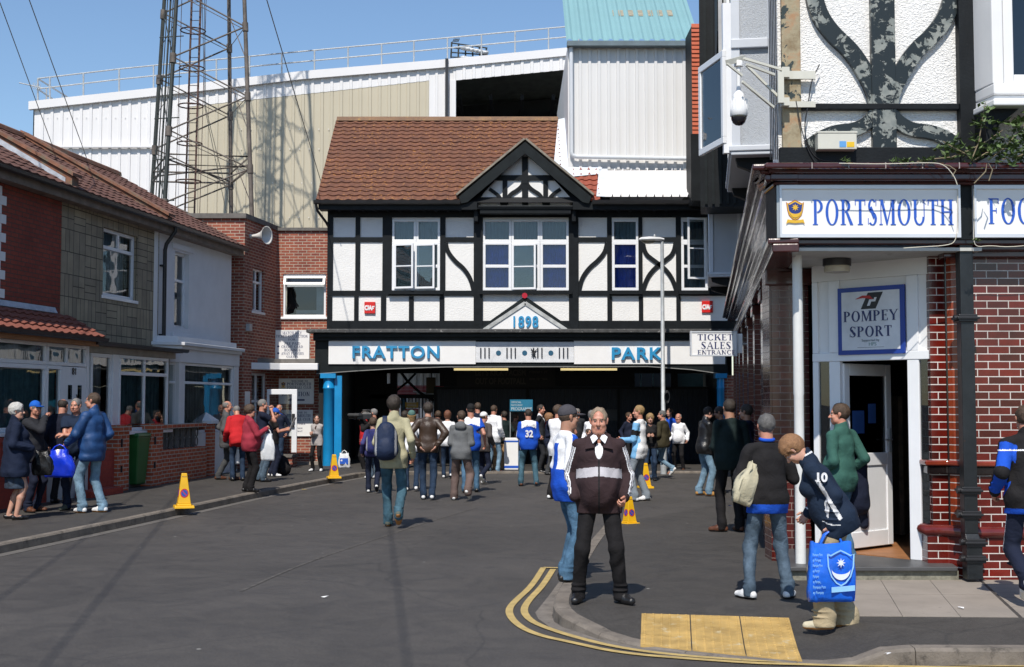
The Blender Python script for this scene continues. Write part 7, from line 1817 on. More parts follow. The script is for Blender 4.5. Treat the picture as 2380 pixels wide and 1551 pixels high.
 Fh.cone(q(-.03, .074, .024), q(.03, .074, .024), .013*hs_, .013*hs_, .018)
 for s_ in (-1, 1):
  e((s_*.036, .058, -.032), (.026+jw, .026, .024), .022); e((s_*.045, .03, -.07), (.022+jw*2, .03, .028), .025)
  Fh.cone(q(s_*.076, -.004, .014), q(s_*.073, -.002, -.026), .0135, .010, .008); e((s_*.084, -.008, .006), (.007, .019, .026), .006)
  e((s_*.031, .096, .002), (.017, .019, .0115), .012, 's')
 Fh.cone(q(0, .084, .006), q(0, .107, -.030), .0085*hs_, .0135*hs_, .012); Fh.cone(q(-.012, .096, -.033), q(.012, .096, -.033), .009, .009, .006)
 Fh.cone(q(-.020, .080, -.066), q(.020, .080, -.066), .0095, .0095, .008); Fh.cone(q(-.016, .080, -.074), q(.016, .080, -.074), .009, .009, .006)
 Fh.cone(q(-.021, .092, -.0695), q(.021, .092, -.0695), .0032, .0032, .004, op='s')
 if fat > .4: e((0, .035, -.105), (.055, .05, .028), .03)
 Fh.cone(neckb-Rt @ np.array((0, 0, .02)), head0-Rh @ np.array((0, .02, .06)), .058+fat*.008, .054+fat*.010, .02)
 v, fq = Fh.mesh(); body.append((v, fq)); nh0 = None
 HAND = []
 for i in (0, 1):
  s_ = -1 if i == 0 else 1; w = WR[i]; d = HDIR[i]
  inw = unit(np.array((-s_, .25, 0))-d*np.dot((-s_, .25, 0), d))      # palm faces the body
  if hd[i] is not None and len(hd[i]) > 4: inw = unit(np.array(hd[i][4])-d*np.dot(hd[i][4], d))
  fw = np.cross(d, inw)*(1 if i == 0 else -1);
  th = unit(fw) if np.dot(fw, (0, 1, .3)) > 0 else -unit(fw)
  pc = w+d*.045; HAND.append(w+d*.085+inw*.012)
  if pockets and (pockets is True or i in pockets): continue
  Fx = Field(w-.19, w+.19, .0048 if near else .0062)
  Fx.cone(w-d*.05, w+d*.02, .025, .024, .01); Fx.cone(w+d*.015-th*.012, w+d*.085-th*.016, .019, .017, .012, 1.25, th); Fx.cone(w+d*.02+th*.012, w+d*.085+th*.016, .018, .015, .012, 1.2, th)
  cu = curl if not isinstance(curl, (tuple, list)) else curl[i]
  for j, (o_, ln) in enumerate(((.030, .072), (.010, .080), (-.011, .074), (-.031, .058))):
   b0 = w+d*(.090-.004*abs(j-1))+th*o_; a1 = cu*.9; a2 = cu*2.1; d1 = unit(d*math.cos(a1)+inw*math.sin(a1)); d2 = unit(d*math.cos(a2)+inw*math.sin(a2)); d3 = unit(d*math.cos(a2+cu*.8)+inw*math.sin(a2+cu*.8))
   rr = .0092 if near else .0098
   p1 = b0+d1*ln*.46; p2 = p1+d2*ln*.34; Fx.cone(b0-d*.01, p1, rr*1.03, rr*.95, .004); Fx.cone(p1, p2, rr*.95, rr*.86, .003); Fx.cone(p2, p2+d3*ln*.22, rr*.86, rr*.75, .003)
  t0 = w+d*.030+th*.026; t1 = t0+unit(d*.7+th*.75+inw*.3)*.038; t2 = t1+unit(d+th*.15+inw*(.3+cu*.6))*.034
  Fx.cone(t0-d*.01-th*.01, t1, .014, .0112, .008); Fx.cone(t1, t2, .0112, .009, .004)
  body.append(Fx.mesh())
 r0 = empty('tmp', (0, 0, 0))
 lipc = q(0, .088, -.070); brL, brR = q(-.031, .088, .020), q(.031, .088, .020)
 def bodymat(c):
  m = np.zeros(len(c), int); L = (c-hc) @ Rh/hs_
  m[(np.abs(L[:, 0]) < .023) & (L[:, 1] > .074) & (L[:, 2] < -.060) & (L[:, 2] > -.081)] = 1
  for s_ in (-1, 1): m[(np.abs(L[:, 0]-s_*.032) < .019) & (L[:, 1] > .05) & (np.abs(L[:, 2]-.020-.0*s_) < .0045)] = 2
  m[(np.abs(L[:, 0]) < .018) & (L[:, 1] > .082) & (np.abs(L[:, 2]+.0695) < .0025)] = 3  # parting of the lips coloured dark, painting the shade of the crease
  return m
 me_o = np_mesh('person', body, [skin, lipm, browm if hair not in ('white', 'sandy', 'grey') else H_['sandy'], MATS['eye_dark']], None, bodymat)
 bpy.data.objects.remove(r0); root = me_o
 root.location = g; root.scale = (S, S, S); root.rotation_euler = (0, 0, R(face)); tag(root, label, 'person', group)
 PEOPLE.append(root)
 for s_ in (-1, 1):
  c = q(s_*.031, .0765, .001); fwd = Rh @ np.array((0, 1, 0)); me = MB(); n = 10; vs = []; fs = []; mi = []
  for a in range(7):
   th_ = PI*a/6
   for b in range(n):
    ph = 2*PI*b/n; l = np.array((math.sin(th_)*math.cos(ph), math.cos(th_), math.sin(th_)*math.sin(ph)*.6))*.0105*hs_; vs.append(tuple(c+Rh @ l))
  me.add(vs, [], smooth=True)
  for a in range(6):
   for b in range(n): me.f.append((a*n+b, a*n+(b+1) % n, (a+1)*n+(b+1) % n, (a+1)*n+b)); me.m.append(1 if a < 2 else 0); me.smooth.add(len(me.f)-1)
  me.build('eye', [eyewhite, eyedark], root)
 if hairstyle != 'none':
  Fr = Field(hc-.25*hs_, hc+.25*hs_, .007 if near else .0095); hk = .009 if hairstyle == 'crop' else (.013 if hairstyle == 'short' else .009 if hairstyle in ('bald', 'thin', 'recede') else .026)
  Fr.ell(q(0, -.018, .032), np.array((.075+hk, .096+hk, .090+hk))*hs_, RT, .01)
  if hairstyle in ('bob', 'long'):
   Fr.ell(q(0, -.030, -.03), np.array((.090, .080, .10 if hairstyle == 'bob' else .15))*hs_, RT, .03)
  if hairstyle == 'perm': Fr.ell(q(0, -.022, .03), np.array((.098, .112, .103))*hs_, RT, .02)
  cut = lambda n_, p: Fr.plane(*(lambda N_: (N_, float(np.dot(N_, p))))(Rh @ unit(n_)))
  if hairstyle in ('short', 'crop', 'perm', 'recede', 'thin', 'bald', 'fringe'):
   hl = {'short': .066, 'crop': .064, 'perm': .056, 'recede': .100, 'thin': .095, 'bald': 0, 'fringe': .040}[hairstyle]
   if hairstyle == 'bald':
    Fr.ell(q(0, .01, .135), np.array((.074, .118, .095))*hs_, RT, .01, 's'); cut((0, 1, 0), q(0, .012, 0))
   else: Fr.ell(q(0, .105, -.045), np.array((.074, .080, .085+hl))*hs_, RT, .012, 's')
   cut((0, .55, -1), q(0, .012, -.035));
   if hairstyle != 'bald': cut((0, 1, -.55), q(0, .032, .0))if False else None
   for s_ in (-1, 1): Fr.ell(q(s_*.085, .045, -.035), np.array((.03, .050, .055))*hs_, RT, .008, 's'); Fr.ell(q(s_*.088, -.004, -.01), np.array((.016, .020, .030))*hs_, RT, .005, 's')
  else: Fr.ell(q(0, .105, -.055), np.array((.058, .060, .10))*hs_, RT, .012, 's'); cut((0, .25, -1), q(0, 0, -.10 if hairstyle == 'bob' else -.17))
  Fr.ripple(.0048, 75, 1.3, 1.0) if not hairstyle in ('crop', 'bald') else None
  if cap: cut((0, -.25, 1), q(0, 0, .035))
  v, fq = Fr.mesh()
  if len(fq): np_mesh('hair', [(v, fq)], H_[hair], root)
 if cap:
  Fc = Field(hc-.26*hs_, hc+.26*hs_, .007 if near else .010)
  Fc.ell(q(0, -.016, .040), np.array((.087, .108, .098))*hs_, RT, .01); N_ = Rh @ unit((0, .18, -1)); Fc.plane(N_, float(np.dot(N_, q(0, 0, .030))))
  parts = [Fc.mesh()]
  Fb = Field(hc-.28*hs_, hc+.28*hs_, .007 if near else .010)
  bk = -1 if cap.get('back') else 1
  Fb.ell(q(0, bk*.105, .034), np.array((.072, .085, .014))*hs_, RT, .005); N_ = Rh @ unit((0, -bk, .1)); Fb.plane(N_, float(np.dot(N_, q(0, bk*.07, .04)))); parts.append(Fb.mesh())
  np_mesh('cap', parts, cloth(*cap['mat']), root)
 if glasses:
  m = MB()
  for s_ in (-1, 1): m.tube([q(s_*.031+.019*math.cos(t), .104, .001+.014*math.sin(t)) for t in [2*PI*k/12 for k in range(13)]], .0016, 4, cap=False); m.tube([q(s_*.05, .102, .004), q(s_*.080, .0, .006)], .0016, 4)
  m.tube([q(-.012, .106, .003), q(.012, .106, .003)], .0016, 4); m.build('glasses', galv, root)
 if bottom is not None or botmats:
  Fb = Field(lo, hi, h); torso(Fb, .008, hips=True)
  lw = legw
  for i in (0, 1):
   Fb.cone(HP[i], KN[i], .084, .061*lw, .03); Fb.cone(KN[i], AN[i]+np.array((0, .0, .02)), .061*lw, .052*lw, .025, 1.12, (0, 1, 0))
   Fb.cone(AN[i]+np.array((0, 0, .035)), AN[i]+np.array((0, .012, -.035)), .052*lw, .057*lw, .02, 1.22, (0, 1, 0))
   kk = KN[i]
   for dz in (.05, -.06, -.12): Fb.ell(kk+np.array((0, -.035, dz)), (.05*lw, .03, .018), None, .02)
   for dz in (.03, .075): Fb.ell(AN[i]+np.array((0, .02, dz)), (.060*lw, .068*lw, .016), None, .015)
  Fb.ripple(.0075*rip, 24 if not near else 30, len(PEOPLE)*.7, 1.4)
  N_ = Rt @ np.array((0, 0, 1.0)); Fb.plane(N_, float(np.dot(N_, sp((0, 0, .10)))))
  zc_ = min(AN[0][2], AN[1][2])-.058
  Fb.plane((0, 0, -1), -max(.018, zc_))
  np_mesh('trousers', [Fb.mesh()], botmats or bottom, root, botfn and (lambda c: botfn(c, dict(KN=KN, AN=AN, HP=HP))))
 if skirt is not None:
  Fb = Field(lo, hi, h); torso(Fb, .01); a = sp((0, 0, -.05)); Fb.cone(a, a*np.array((1, 1, 0))+np.array((0, .02, .50)), .13, .165, .04, 1.25, (1, 0, 0))
  Fb.ripple(.010, 42, 2, .15); N_ = Rt @ np.array((0, 0, 1.0)); Fb.plane(N_, float(np.dot(N_, sp((0, 0, .08))))); Fb.plane((0, 0, -1), -.47); np_mesh('skirt', [Fb.mesh()], skirt, root)
 if shoe is not None:
  for i in (0, 1):
   a = AN[i]; fd = unit((math.sin(R(ft[i][3])), math.cos(R(ft[i][3])), 0)); lift = ft[i][2]; drop = np.array((0, 0, -min(.55, lift*1.5)*.16)) if lift > .02 else np.zeros(3)
   if lift > .03:   # trailing foot: heel up
    fd = unit(fd+np.array((0, 0, -1.0*min(1.2, lift*6)))) ;
   up = unit(np.cross(np.cross(fd, (0, 0, 1)), fd))
   Fs = Field(a-.34, a+.34, .006 if near else .009); hl = a-fd*.045-up*.042; toe = a+fd*.155-up*.052
   fem_s = fem and skirt is not None
   Fs.cone(hl, a+fd*.07-up*.045, .036, .043 if not fem_s else .030, .015, 1.0); Fs.cone(a+fd*.07-up*.045, toe, .043 if not fem_s else .034, .033 if not fem_s else .022, .02, 1.12, np.cross(fd, up));
   if not fem_s: Fs.cone(a-fd*.012+up*.0, a+fd*.05-up*.02, .042, .036, .025)
   else: Fs.ell(a+fd*.02+up*.005, (.034, .07, .035), None, .01, 's')
   Fs.plane(-up, float(np.dot(-up, a-up*.082)));
   mats = [shoe, shoe_sole or gutter_black]
   def sm(c, a=a, up=up): return (((c-a) @ up) < -.062).astype(int)
   np_mesh('shoe', [Fs.mesh()], mats, root, sm)
 if top_ is not None or topmats:
  Ft = Field(lo, hi, h); e_ = bulk*.75; torso(Ft, e_, .032, hips=False)
  hemz = top_hem-.50   # extra length below the waist line
  Ft.cone(sp((0, 0, .10)), sp((0, .0, -.02+hemz)), .100+e_+fat*.055, .108+e_+flare+fat*.035, .035, 1.36, Rt @ np.array((1, 0, 0)))
  hk_ = .101+e_*.5+fat*.02+(legw-1)*.02; Ft.cone(HP[0]+np.array((.0, -.015, .03)), HP[1]+np.array((0, -.015, .03)), hk_, hk_, .03)
  if top_hem > .455 or True:
   for i in (0, 1): Ft.cone(HP[i]+np.array((0, 0, .0)), HP[i]*.75+KN[i]*.25, .094+e_*.5, .088+e_*.5, .02)
  if fat > 0: Ft.ell(sp((0, .075+.035*fat, .06)), (.135+.025*fat+e_, .09+.07*fat+e_, .17+e_), Rt.T, .04)
  for i in (0, 1):
   if sleeve == 'short':
    m_ = SH[i]*.42+EL[i]*.58; Ft.cone(SH[i], m_, .054+e_, .056+e_, .022)
   elif sleeve == 'long':
    Ft.cone(SH[i], EL[i], .046+e_, .042+e_, .02); Ft.cone(EL[i], WR[i], .044+e_, .033+e_*.7, .015)
    dd = HDIR[i]; Ft.cone(WR[i]-dd*.03, WR[i]+dd*.012, .035+e_*.75, .033+e_*.6, .01)
    for t in (.25, .55, .82): pm = EL[i]*(1-t)+WR[i]*t; Ft.ell(pm, (.043+e_, .043+e_, .014), None, .015)
  if collar: Ft.cone(neckb-Rt @ np.array((0, .005, .02)), neckb+Rt @ np.array((0, .006, .028+collar*.03)), .075, .070, .02)
  if hood: Ft.ell(sp((0, -.115, .50)), (.12, .06, .085), Rt.T, .03); Ft.ell(sp((0, -.08, .54)), (.085, .05, .04), Rt.T, .02)
  Ft.ripple((.0085 if bulk > .015 else .006)*rip, 20 if not near else 26, len(PEOPLE)*1.9, 1.2)
  if sleeve == 'short':
   for i in (0, 1):
    m_ = SH[i]*.42+EL[i]*.58; dd = unit(EL[i]-SH[i])
    x_, y_, z_ = Ft.ax[0][:, None, None]-m_[0], Ft.ax[1][None, :, None]-m_[1], Ft.ax[2][None, None, :]-m_[2]
    dpl = x_*dd[0]+y_*dd[1]+z_*dd[2]; near_ = (x_*x_+y_*y_+z_*z_) < .13**2; Ft.F = np.where(near_, np.maximum(Ft.F, dpl-.0), Ft.F)
  Ft.cone(neckb+Rt @ np.array((0, .012, .03)), neckb+Rt @ np.array((0, .03, .14)), .060+fat*.006, .085, .01, op='s')
  if shirt:
   Ft.ell(sp((0, .17, .47)), (.048, .12, .15), Rt.T, .008, 's')
  N_ = Rt @ np.array((0, 0, -1.0)); hp_ = sp((0, 0, -.02+hemz-.08));
  x_, y_, z_ = Ft.ax[0][:, None, None], Ft.ax[1][None, :, None], Ft.ax[2][None, None, :]
  pl_ = N_[0]*(x_-hp_[0])+N_[1]*(y_-hp_[1])+N_[2]*(z_-hp_[2])
  rad = np.sqrt((x_-pel[0]-(z_-pel[2])*math.sin(R(lean))*0)**2+((y_-pel[1]-np.maximum(z_-pel[2], 0)*math.tan(R(min(lean, 60)))))**2)
  armd = np.full(Ft.F.shape, 9., f4)
  for i in (0, 1):
   for a_, b_ in ((SH[i], EL[i]), (EL[i], WR[i]+HDIR[i]*.03)):
    dx, dy, dz = x_-a_[0], y_-a_[1], z_-a_[2]; dd = b_-a_; t = np.clip((dx*dd[0]+dy*dd[1]+dz*dd[2])/np.dot(dd, dd), 0, 1)
    armd = np.minimum(armd, np.sqrt((dx-dd[0]*t)**2+(dy-dd[1]*t)**2+(dz-dd[2]*t)**2))
  keep = armd < (.062+e_) if sleeve == 'long' else np.zeros(Ft.F.shape, bool)
  Ft.F = np.where(keep, Ft.F, np.maximum(Ft.F, pl_))
  info = dict(SH=np.array(SH), EL=np.array(EL), WR=np.array(WR), sp=sp, pel=pel, Rt=Rt, neckb=neckb)
  tm = np_mesh(topname, [Ft.mesh()], topmats or top_, root, topfn and (lambda c: topfn(c, info)))
  if shirt:
   Fs = Field(lo, hi, h); torso(Fs, .004); Fs.cone(neckb-Rt @ np.array((0, .01, .02)), neckb+Rt @ np.array((0, .01, .028)), .066+fat*.008, .063+fat*.009, .02)
   Fs.cone(neckb+Rt @ np.array((0, .02, .03)), neckb+Rt @ np.array((0, .05, .13)), .056+fat*.008, .06, .01, op='s'); Fs.ell(sp((0, .155, .52)), (.018, .09, .034), Rt.T, .006, 's')
   N2 = Rt @ np.array((0, 0, -1.0)); Fs.plane(N2, float(np.dot(N2, sp((0, 0, .12))))); np_mesh('shirt', [Fs.mesh()], shirt, root)
 for k_ in ('hand',): pass
 M = Matrix.Translation(g) @ Matrix.Rotation(R(face), 4, 'Z') @ Matrix.Scale(S, 4)
 return dict(o=root, M=M, hand=[M @ Vector(p) for p in HAND], S=S, g=g, sp=sp, W=lambda p: M @ Vector(p), wr=WR, el=EL, sh=SH, Rt=Rt, pel=pel, neckb=neckb, chest=chest, head=hc, Rh=Rh)
# ================================================================ THE CROWD
blk = cloth('black_cloth', (.012, .011, .012)); navy = cloth('navy_cloth', (.010, .014, .032)); navy2 = cloth('navy_polo_cloth', (.010, .020, .045))
blk_trouser = cloth('black_trouser_cloth', (.011, .010, .011), rough=.9)
maroonblk = cloth('brown_black_tracksuit', (.034, .019, .021)); greyband = cloth('grey_band', (.42, .40, .42)); whitec = cloth('white_cloth', (.78, .78, .80)); royal = cloth('royal_blue_cloth', (.010, .075, .48)); skyb = cloth('light_blue_cloth', (.20, .45, .72))
jeans_l = denim('light_jeans', (.17, .27, .36)); jeans_m = denim('mid_jeans', (.062, .13, .21)); jeans_g = denim('grey_blue_jeans', (.075, .11, .15)); jeans_d = denim('dark_jeans', (.022, .04, .075)); jeans_t = denim('teal_jeans', (.055, .12, .16))
blue_jacket = cloth('blue_anorak_cloth', (.014, .055, .165), rough=.55, spec=.4); cream = cloth('cream_sweater_cloth', (.40, .37, .24)); leather_b = cloth('brown_leather', (.050, .030, .020), rough=.42, spec=.5); leather_k = cloth('black_leather', (.012, .012, .013), rough=.35, spec=.6)
grey_h = cloth('grey_hoodie_cloth', (.13, .135, .14)); brown_t = cloth('brown_trouser_cloth', (.135, .095, .085)); greybrown = cloth('grey_brown_cloth', (.075, .063, .060)); olive = cloth('olive_brown_cloth', (.045, .038, .020)); grey_c = cloth('grey_coat_cloth', (.085, .085, .088)); pinkj = cloth('dark_pink_fleece', (.30, .030, .050)); redc = cloth('red_cloth', (.45, .015, .02)); beige = cloth('beige_trouser_cloth', (.40, .32, .20)); greenc = cloth('green_sweatshirt_cloth', (.035, .105, .085)); lgrey = cloth('pale_grey_jacket', (.36, .33, .32)); greyt = cloth('grey_trouser_cloth', (.20, .23, .26)); darkgreen = cloth('dark_green_cloth', (.010, .020, .020)); tan = cloth('tan_cloth', (.26, .18, .12)); greysh = cloth('dark_grey_trouser', (.06, .062, .065)); suit = cloth('dark_suit_cloth', (.020, .021, .024))
sh_blk = cloth('black_shoe_leather', (.012, .011, .011), rough=.3, spec=.6); sh_wht = cloth('white_trainer', (.68, .68, .68), rough=.5); sh_brn = cloth('brown_shoe', (.10, .04, .022), rough=.4); sh_tan = cloth('tan_boot', (.38, .20, .06)); sh_grn = cloth('grey_green_trainer', (.10, .11, .09)); sh_cream = cloth('cream_trainer', (.50, .45, .33)); sole_w = plain('white_sole', (.6, .58, .52), .6); sole_gum = plain('gum_sole', (.45, .20, .06), .6)
plaid = plain('dark_plaid_skirt', (.020, .035, .060), .8, .8, 14)
GP = 'people in the football crowd'
pv_ = lambda X, Y: hR(X, Y)
def jersey(front_white=True):
 def fn(c, I):   # blue jersey, white yoke and side panels
  L = (c-I['pel']) @ I['Rt']; m = np.zeros(len(c), int)
  m[(L[:, 2] > .40-.9*np.abs(L[:, 0])**1.6) & (np.abs(L[:, 0]) < .17)] = 1
  m[(np.abs(L[:, 1]) < .022) & (L[:, 2] < .30) & (np.abs(L[:, 0]) > .12)] = 1
  return m
 return fn
def tracksuit(c, I):
 m = np.zeros(len(c), int); L = (c-I['pel']) @ I['Rt']
 arm = np.abs(L[:, 0]) > .215
 zb = .235-.10*np.abs(L[:, 0])**1.2*2
 m[(L[:, 1] > -.02) & (L[:, 2] > zb-.045) & (L[:, 2] < zb+.035) & (np.abs(L[:, 0]) < .205)] = 1
 for i in (0, 1):
  s = -1 if i == 0 else 1
  for a, b, t0 in ((I['SH'][i], I['EL'][i], .05), (I['EL'][i], I['WR'][i], 0)):
   d = b-a; t = ((c-a) @ d)/np.dot(d, d); q = c-a-t[:, None]*d; side = np.array((s*.80, .60, 0.)); side = side/np.linalg.norm(side)
   per = np.cross(d/np.linalg.norm(d), side); r = np.linalg.norm(q, axis=1)+1e-6; u = (q @ per)
   ok = (t > t0) & (t < 1.02) & (r < .10) & ((q @ side) > .02)
   for k in (-.021, 0, .021): m[ok & (np.abs(L[:, 0]) > .17) & (np.abs(u-k) < .0062)] = 2
 m[(np.abs(L[:, 0]) < .005) & (L[:, 1] > .05) & (L[:, 2] < .36)] = 3
 return m
pm = person('stout man in a black tracksuit top with grey chest band facing the camera', 1385, 1400, 946, 176, z=pv_, near=True, skin=skin_b, hair='sandy', hairstyle='recede', fat=.62, hy=-3, hp=4,
 feet=[(-.22, .03, 0, -38), (.155, .0, 0, 12)], hands=[(-.225, .10, -.50), (.215, .10, -.50)], poles=[(-.35, -1, 0), (.35, -1, 0)], top_hem=.45, bulk=.030, pockets=(1,), collar=1.0, shirt=whitec, topmats=[maroonblk, greyband, whitec, blk], topfn=tracksuit,
 bottom=blk_trouser, legw=1.12, shoe=sh_blk, curl=1.0)
sp = pm['sp']
m = MB(); m.T = Matrix.Identity(4)
q = lambda a, b, c: Vector(sp((a, b, c)))
m.build('tmpx', blk) if False else None
w = pm['wr'][0]; m = MB(); d = Vector(unit(np.array(pm['wr'][0])-np.array(pm['el'][0]))); wv = Vector(w)+d*.012
pts = [wv+(d.orthogonal().normalized()*math.cos(t)+d.cross(d.orthogonal().normalized())*math.sin(t))*.031 for t in [2*PI*k/14 for k in range(15)]]
m.tube(pts, .007, 5, cap=False); m.build('watch', galv, pm['o'])
for s in (-1, 1):
 m = MB(); a = q(s*.03, .055, .575); m.add([q(s*.035, .050, .565), q(s*.010, .118, .520), q(s*.055, .132, .475), q(s*.078, .075, .53)], [(0, 1, 2, 3)] if s < 0 else [(3, 2, 1, 0)]); c = m.build('shirt_collar', whitec, pm['o']); md = c.modifiers.new('t', 'SOLIDIFY'); md.thickness = .006
 m = MB(); m.add([q(s*.050, .040, .580), q(s*.040, .140, .44), q(s*.125, .128, .425), q(s*.105, .03, .55)], [(0, 1, 2, 3)] if s < 0 else [(3, 2, 1, 0)]); c = m.build('jacket_collar', maroonblk, pm['o']); md = c.modifiers.new('t', 'SOLIDIFY'); md.thickness = .012
def capj(c, I):
 L = (c-I['pel']) @ I['Rt']; m = np.zeros(len(c), int)
 m[(L[:, 2] > .42) & (np.abs(L[:, 0]) < .19)] = 1
 for i in (0, 1):
  d = I['EL'][i]-I['SH'][i]; t = ((c-I['SH'][i]) @ d)/np.dot(d, d)
 m[(L[:, 2] > .16) & (np.abs(L[:, 1]+.085+(.42-L[:, 2])*.10) < .04+.04*(L[:, 2]-.16)) & (np.abs(L[:, 0]) > .06)] = 1
 return m
pc = person('man in a dark grey baseball cap and blue and white football shirt looking right', 1322, 1350, 942, -72, z=pv_, near=True, skin=skin_c, hair='brown', hairstyle='crop', fat=.55, hp=2, cap=dict(mat=('charcoal_cap', (.055, .052, .060))),
 feet=[(-.11, .02, 0, -5), (.11, -.05, 0, 5)], hands=[(-.20, .22, -.40), (.20, .2, -.38)], topmats=[royal, whitec], topfn=capj, top_hem=.44, bulk=.022, bottom=jeans_m, legw=1.05, shoe=sh_blk, group=None)
p = person('grey haired man in black sweater and jeans, back turned, by the shop column', 1790, 1392, 962, 2, z=pv_, near=True, skin=skin_b, hair='salt', hairstyle='short', fat=.45, feet=[(-.20, .0, 0, -32), (.17, .02, 0, 30)],
 hands=[(-.22, .24, -.27), (.20, .26, -.26)], topmats=[blk, royal], topfn=lambda c, I: (((c-I['pel']) @ I['Rt'])[:, 2] < -.055).astype(int)+0*c[:, 0].astype(int), top_hem=.455, bulk=.018, bottom=jeans_g, legw=1.05, shoe=sh_wht, shoe_sole=gutter_black)
m = MB(); sp2 = p['sp']
m.tube([Vector(sp2((.062*math.cos(t), -.015+.062*math.sin(t), .555+.008*math.sin(t)))) for t in [2*PI*k/18 for k in range(19)]], .017, 8, cap=False); m.build('blue_collar', royal, p['o'])
b = carrier('cream_handbag', tuple(P(1722, 1172, p['g'].y-.1)), .20, .36, .12, cloth('cream_bag_cloth', (.50, .46, .33)), 'cream cloth bag carried under the arm of the man in the black sweater', rz=.4, handle=False, squash=.35, seed=9)
b.rotation_euler = (0, R(20), .4)
def wj(c, I):
 L = (c-I['pel']) @ I['Rt']; m = np.zeros(len(c), int)
 m[(np.abs(L[:, 1]+.01) < .017) & (np.abs(L[:, 0]) > .10) & (L[:, 2] < .36) & (L[:, 2] > -.02)] = 1
 for i in (0, 1):
  d = I['WR'][i]-I['EL'][i]; t = ((c-I['EL'][i]) @ d)/np.dot(d, d); r = np.linalg.norm(c-I['EL'][i]-t[:, None]*d, axis=1)
  m[(r < .08) & (t > .93) & (t < .965)] = 1
  m[(r < .075) & (t > .1) & (t < .75) & (((c-I['EL'][i]-t[:, None]*d) @ np.array((0, 1, 0))) > .030) & (np.abs(c[:, 0]-I['EL'][i][0]) < .03)] = 1
 m[(np.abs(L[:, 2]-.575) < .007)] = 1
 return m
pw = person('woman with short auburn hair in a navy sports jacket bending her head down', 1942, 1462, 1010, 74, z=pv_, near=True, skin=skin_a, hair='ginger', hairstyle='fringe', gender='f', fat=.2, lean=30, hy=0, hp=32, hgt=1.53,
 feet=[(-.08, .10, 0, -4), (.10, -.08, 0, 8)], hands=[(-.17, -.20, -.50), (.22, .0, -.44)], poles=[(-.4, -1, -.2), (.6, -1, 0)], curl=(1.15, .6), topmats=[cloth('navy_jacket_cloth', (.010, .020, .042)), whitec], topfn=wj, top_hem=.44, bulk=.028, collar=1.2, bottom=beige, legw=1.42, shoe=sh_cream, shoe_sole=sole_gum)
hb = pw['hand'][0]
serifT = text_mesh('number_ten', '10', whitec, pw['o'], (0, 0, 0), .10, .002, bold=.004)
a_ = np.array(pw['sh'][0])*.55+np.array(pw['el'][0])*.45; serifT.location = Vector(a_)+Vector((-.098, 0, 0)); serifT.rotation_euler = (PI/2+R(0), 0, -PI/2)
def big_bag(loc, label):
 r = carrier('carrier_bag', (loc[0], loc[1], loc[2]-.55), .42, .50, .13, plain('bright_blue_plastic_bag', (.010, .13, .70), .28, .22, 5, 16, .5, coat=.35), label, rz=.06, squash=.86, seed=4)
 y = -.071; lb = plain('pale_blue_print', (.28, .55, .85), .4); lw = plain('white_print', (.75, .80, .88), .4)
 m = MB(); cx, cz, w, h = .06, .285, .115, .15
 out = [(-1, .8), (-.75, .72), (-.35, .88), (0, 1), (.35, .88), (.75, .72), (1, .8), (.95, .1), (.72, -.45), (.35, -.8), (0, -.95), (-.35, -.8), (-.72, -.45), (-.95, .1)]
 m.ribbon([(cx+a*w, cz+b*h) for a, b in out]+[(cx-w, cz+.8*h)], .012, y-.004, y); m.build('shield_outline', lb, r)
 m = MB(); n = 14; o = [(cx+.72*w*math.cos(PI+PI*i/n), cz-.02*h+.62*h*math.sin(PI+PI*i/n)) for i in range(n+1)]+[(cx+.72*w*math.cos(2*PI-PI*i/n), cz-.02*h+.30*h*math.sin(2*PI-PI*i/n)) for i in range(n+1)]
 m.add([(a, y-.006, b) for a, b in o], [(i, i+1, 2*n-i, 2*n+1-i) for i in range(n)]); m.build('crescent', lw, r)
 m = MB(); st = []
 for i in range(16): t = PI/2+PI*i/8; rr = .042 if i % 2 == 0 else .017; st.append((cx+rr*math.cos(t), y-.007, cz+.32*h+rr*math.sin(t)))
 m.add([(cx, y-.007, cz+.32*h)]+st, [(0, 1+i, 1+(i+1) % 16) for i in range(16)]); m.build('star', lw, r)
 m = MB(); m.prism([(cx-.085, .085), (cx+.12, .10), (cx+.12, .145), (cx-.085, .13)], y-.006, y-.002); m.build('scroll', lb, r)
 for k in range(8):
  t = text_mesh('bag_lettering', 'Pompey Pom' if k % 2 else 'ey Pompey', lb, r, (-.185, y+.003, .075+k*.045), .034, .001, align='LEFT', sx=.62 if k < 2 else .48)
 return r
bb = big_bag((hb.x, hb.y-.02, hb.z), 'bright blue carrier bag with white star held by the woman looking down')
bb.scale = (.84, .84, .86); bb.location.z = hb.z-.55*.86-.01
p = person('man in a green sweatshirt looking left beside the open shop door', 1955, 1318, 938, 38, z=.11, near=True, skin=skin_b, hair='brown', hairstyle='short', fat=.25, hy=38, feet=[(-.10, 0, 0, -5), (.11, -.03, 0, 8)], hands=[(-.20, .16, -.46), (.22, .08, -.46)],
 top_=greenc, top_hem=.45, bulk=.020, collar=.2, bottom=jeans_m, shoe=sh_blk)
jk = p['W'](p['sp']((.30, .02, .02)))
r = empty('carried_jacket', (jk.x, jk.y, jk.z-.55), R(38), 'navy jacket hanging over the arm of the man in green', 'jacket')
Fj = Field((-.25, -.25, -.1), (.25, .25, .95), .011); Fj.cone((0, 0, .72), (.02, 0, .25), .085, .10, .05, 1.3, (1, 0, 0)); Fj.cone((.04, .02, .78), (.10, .0, .05), .06, .045, .04); Fj.cone((-.04, .05, .75), (-.02, .1, .60), .07, .06, .04); Fj.ripple(.010, 26, 3, 1.2); np_mesh('jacket_cloth', [Fj.mesh()], navy, r)
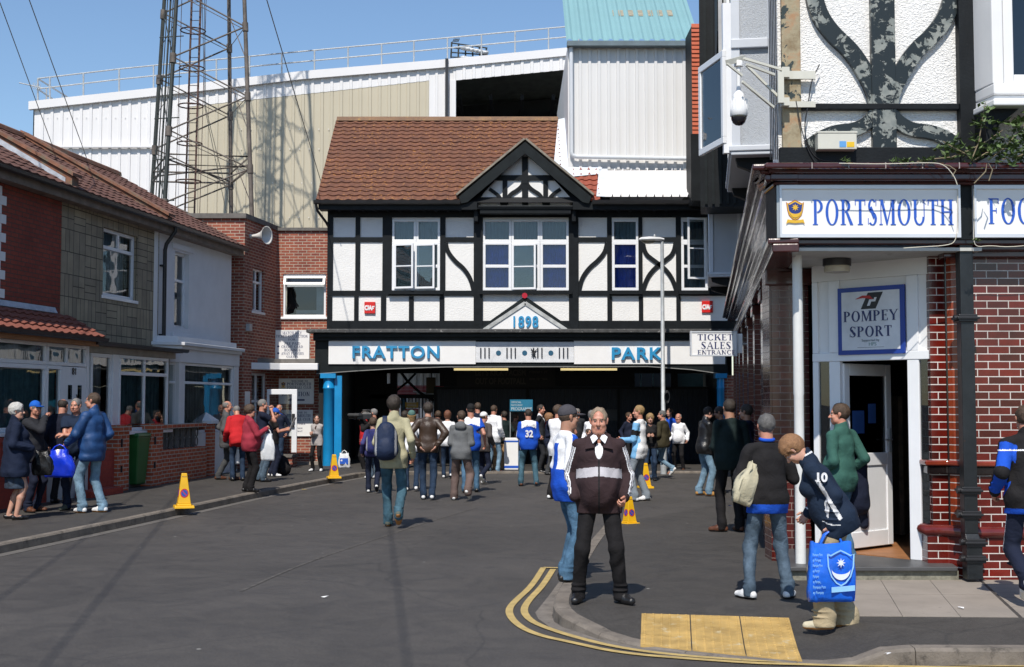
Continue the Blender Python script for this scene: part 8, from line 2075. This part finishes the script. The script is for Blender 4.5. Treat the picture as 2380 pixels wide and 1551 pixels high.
def edgej(c, I):
 L = (c-I['pel']) @ I['Rt']; m = np.zeros(len(c), int)
 for i in (0, 1):
  for a, b in ((I['SH'][i], I['EL'][i]), (I['EL'][i], I['WR'][i])):
   d = b-a; t = ((c-a) @ d)/np.dot(d, d); q_ = c-a-t[:, None]*d; m[(t > .05) & (t < .9) & (np.linalg.norm(q_, axis=1) < .095) & (q_[:, 1] < -.012)] = 1
 m[(np.abs(L[:, 2]-.40) < .006)] = 2; m[L[:, 2] < -.10] = 1
 return m
p = person('man at the right edge walking away in a black and blue tracksuit top', 2398, 1405, 932, -8, z=.11, near=True, skin=skin_b, hair='brown', hairstyle='short', fat=.3, lean=3, feet=[(-.10, -.22, .15, 0), (.10, .28, 0, 0)], hands=[(-.26, .05, -.46), (.26, -.02, -.45)],
 topmats=[blk, royal, whitec], topfn=edgej, top_hem=.45, bulk=.026, collar=.8, botmats=[navy, whitec], botfn=lambda c, I: (sum(((np.abs(c[:, 1]-(I['KN'][i][1]+(I['HP'][i][1]-I['KN'][i][1])*np.clip((c[:, 2]-I['KN'][i][2])/.45, -1, 1))) < .006) & ((c[:, 0]-I['KN'][i][0])*(-1 if i == 0 else 1) > .03)) for i in (0, 1)) > 0).astype(int), legw=1.1, shoe=sh_wht, shoe_sole=sole_w)
person('man in black leather jacket and pale jeans with tan boots talking near the shop wall', 1632, 1152, 945, -75, z=pv_, skin=skin_a, hair='dark', hairstyle='short', fat=.2, lean=6, hp=14, feet=[(-.12, .0, 0, -20), (.14, .10, 0, 12)], hands=[(-.12, .32, -.30), (.10, .34, -.30)], top_=leather_k, top_hem=.46, bulk=.028, collar=.8, bottom=jeans_l, legw=1.1, shoe=sh_tan, shoe_sole=sole_gum, group=GP)
person('dark haired man facing left opposite the leather jacket man in the shade of the shop', 1676, 1150, 945, 80, z=pv_, skin=skin_c, hair='dark', hairstyle='short', hp=10, hands=[(-.1, .3, -.15), (.12, .33, -.2)], top_=darkgreen, bottom=blk_trouser, shoe=sh_blk, group=GP)
person('big man in dark green top and black trousers, back turned, in the shop shadow', 1698, 1236, 928, 8, z=pv_, skin=skin_c, hair='dark', hairstyle='short', fat=.6, feet=[(-.12, .0, 0, -60), (.12, -.02, 0, -8)], hands=[(-.16, .28, -.36), (.2, .22, -.40)], top_=darkgreen, top_hem=.46, bulk=.026, bottom=blk_trouser, legw=1.1, shoe=sh_brn, group=GP)
person('man in a navy padded coat standing against the shop wall in shadow', 1738, 1205, 940, 60, z=pv_, skin=skin_c, hair='dark', hairstyle='short', fat=.4, top_=navy, top_hem=.40, bulk=.035, bottom=blk_trouser, shoe=sh_blk, group=GP)
R0 = lambda X, Y: 0.0
def band_arm(c, I):
 L = (c-I['pel']) @ I['Rt']; m = np.zeros(len(c), int)
 for i in (0, 1):
  d = I['EL'][i]-I['SH'][i]; t = ((c-I['SH'][i]) @ d)/np.dot(d, d); r = np.linalg.norm(c-I['SH'][i]-t[:, None]*d, axis=1)
  d2 = I['WR'][i]-I['EL'][i]; t2 = ((c-I['EL'][i]) @ d2)/np.dot(d2, d2); r2 = np.linalg.norm(c-I['EL'][i]-t2[:, None]*d2, axis=1)
  m[(t > -.1) & (r < .1) & (np.abs(L[:, 0]) > .13)] = 1; m[(r2 < .085)] = 1; m[(t > .38) & (t < .72) & (r < .1)] = 2
 return m
person('young man in white shirt with light blue sleeves, black armband and grey joggers', 1487, 1165, 942, 62, z=R0, skin=skin_b, hair='blond', hairstyle='short', hy=28, feet=[(-.16, .05, 0, 10), (.16, -.05, 0, -45)], hands=[(-.15, .30, -.34), (.15, .30, -.36)], topmats=[whitec, skyb, blk], topfn=band_arm, top_hem=.42, bulk=.022, bottom=greyt, legw=1.15, shoe=sh_wht, group=GP)
person('blonde woman in a black top seen between the two men right of centre', 1512, 1118, 963, 176, z=R0, skin=skin_a, hair='blond', hairstyle='bob', gender='f', hands=[(-.08, .22, -.28), (.08, .22, -.28)], top_=blk, bottom=jeans_d, shoe=sh_blk, group=GP)
person('man in an olive brown jacket and blue jeans walking left, heel raised', 1538, 1113, 952, 55, z=R0, skin=skin_b, hair='salt', hairstyle='short', fat=.4, hy=30, feet=[(-.10, .18, 0, 0), (.10, -.24, .17, 0)], hands=[(-.2, .25, -.35), (.22, .2, -.40)], top_=olive, top_hem=.46, bulk=.034, flare=.02, bottom=jeans_l, legw=1.0, shoe=sh_wht, shoe_sole=sole_w, group=GP)
person('bald man in a white printed sweatshirt standing by the lamp post', 1578, 1096, 962, 150, z=R0, skin=skin_b, hair='grey', hairstyle='bald', fat=.5, feet=[(-.14, 0, 0, -15), (.14, 0, 0, 20)], top_=whitec, top_hem=.49, bulk=.018, bottom=blk_trouser, shoe=sh_brn, group=GP)
person('person in a blue top behind the olive jacket man', 1558, 1090, 950, 120, z=R0, skin=skin_a, hair='brown', top_=royal, bottom=jeans_d, shoe=sh_blk, group=GP)
person('grey haired woman in a white top with red trim just behind the foreground man', 1376, 1112, 955, 160, z=R0, skin=skin_a, hair='grey', hairstyle='bob', gender='f', hy=35, top_=whitec, bottom=navy, shoe=sh_blk, group=GP)
person('child in a red and white shirt holding a drink beside the cap man', 1368, 1115, 998, -150, z=R0, skin=skin_a, hair='brown', hairstyle='short', hands=[(-.1, .25, -.1), (.1, .22, -.2)], top_=redc, bottom=navy, shoe=sh_wht, group=GP)
def wn(c, I):
 L = (c-I['pel']) @ I['Rt']; return ((np.abs(L[:, 0]) > .17) & (L[:, 2] > .18)).astype(int)
person('man in a white football shirt with navy sleeves and black joggers, white trainers', 1296, 1160, 940, -28, z=R0, skin=skin_b, hair='brown', hairstyle='short', hy=-45, feet=[(-.12, -.05, 0, 5), (.12, .12, 0, -5)], hands=[(-.10, .30, -.02), (.14, .32, -.05)], poles=[(-.6, 0, -1), (.6, 0, -1)], topmats=[whitec, navy], topfn=wn, sleeve='short', top_hem=.44, bulk=.026, bottom=blk_trouser, legw=1.15, shoe=sh_wht, group=GP)
person('short haired woman in a navy blazer and grey trousers facing right', 1276, 1104, 962, -110, z=R0, skin=skin_a, hair='ginger', hairstyle='bob', gender='f', hands=[(-.10, .25, -.25), (.10, .25, -.25)], top_=navy, top_hem=.44, bottom=greysh, shoe=sh_blk, group=GP)
person('dark haired man in a black suit and white shirt facing right', 1257, 1100, 941, -105, z=R0, skin=skin_b, hair='dark', hairstyle='short', hy=-15, shirt=whitec, top_=suit, top_hem=.42, bottom=suit, shoe=sh_blk, group=GP)
p32 = person('man in blue and white football shirt number 32 walking away with dark jeans', 1228, 1130, 950, 4, z=R0, skin=skin_b, hair='dark', hairstyle='recede', fat=.65, lean=2, feet=[(-.17, .0, 0, -5), (.17, -.10, .03, 5)], hands=[(-.18, .26, -.34), (.18, .26, -.34)], topmats=[royal, whitec], topfn=jersey(), sleeve='long', top_hem=.47, bulk=.022, bottom=jeans_t, legw=1.12, shoe=sh_brn, group=GP)
t = text_mesh('number', '32', whitec, p32['o'], tuple(p32['sp']((0, -.178, .16))), .21, .003, bold=.008, sx=.85)
t = text_mesh('name_lettering', 'LUA LUA', navy, p32['o'], tuple(p32['sp']((0, -.152, .40))), .065, .002)
person('man in a tan jacket and jeans standing near the programme stall', 1198, 1085, 960, -40, z=R0, skin=skin_b, hair='brown', hairstyle='crop', top_=tan, top_hem=.47, bottom=jeans_m, shoe=sh_blk, group=GP)
person('small person in red and white between the suited man and the navy blazer', 1268, 1085, 955, -150, z=R0, skin=skin_a, hair='dark', hairstyle='short', top_=redc, bottom=navy, shoe=sh_blk, group=GP)
person('man in an open white shirt and jeans with dark hair', 1146, 1100, 942, -25, z=R0, skin=skin_b, hair='brown', hairstyle='short', hp=12, fat=.2, feet=[(-.12, 0, 0, -10), (.12, .05, 0, 15)], top_=whitec, top_hem=.43, bulk=.03, bottom=jeans_l, shoe=sh_brn, group=GP)
person('man in a white baseball cap and grey brown jacket walking away, white heel raised', 1122, 1126, 954, -22, z=R0, skin=skin_b, hair='brown', hairstyle='crop', hy=-30, lean=5, cap=dict(mat=('white_cap', (.7, .7, .7))), feet=[(-.10, .26, 0, 0), (.10, -.26, .14, 0)], hands=[(-.22, .1, -.46), (.25, .0, -.46)], top_=greybrown, top_hem=.45, bulk=.024, bottom=navy, shoe=sh_wht, shoe_sole=sole_w, group=GP)
person('man in a black cap and blue and white shirt behind the hooded boy', 1094, 1145, 938, 4, z=R0, skin=skin_b, hair='dark', hairstyle='crop', fat=.5, cap=dict(mat=('black_cap', (.012, .012, .013))), topmats=[royal, whitec], topfn=jersey(), sleeve='short', top_hem=.47, bulk=.02, feet=[(-.12, -.1, 0), (.12, .1, 0)], bottom=jeans_m, shoe=sh_blk, group=GP)
person('boy in a grey hooded sweatshirt and baggy brown trousers walking away', 1072, 1164, 952, -6, z=R0, skin=skin_a, hair='brown', hairstyle='short', lean=4, hy=15, feet=[(-.16, .14, 0, -10), (.16, -.20, .12, 15)], hands=[(-.16, .22, -.36), (.16, .24, -.34)], top_=grey_h, top_hem=.45, bulk=.030, hood=True, bottom=brown_t, legw=1.32, shoe=sh_wht, shoe_sole=sole_w, group=GP)
person('woman with reddish hair in a white top and dark jeans in the crowd', 1040, 1112, 954, 0, z=R0, skin=skin_a, hair='red', hairstyle='bob', gender='f', feet=[(-.1, .1, 0), (.1, -.12, .04)], top_=whitec, top_hem=.48, bulk=.012, bottom=jeans_d, shoe=sh_wht, group=GP)
pl = person('man in a brown leather jacket with hands in his back pockets, walking away', 993, 1162, 935, 3, z=R0, skin=skin_a, hair='dark', hairstyle='fringe', feet=[(-.07, .12, 0, 0), (.09, -.10, .02, 5)], hands=[(-.17, -.13, -.46), (.17, -.13, -.46)], poles=[(-1, -.45, 0), (1, -.45, 0)], curl=.2, top_=leather_b, top_hem=.50, bulk=.030, bottom=jeans_d, legw=1.05, shoe=sh_wht, group=GP)
person('blonde woman in a green cap beside the leather jacket man', 956, 1142, 953, 5, z=R0, skin=skin_a, hair='blond', hairstyle='long', gender='f', cap=dict(mat=('green_cap', (.08, .16, .14))), feet=[(-.10, .1, 0), (.10, -.1, .03)], top_=whitec, bottom=jeans_d, shoe=sh_wht, group=GP)
pcs = person('tall man in a cream sweater and faded jeans with a navy backpack on one shoulder', 914, 1226, 917, 3, z=R0, near=True, skin=skin_b, hair='dark', hairstyle='fringe', feet=[(-.075, .16, 0, 0), (.075, -.18, .12, 0)], hands=[(-.20, .18, -.40), (.25, .0, -.50)], top_=cream, top_hem=.44, bulk=.012, collar=.2, bottom=jeans_t, legw=1.08, shoe=sh_grn, shoe_sole=sole_gum)
def backpack(pr, label, off=(-.09, -.22, .22), mat=None, s=1.0, strap=-1):
 w = pr['W'](pr['sp'](off)); mat = mat or cloth('navy_backpack_cloth', (.012, .022, .055), rough=.6)
 r = empty('backpack', tuple(w), pr['o'].rotation_euler.z, label, 'backpack'); r.scale = (pr['S']*s,)*3
 F = Field((-.26, -.2, -.38), (.26, .2, .34), .010); F.ell((0, 0, 0), (.155, .105, .24), None, .02); F.ell((0, -.02, -.14), (.165, .12, .13), None, .04); F.ell((0, -.085, -.10), (.115, .06, .12), None, .02); F.ripple(.004, 30, 2)
 np_mesh('pack_body', [F.mesh()], [mat, plain('grey_piping', (.30, .30, .31), .6)], r, lambda c: ((np.abs(np.abs(c[:, 0])-.128) < .013) & (c[:, 1] < -.02) & (c[:, 2] > -.2) & (c[:, 2] < .16)).astype(int))
 iv = r.matrix_basis.inverted()
 def loc_(p): return iv @ pr['W'](pr['sp'](p))
 m = MB(); a, b, c, d, e = [loc_(p) for p in ((strap*.12, -.16, .36), (strap*.115, -.10, .525), (strap*.115, .02, .535), (strap*.12, .13, .40), (strap*.14, .10, .20))]
 pts = [a, b, c, d, e];
 for _ in range(2):
  o_ = [pts[0]]
  for i in range(len(pts)-1): o_ += [pts[i].lerp(pts[i+1], .25), pts[i].lerp(pts[i+1], .75)]
  pts = o_+[pts[-1]]
 wv = Vector((.03, 0, 0)); vs = []
 for q_ in pts: vs += [q_-wv, q_+wv]
 m.add(vs, [(2*i, 2*i+1, 2*i+3, 2*i+2) for i in range(len(pts)-1)]); st = m.build('shoulder_strap', mat, r); md = st.modifiers.new('t', 'SOLIDIFY'); md.thickness = .014
 return r
backpack(pcs, 'navy backpack with grey piping hanging from the left shoulder of the man in cream')
pb = person('boy with dark hair and a blue rucksack at the left of the crowd, striding away', 866, 1146, 970, 4, z=R0, skin=skin_a, hair='brown', hairstyle='short', feet=[(-.10, .12, 0, 0), (.10, -.18, .10, 0)], top_=cloth('yellow_blue_top', (.05, .05, .16)), bottom=navy, legw=1.1, shoe=sh_wht, group=GP)
backpack(pb, 'blue rucksack worn by the boy at the left of the crowd', off=(0, -.20, .24), mat=cloth('blue_rucksack_cloth', (.025, .03, .12)), s=1.0, strap=-1)
pt = person('television cameraman in a black vest facing left with a camera on his shoulder', 866, 1112, 950, 78, z=R0, skin=skin_b, hair='grey', hairstyle='crop', fat=.4, feet=[(-.14, 0, 0, 0), (.14, -.05, 0, 10)], hands=[(-.10, .30, -.02), (.16, .36, .02)], poles=[(-.5, 0, -1), (.6, 0, -1)], top_=blk, top_hem=.48, bulk=.03, bottom=jeans_g, shoe=sh_wht, group=GP)
w = P(838, 968, pt['g'].y-.12); r = empty('television_camera', tuple(w), 0, 'black shoulder television camera with furry microphone carried by the cameraman', 'video camera')
m = MB(); m.box(-.08, .26, -.07, .05, -.07, .07); m.box(.05, .22, -.06, .05, .071, .10); m.build('camera_body', gutter_black, r, bevel=.02)
m = MB(); m.lathe([(.07, 0), (.075, .04), (.055, .06), (.055, .16)], (0, 0, 0), 14); ln = m.build('lens', gutter_black, r); ln.rotation_euler = (0, -PI/2, 0); ln.location = (-.10, -.01, .0)
F = Field((-.3, -.1, -.1), (.2, .1, .1), .010); F.cone((-.14, 0, 0), (.06, 0, 0), .042, .038, .01); F.ripple(.004, 90, 1); mi = np_mesh('furry_microphone', [F.mesh()], cloth('grey_fur', (.05, .05, .05)), r); mi.location = (-.10, -.13, .03)
m = MB(); m.box(-.02, .05, -.16, -.10, .02, .08); m.tube([(.22, -.02, .08), (.24, -.02, .12), (.20, -.02, .14), (.05, -.02, .14)], .012, 6); m.build('viewfinder', gutter_black, r)
person('person in a red coat beside the television camera', 846, 1100, 955, 100, z=R0, skin=skin_c, hair='dark', hairstyle='short', top_=redc, top_hem=.44, bulk=.03, bottom=blk_trouser, shoe=sh_blk, group=GP)
for x, y, t, fc, hr, hs2, tp_, bt, lb in ((1110, 1098, 936, 20, 'brown', 'short', navy, jeans_d, 'brown haired man in a navy shirt behind the black cap man'), (941, 1096, 957, -20, 'dark', 'bob', blk, jeans_d, 'dark haired person in black beyond the man in the cream sweater'),
 (1018, 1092, 956, 10, 'brown', 'short', greybrown, blk_trouser, 'person in dull brown seen between the leather jacket man and the hooded boy'), (1342, 1094, 950, 150, 'grey', 'short', suit, blk_trouser, 'grey haired man in dark clothes behind the man in the grey cap'),
 (1172, 1090, 957, 25, 'dark', 'short', darkgreen, blk_trouser, 'man in dark green just left of the programme stall'), (1462, 1090, 960, -140, 'brown', 'short', navy, blk_trouser, 'person in navy by the gates right of the foreground man')):
 person(lb, x, y, t, fc, z=R0, skin=skin_b, hair=hr, hairstyle=hs2, fat=.3, top_=tp_, top_hem=.46, bulk=.022, bottom=bt, shoe=sh_blk, group=GP)
person('man in a pale grey jacket reading papers against the brick wall by the blue column', 737, 1096, 965, 160, z=.11, skin=skin_a, hair='dark', hairstyle='recede', hy=25, hp=5, feet=[(-.13, 0, 0, -25), (.15, .02, 0, 10)], hands=[(-.02, .26, -.28), (.06, .26, -.30)], shirt=cloth('brown_shirt', (.05, .03, .025)), top_=lgrey, top_hem=.45, bulk=.03, flare=.015, bottom=blk_trouser, shoe=sh_wht, group=GP)
ph = person('man in a blue cap, black t-shirt and navy trousers reading a sheet of paper', 632, 1108, 950, -72, z=.11, skin=skin_b, hair='dark', hairstyle='crop', hp=18, cap=dict(mat=('blue_cap', (.02, .09, .40))), feet=[(-.12, 0, 0, -10), (.13, .06, 0, 10)], hands=[(-.10, .34, -.24), (.12, .34, -.26)], poles=[(-.6, -.3, -1), (.6, -.3, -1)], top_=blk, sleeve='short', top_hem=.49, bulk=.026, bottom=navy, legw=1.05, shoe=sh_wht, group=GP)
hv = (ph['hand'][0]+ph['hand'][1])/2; m = MB(); m.add([(-.02, -.13, -.10), (.10, -.13, .17), (.10, .13, .17), (-.02, .13, -.10)], [(0, 1, 2, 3)]); o_ = m.build('sheet_of_paper', sign_white, loc=tuple(hv+Vector((.04, -.03, .08)))); md = o_.modifiers.new('t', 'SOLIDIFY'); md.thickness = .003; tag(o_, 'white sheet of paper held by the man in the blue cap', 'paper')
person('man in navy top holding a paper cup to his face, grey hair', 605, 1120, 928, -70, z=.11, skin=skin_b, hair='grey', hairstyle='crop', fat=.4, hy=-5, feet=[(-.12, 0, 0, -8), (.12, .05, 0, 8)], hands=[(-.04, .20, .06), (.04, .20, .05)], poles=[(-.5, .1, -1), (.5, .1, -1)], curl=1.0, top_=navy, sleeve='short', top_hem=.47, bulk=.024, bottom=jeans_g, shoe=sh_blk, group=GP)
pk = person('woman in a dark pink fleece and black trousers with a carrier bag', 576, 1144, 941, -62, z=.11, skin=skin_b, hair='brown', hairstyle='perm', gender='f', fat=.5, hy=-10, feet=[(-.10, 0, 0, -6), (.10, .04, 0, 8)], hands=[(-.12, .22, -.50), (.10, .32, -.20)], poles=[(-.6, -1, 0), (.6, -.6, -1)], curl=1.1, top_=pinkj, top_hem=.46, bulk=.030, collar=.5, bottom=blk_trouser, legw=1.0, shoe=sh_blk, group=GP)
hv = pk['hand'][1]; carrier('carrier_bag', (hv.x, hv.y-.03, hv.z-.60), .26, .48, .12, plastic_white, 'white plastic bag with red contents held by the woman in dark pink', rz=.2, squash=.6, seed=6)
person('stooping man in a bright red coat behind the woman in pink', 552, 1118, 968, 20, z=.11, skin=skin_b, hair='grey', hairstyle='bald', lean=26, hp=20, hgt=1.62, top_=redc, top_hem=.42, bulk=.034, bottom=jeans_d, shoe=sh_blk, group=GP)
po = person('old man in a grey raincoat and grey trousers at the left of the queue', 520, 1116, 930, -76, z=.11, skin=skin_b, hair='grey', hairstyle='bald', fat=.3, feet=[(-.12, -.10, 0, -8), (.12, .20, 0, 6)], hands=[(-.22, .10, -.40), (.20, .18, -.44)], curl=1.1, top_=grey_c, top_hem=.36, bulk=.036, flare=.015, collar=.8, bottom=greysh, legw=1.05, shoe=sh_brn, group=GP)
hv = po['hand'][1]; carrier('carrier_bag', (hv.x, hv.y-.05, hv.z-.58), .26, .46, .12, plastic_white, 'white plastic bag held by the old man in the grey raincoat', rz=.2, squash=.62, seed=8)
r = empty('black_rucksack', tuple(G(655, 1105, .11)), 0, 'black rucksack on the pavement by the reception door', 'bag'); F = Field((-.3, -.2, -.02), (.3, .2, .65), .013); F.ell((0, 0, .20), (.17, .12, .24), None, .02); F.ell((.04, -.03, .15), (.17, .12, .16), None, .03); F.ripple(.006, 28, 2); F.plane((0, 0, -1), 0); np_mesh('bag_cloth', [F.mesh()], blk, r)
person('bald man half hidden behind the open reception door in a navy top', 648, 1090, 940, 160, z=.11, skin=skin_b, hair='grey', hairstyle='bald', top_=navy, bottom=jeans_d, shoe=sh_blk, group=GP)
pj = person('man in a blue anorak and pale jeans with glasses, holding a blue bag, facing left', 213, 1192, 912, 66, z=.11, near=True, skin=skin_b, hair='brown', hairstyle='thin', fat=.25, hy=22, glasses=True, feet=[(-.10, .10, 0, 12), (.12, -.08, 0, -4)], hands=[(-.20, .30, -.44), (.22, .12, -.46)], poles=[(-.6, -1, 0), None], curl=(1.15, .6), top_=blue_jacket, top_hem=.40, bulk=.036, flare=.005, collar=1.2, hood=False, bottom=jeans_l, legw=1.05, shoe=sh_wht, shoe_sole=sole_gum)
hv = pj['hand'][0]; carrier('carrier_bag', (hv.x-.06, hv.y-.06, hv.z-.46), .46, .40, .20, plastic_blue, 'shiny royal blue plastic bag held by the man in the blue anorak', rz=.1, squash=.55, seed=12)
person('grey haired man with folded arms in a navy polo shirt facing the camera', 174, 1186, 926, 178, z=.11, near=True, skin=skin_b, hair='grey', hairstyle='crop', fat=.35, hy=-6, feet=[(-.11, 0, 0, -14), (.12, .02, 0, 14)], hands=[(.10, .20, -.28), (-.12, .22, -.25)], poles=[(-1, .1, -1), (1, .1, -1)], top_=navy2, sleeve='short', top_hem=.49, bulk=.022, collar=.4, bottom=cloth('navy_trouser_cloth', (.014, .022, .05)), legw=1.05, shoe=sh_grn)
person('man with bald crown in a black coat behind the folded arms man', 140, 1170, 927, -8, z=.11, skin=skin_b, hair='dark', hairstyle='bald', fat=.5, hp=15, top_=cloth('blue_black_coat', (.008, .010, .022)), top_hem=.40, bulk=.036, bottom=blk_trouser, shoe=sh_blk)
person('man in a blue cap and glasses with hand at his mouth, dark jacket', 74, 1190, 932, -112, z=.11, near=True, skin=skin_b, hair='grey', hairstyle='crop', hy=-12, glasses=True, cap=dict(mat=('royal_cap', (.012, .10, .45))), feet=[(-.12, 0, 0, -10), (.12, .04, 0, 10)], hands=[(-.22, .05, -.46), (-.03, .19, .02)], poles=[None, (.9, .2, -1)], curl=(.6, 1.1), top_=cloth('dark_slate_jacket', (.022, .023, .028)), top_hem=.44, bulk=.03, bottom=navy, shoe=sh_brn)
pg = person('white haired woman in a navy coat and plaid skirt, at the left edge', 34, 1208, 937, -62, z=.11, near=True, skin=skin_a, hair='white', hairstyle='perm', gender='f', fat=.6, hy=-20, feet=[(-.12, -.05, 0, 20), (.11, .03, 0, -4)], hands=[(-.20, .16, -.42), (.20, .20, -.38)], top_=cloth('navy_wool_coat', (.008, .014, .035)), top_hem=.29, bulk=.042, flare=.05, collar=1.0, skirt=plaid, shoe=sh_blk, pockets=True)
b = carrier('black_handbag', tuple(P(98, 1105, pg['g'].y+.3)), .30, .34, .13, cloth('black_bag_leather', (.010, .010, .011), rough=.35, spec=.5), 'black handbag hanging between the woman in the coat and the blue cap man', handle=False, squash=.6, seed=3)
gw = plain('gold_wrapper', (.55, .40, .12), .35, .4, 30, metal=.4)
for x, y, z, s, mt, lb in ((708, 1139, .0, .05, gw, 'crumpled gold wrapper in the gutter by the left kerb'), (757, 1389, .0, .035, sign_white, 'small scrap of white paper on the open road at lower left'), (2232, 1415, .11, .03, sign_white, 'tiny white paper scrap on the pale paving slabs'), (1697, 1176, .05, .03, royal, 'small blue bottle top on the tarmac behind the black sweater man'), (2060, 1520, .1, .025, sign_white, 'cigarette end lying by the right kerb')):
 g = G(x, y, z+.01); mb = MB(); rn = random.Random(x); vs = [(rn.uniform(-s, s)*1.3, rn.uniform(-s, s)*.8, rn.uniform(0, s*.5)) for _ in range(7)]; mb.add(vs, [(0, 1, 2), (2, 3, 4), (4, 5, 6), (1, 3, 5), (0, 4, 6)]); o_ = mb.build('litter', mt, loc=tuple(g)); tag(o_, lb, 'litter')
# ================================================================ one object per piece for the countable parts
def split_islands(o):
 me = o.data; n = len(me.vertices); par = list(range(n))
 def find(a):
  while par[a] != a: par[a] = par[par[a]]; a = par[a]
  return a
 for p in me.polygons:
  v = p.vertices; r0 = find(v[0])
  for k in v[1:]: par[find(k)] = r0
 isl = {}
 for i in range(n): isl.setdefault(find(i), []).append(i)
 bb = {}
 for k, vs in isl.items():
  cs = [me.vertices[i].co for i in vs]; bb[k] = [min(c[j] for c in cs)-.004 for j in range(3)]+[max(c[j] for c in cs)+.004 for j in range(3)]
 ks = list(isl); up = {k: k for k in ks}
 def f2(a):
  while up[a] != a: a = up[a]
  return a
 for i, a in enumerate(ks):
  for b in ks[i+1:]:
   A, B = bb[a], bb[b]
   if all(A[j] <= B[j+3] and B[j] <= A[j+3] for j in range(3)): up[f2(a)] = f2(b)
 groups = {}
 for k in ks: groups.setdefault(f2(k), []).extend(isl[k])
 if len(groups) < 2: return
 gs = list(groups.values())
 for g in gs:
  idx = {v: i for i, v in enumerate(sorted(g))}; m2 = bpy.data.meshes.new(me.name)
  fs = [p for p in me.polygons if p.vertices[0] in idx]
  m2.from_pydata([tuple(me.vertices[v].co) for v in sorted(g)], [], [tuple(idx[v] for v in p.vertices) for p in fs])
  for mt in me.materials: m2.materials.append(mt)
  for p, q in zip(m2.polygons, fs): p.material_index = q.material_index; p.use_smooth = q.use_smooth
  c = o.copy(); c.data = m2; col.objects.link(c); c.parent = o.parent
  for ch in kids(o):
   if g is gs[0]: ch.parent = c
 bpy.data.objects.remove(o)
SPLIT = ('post', 'gutter', 'fascia_sign', 'bay_bracket', 'side_glass', 'door_glass', 'window_surround', 'hinge', 'notice_plate', 'far_window', 'metal_bar', 'upper_panel', 'bay_stile', 'red_rail', 'pipe_collar', 'rail', 'sticker', 'overhanging_gable', 'wall_plate', 'gate_frame', 'door_panel', 'door_frame', 'gable_timber', 'bay_wall', 'eaves', 'blind', 'display_stand', 'louvre_boards', 'shutter', 'stripe', 'handle_pair', 'hanger', 'cooling_fin', 'bracket_arm', 'cornice_joint', 'ladder_stile', 'bay_window_frame', 'sash_stay')
for o in [o for o in bpy.data.objects if o.type == 'MESH' and o.parent and o.name.split('.')[0] in SPLIT]: split_islands(o)
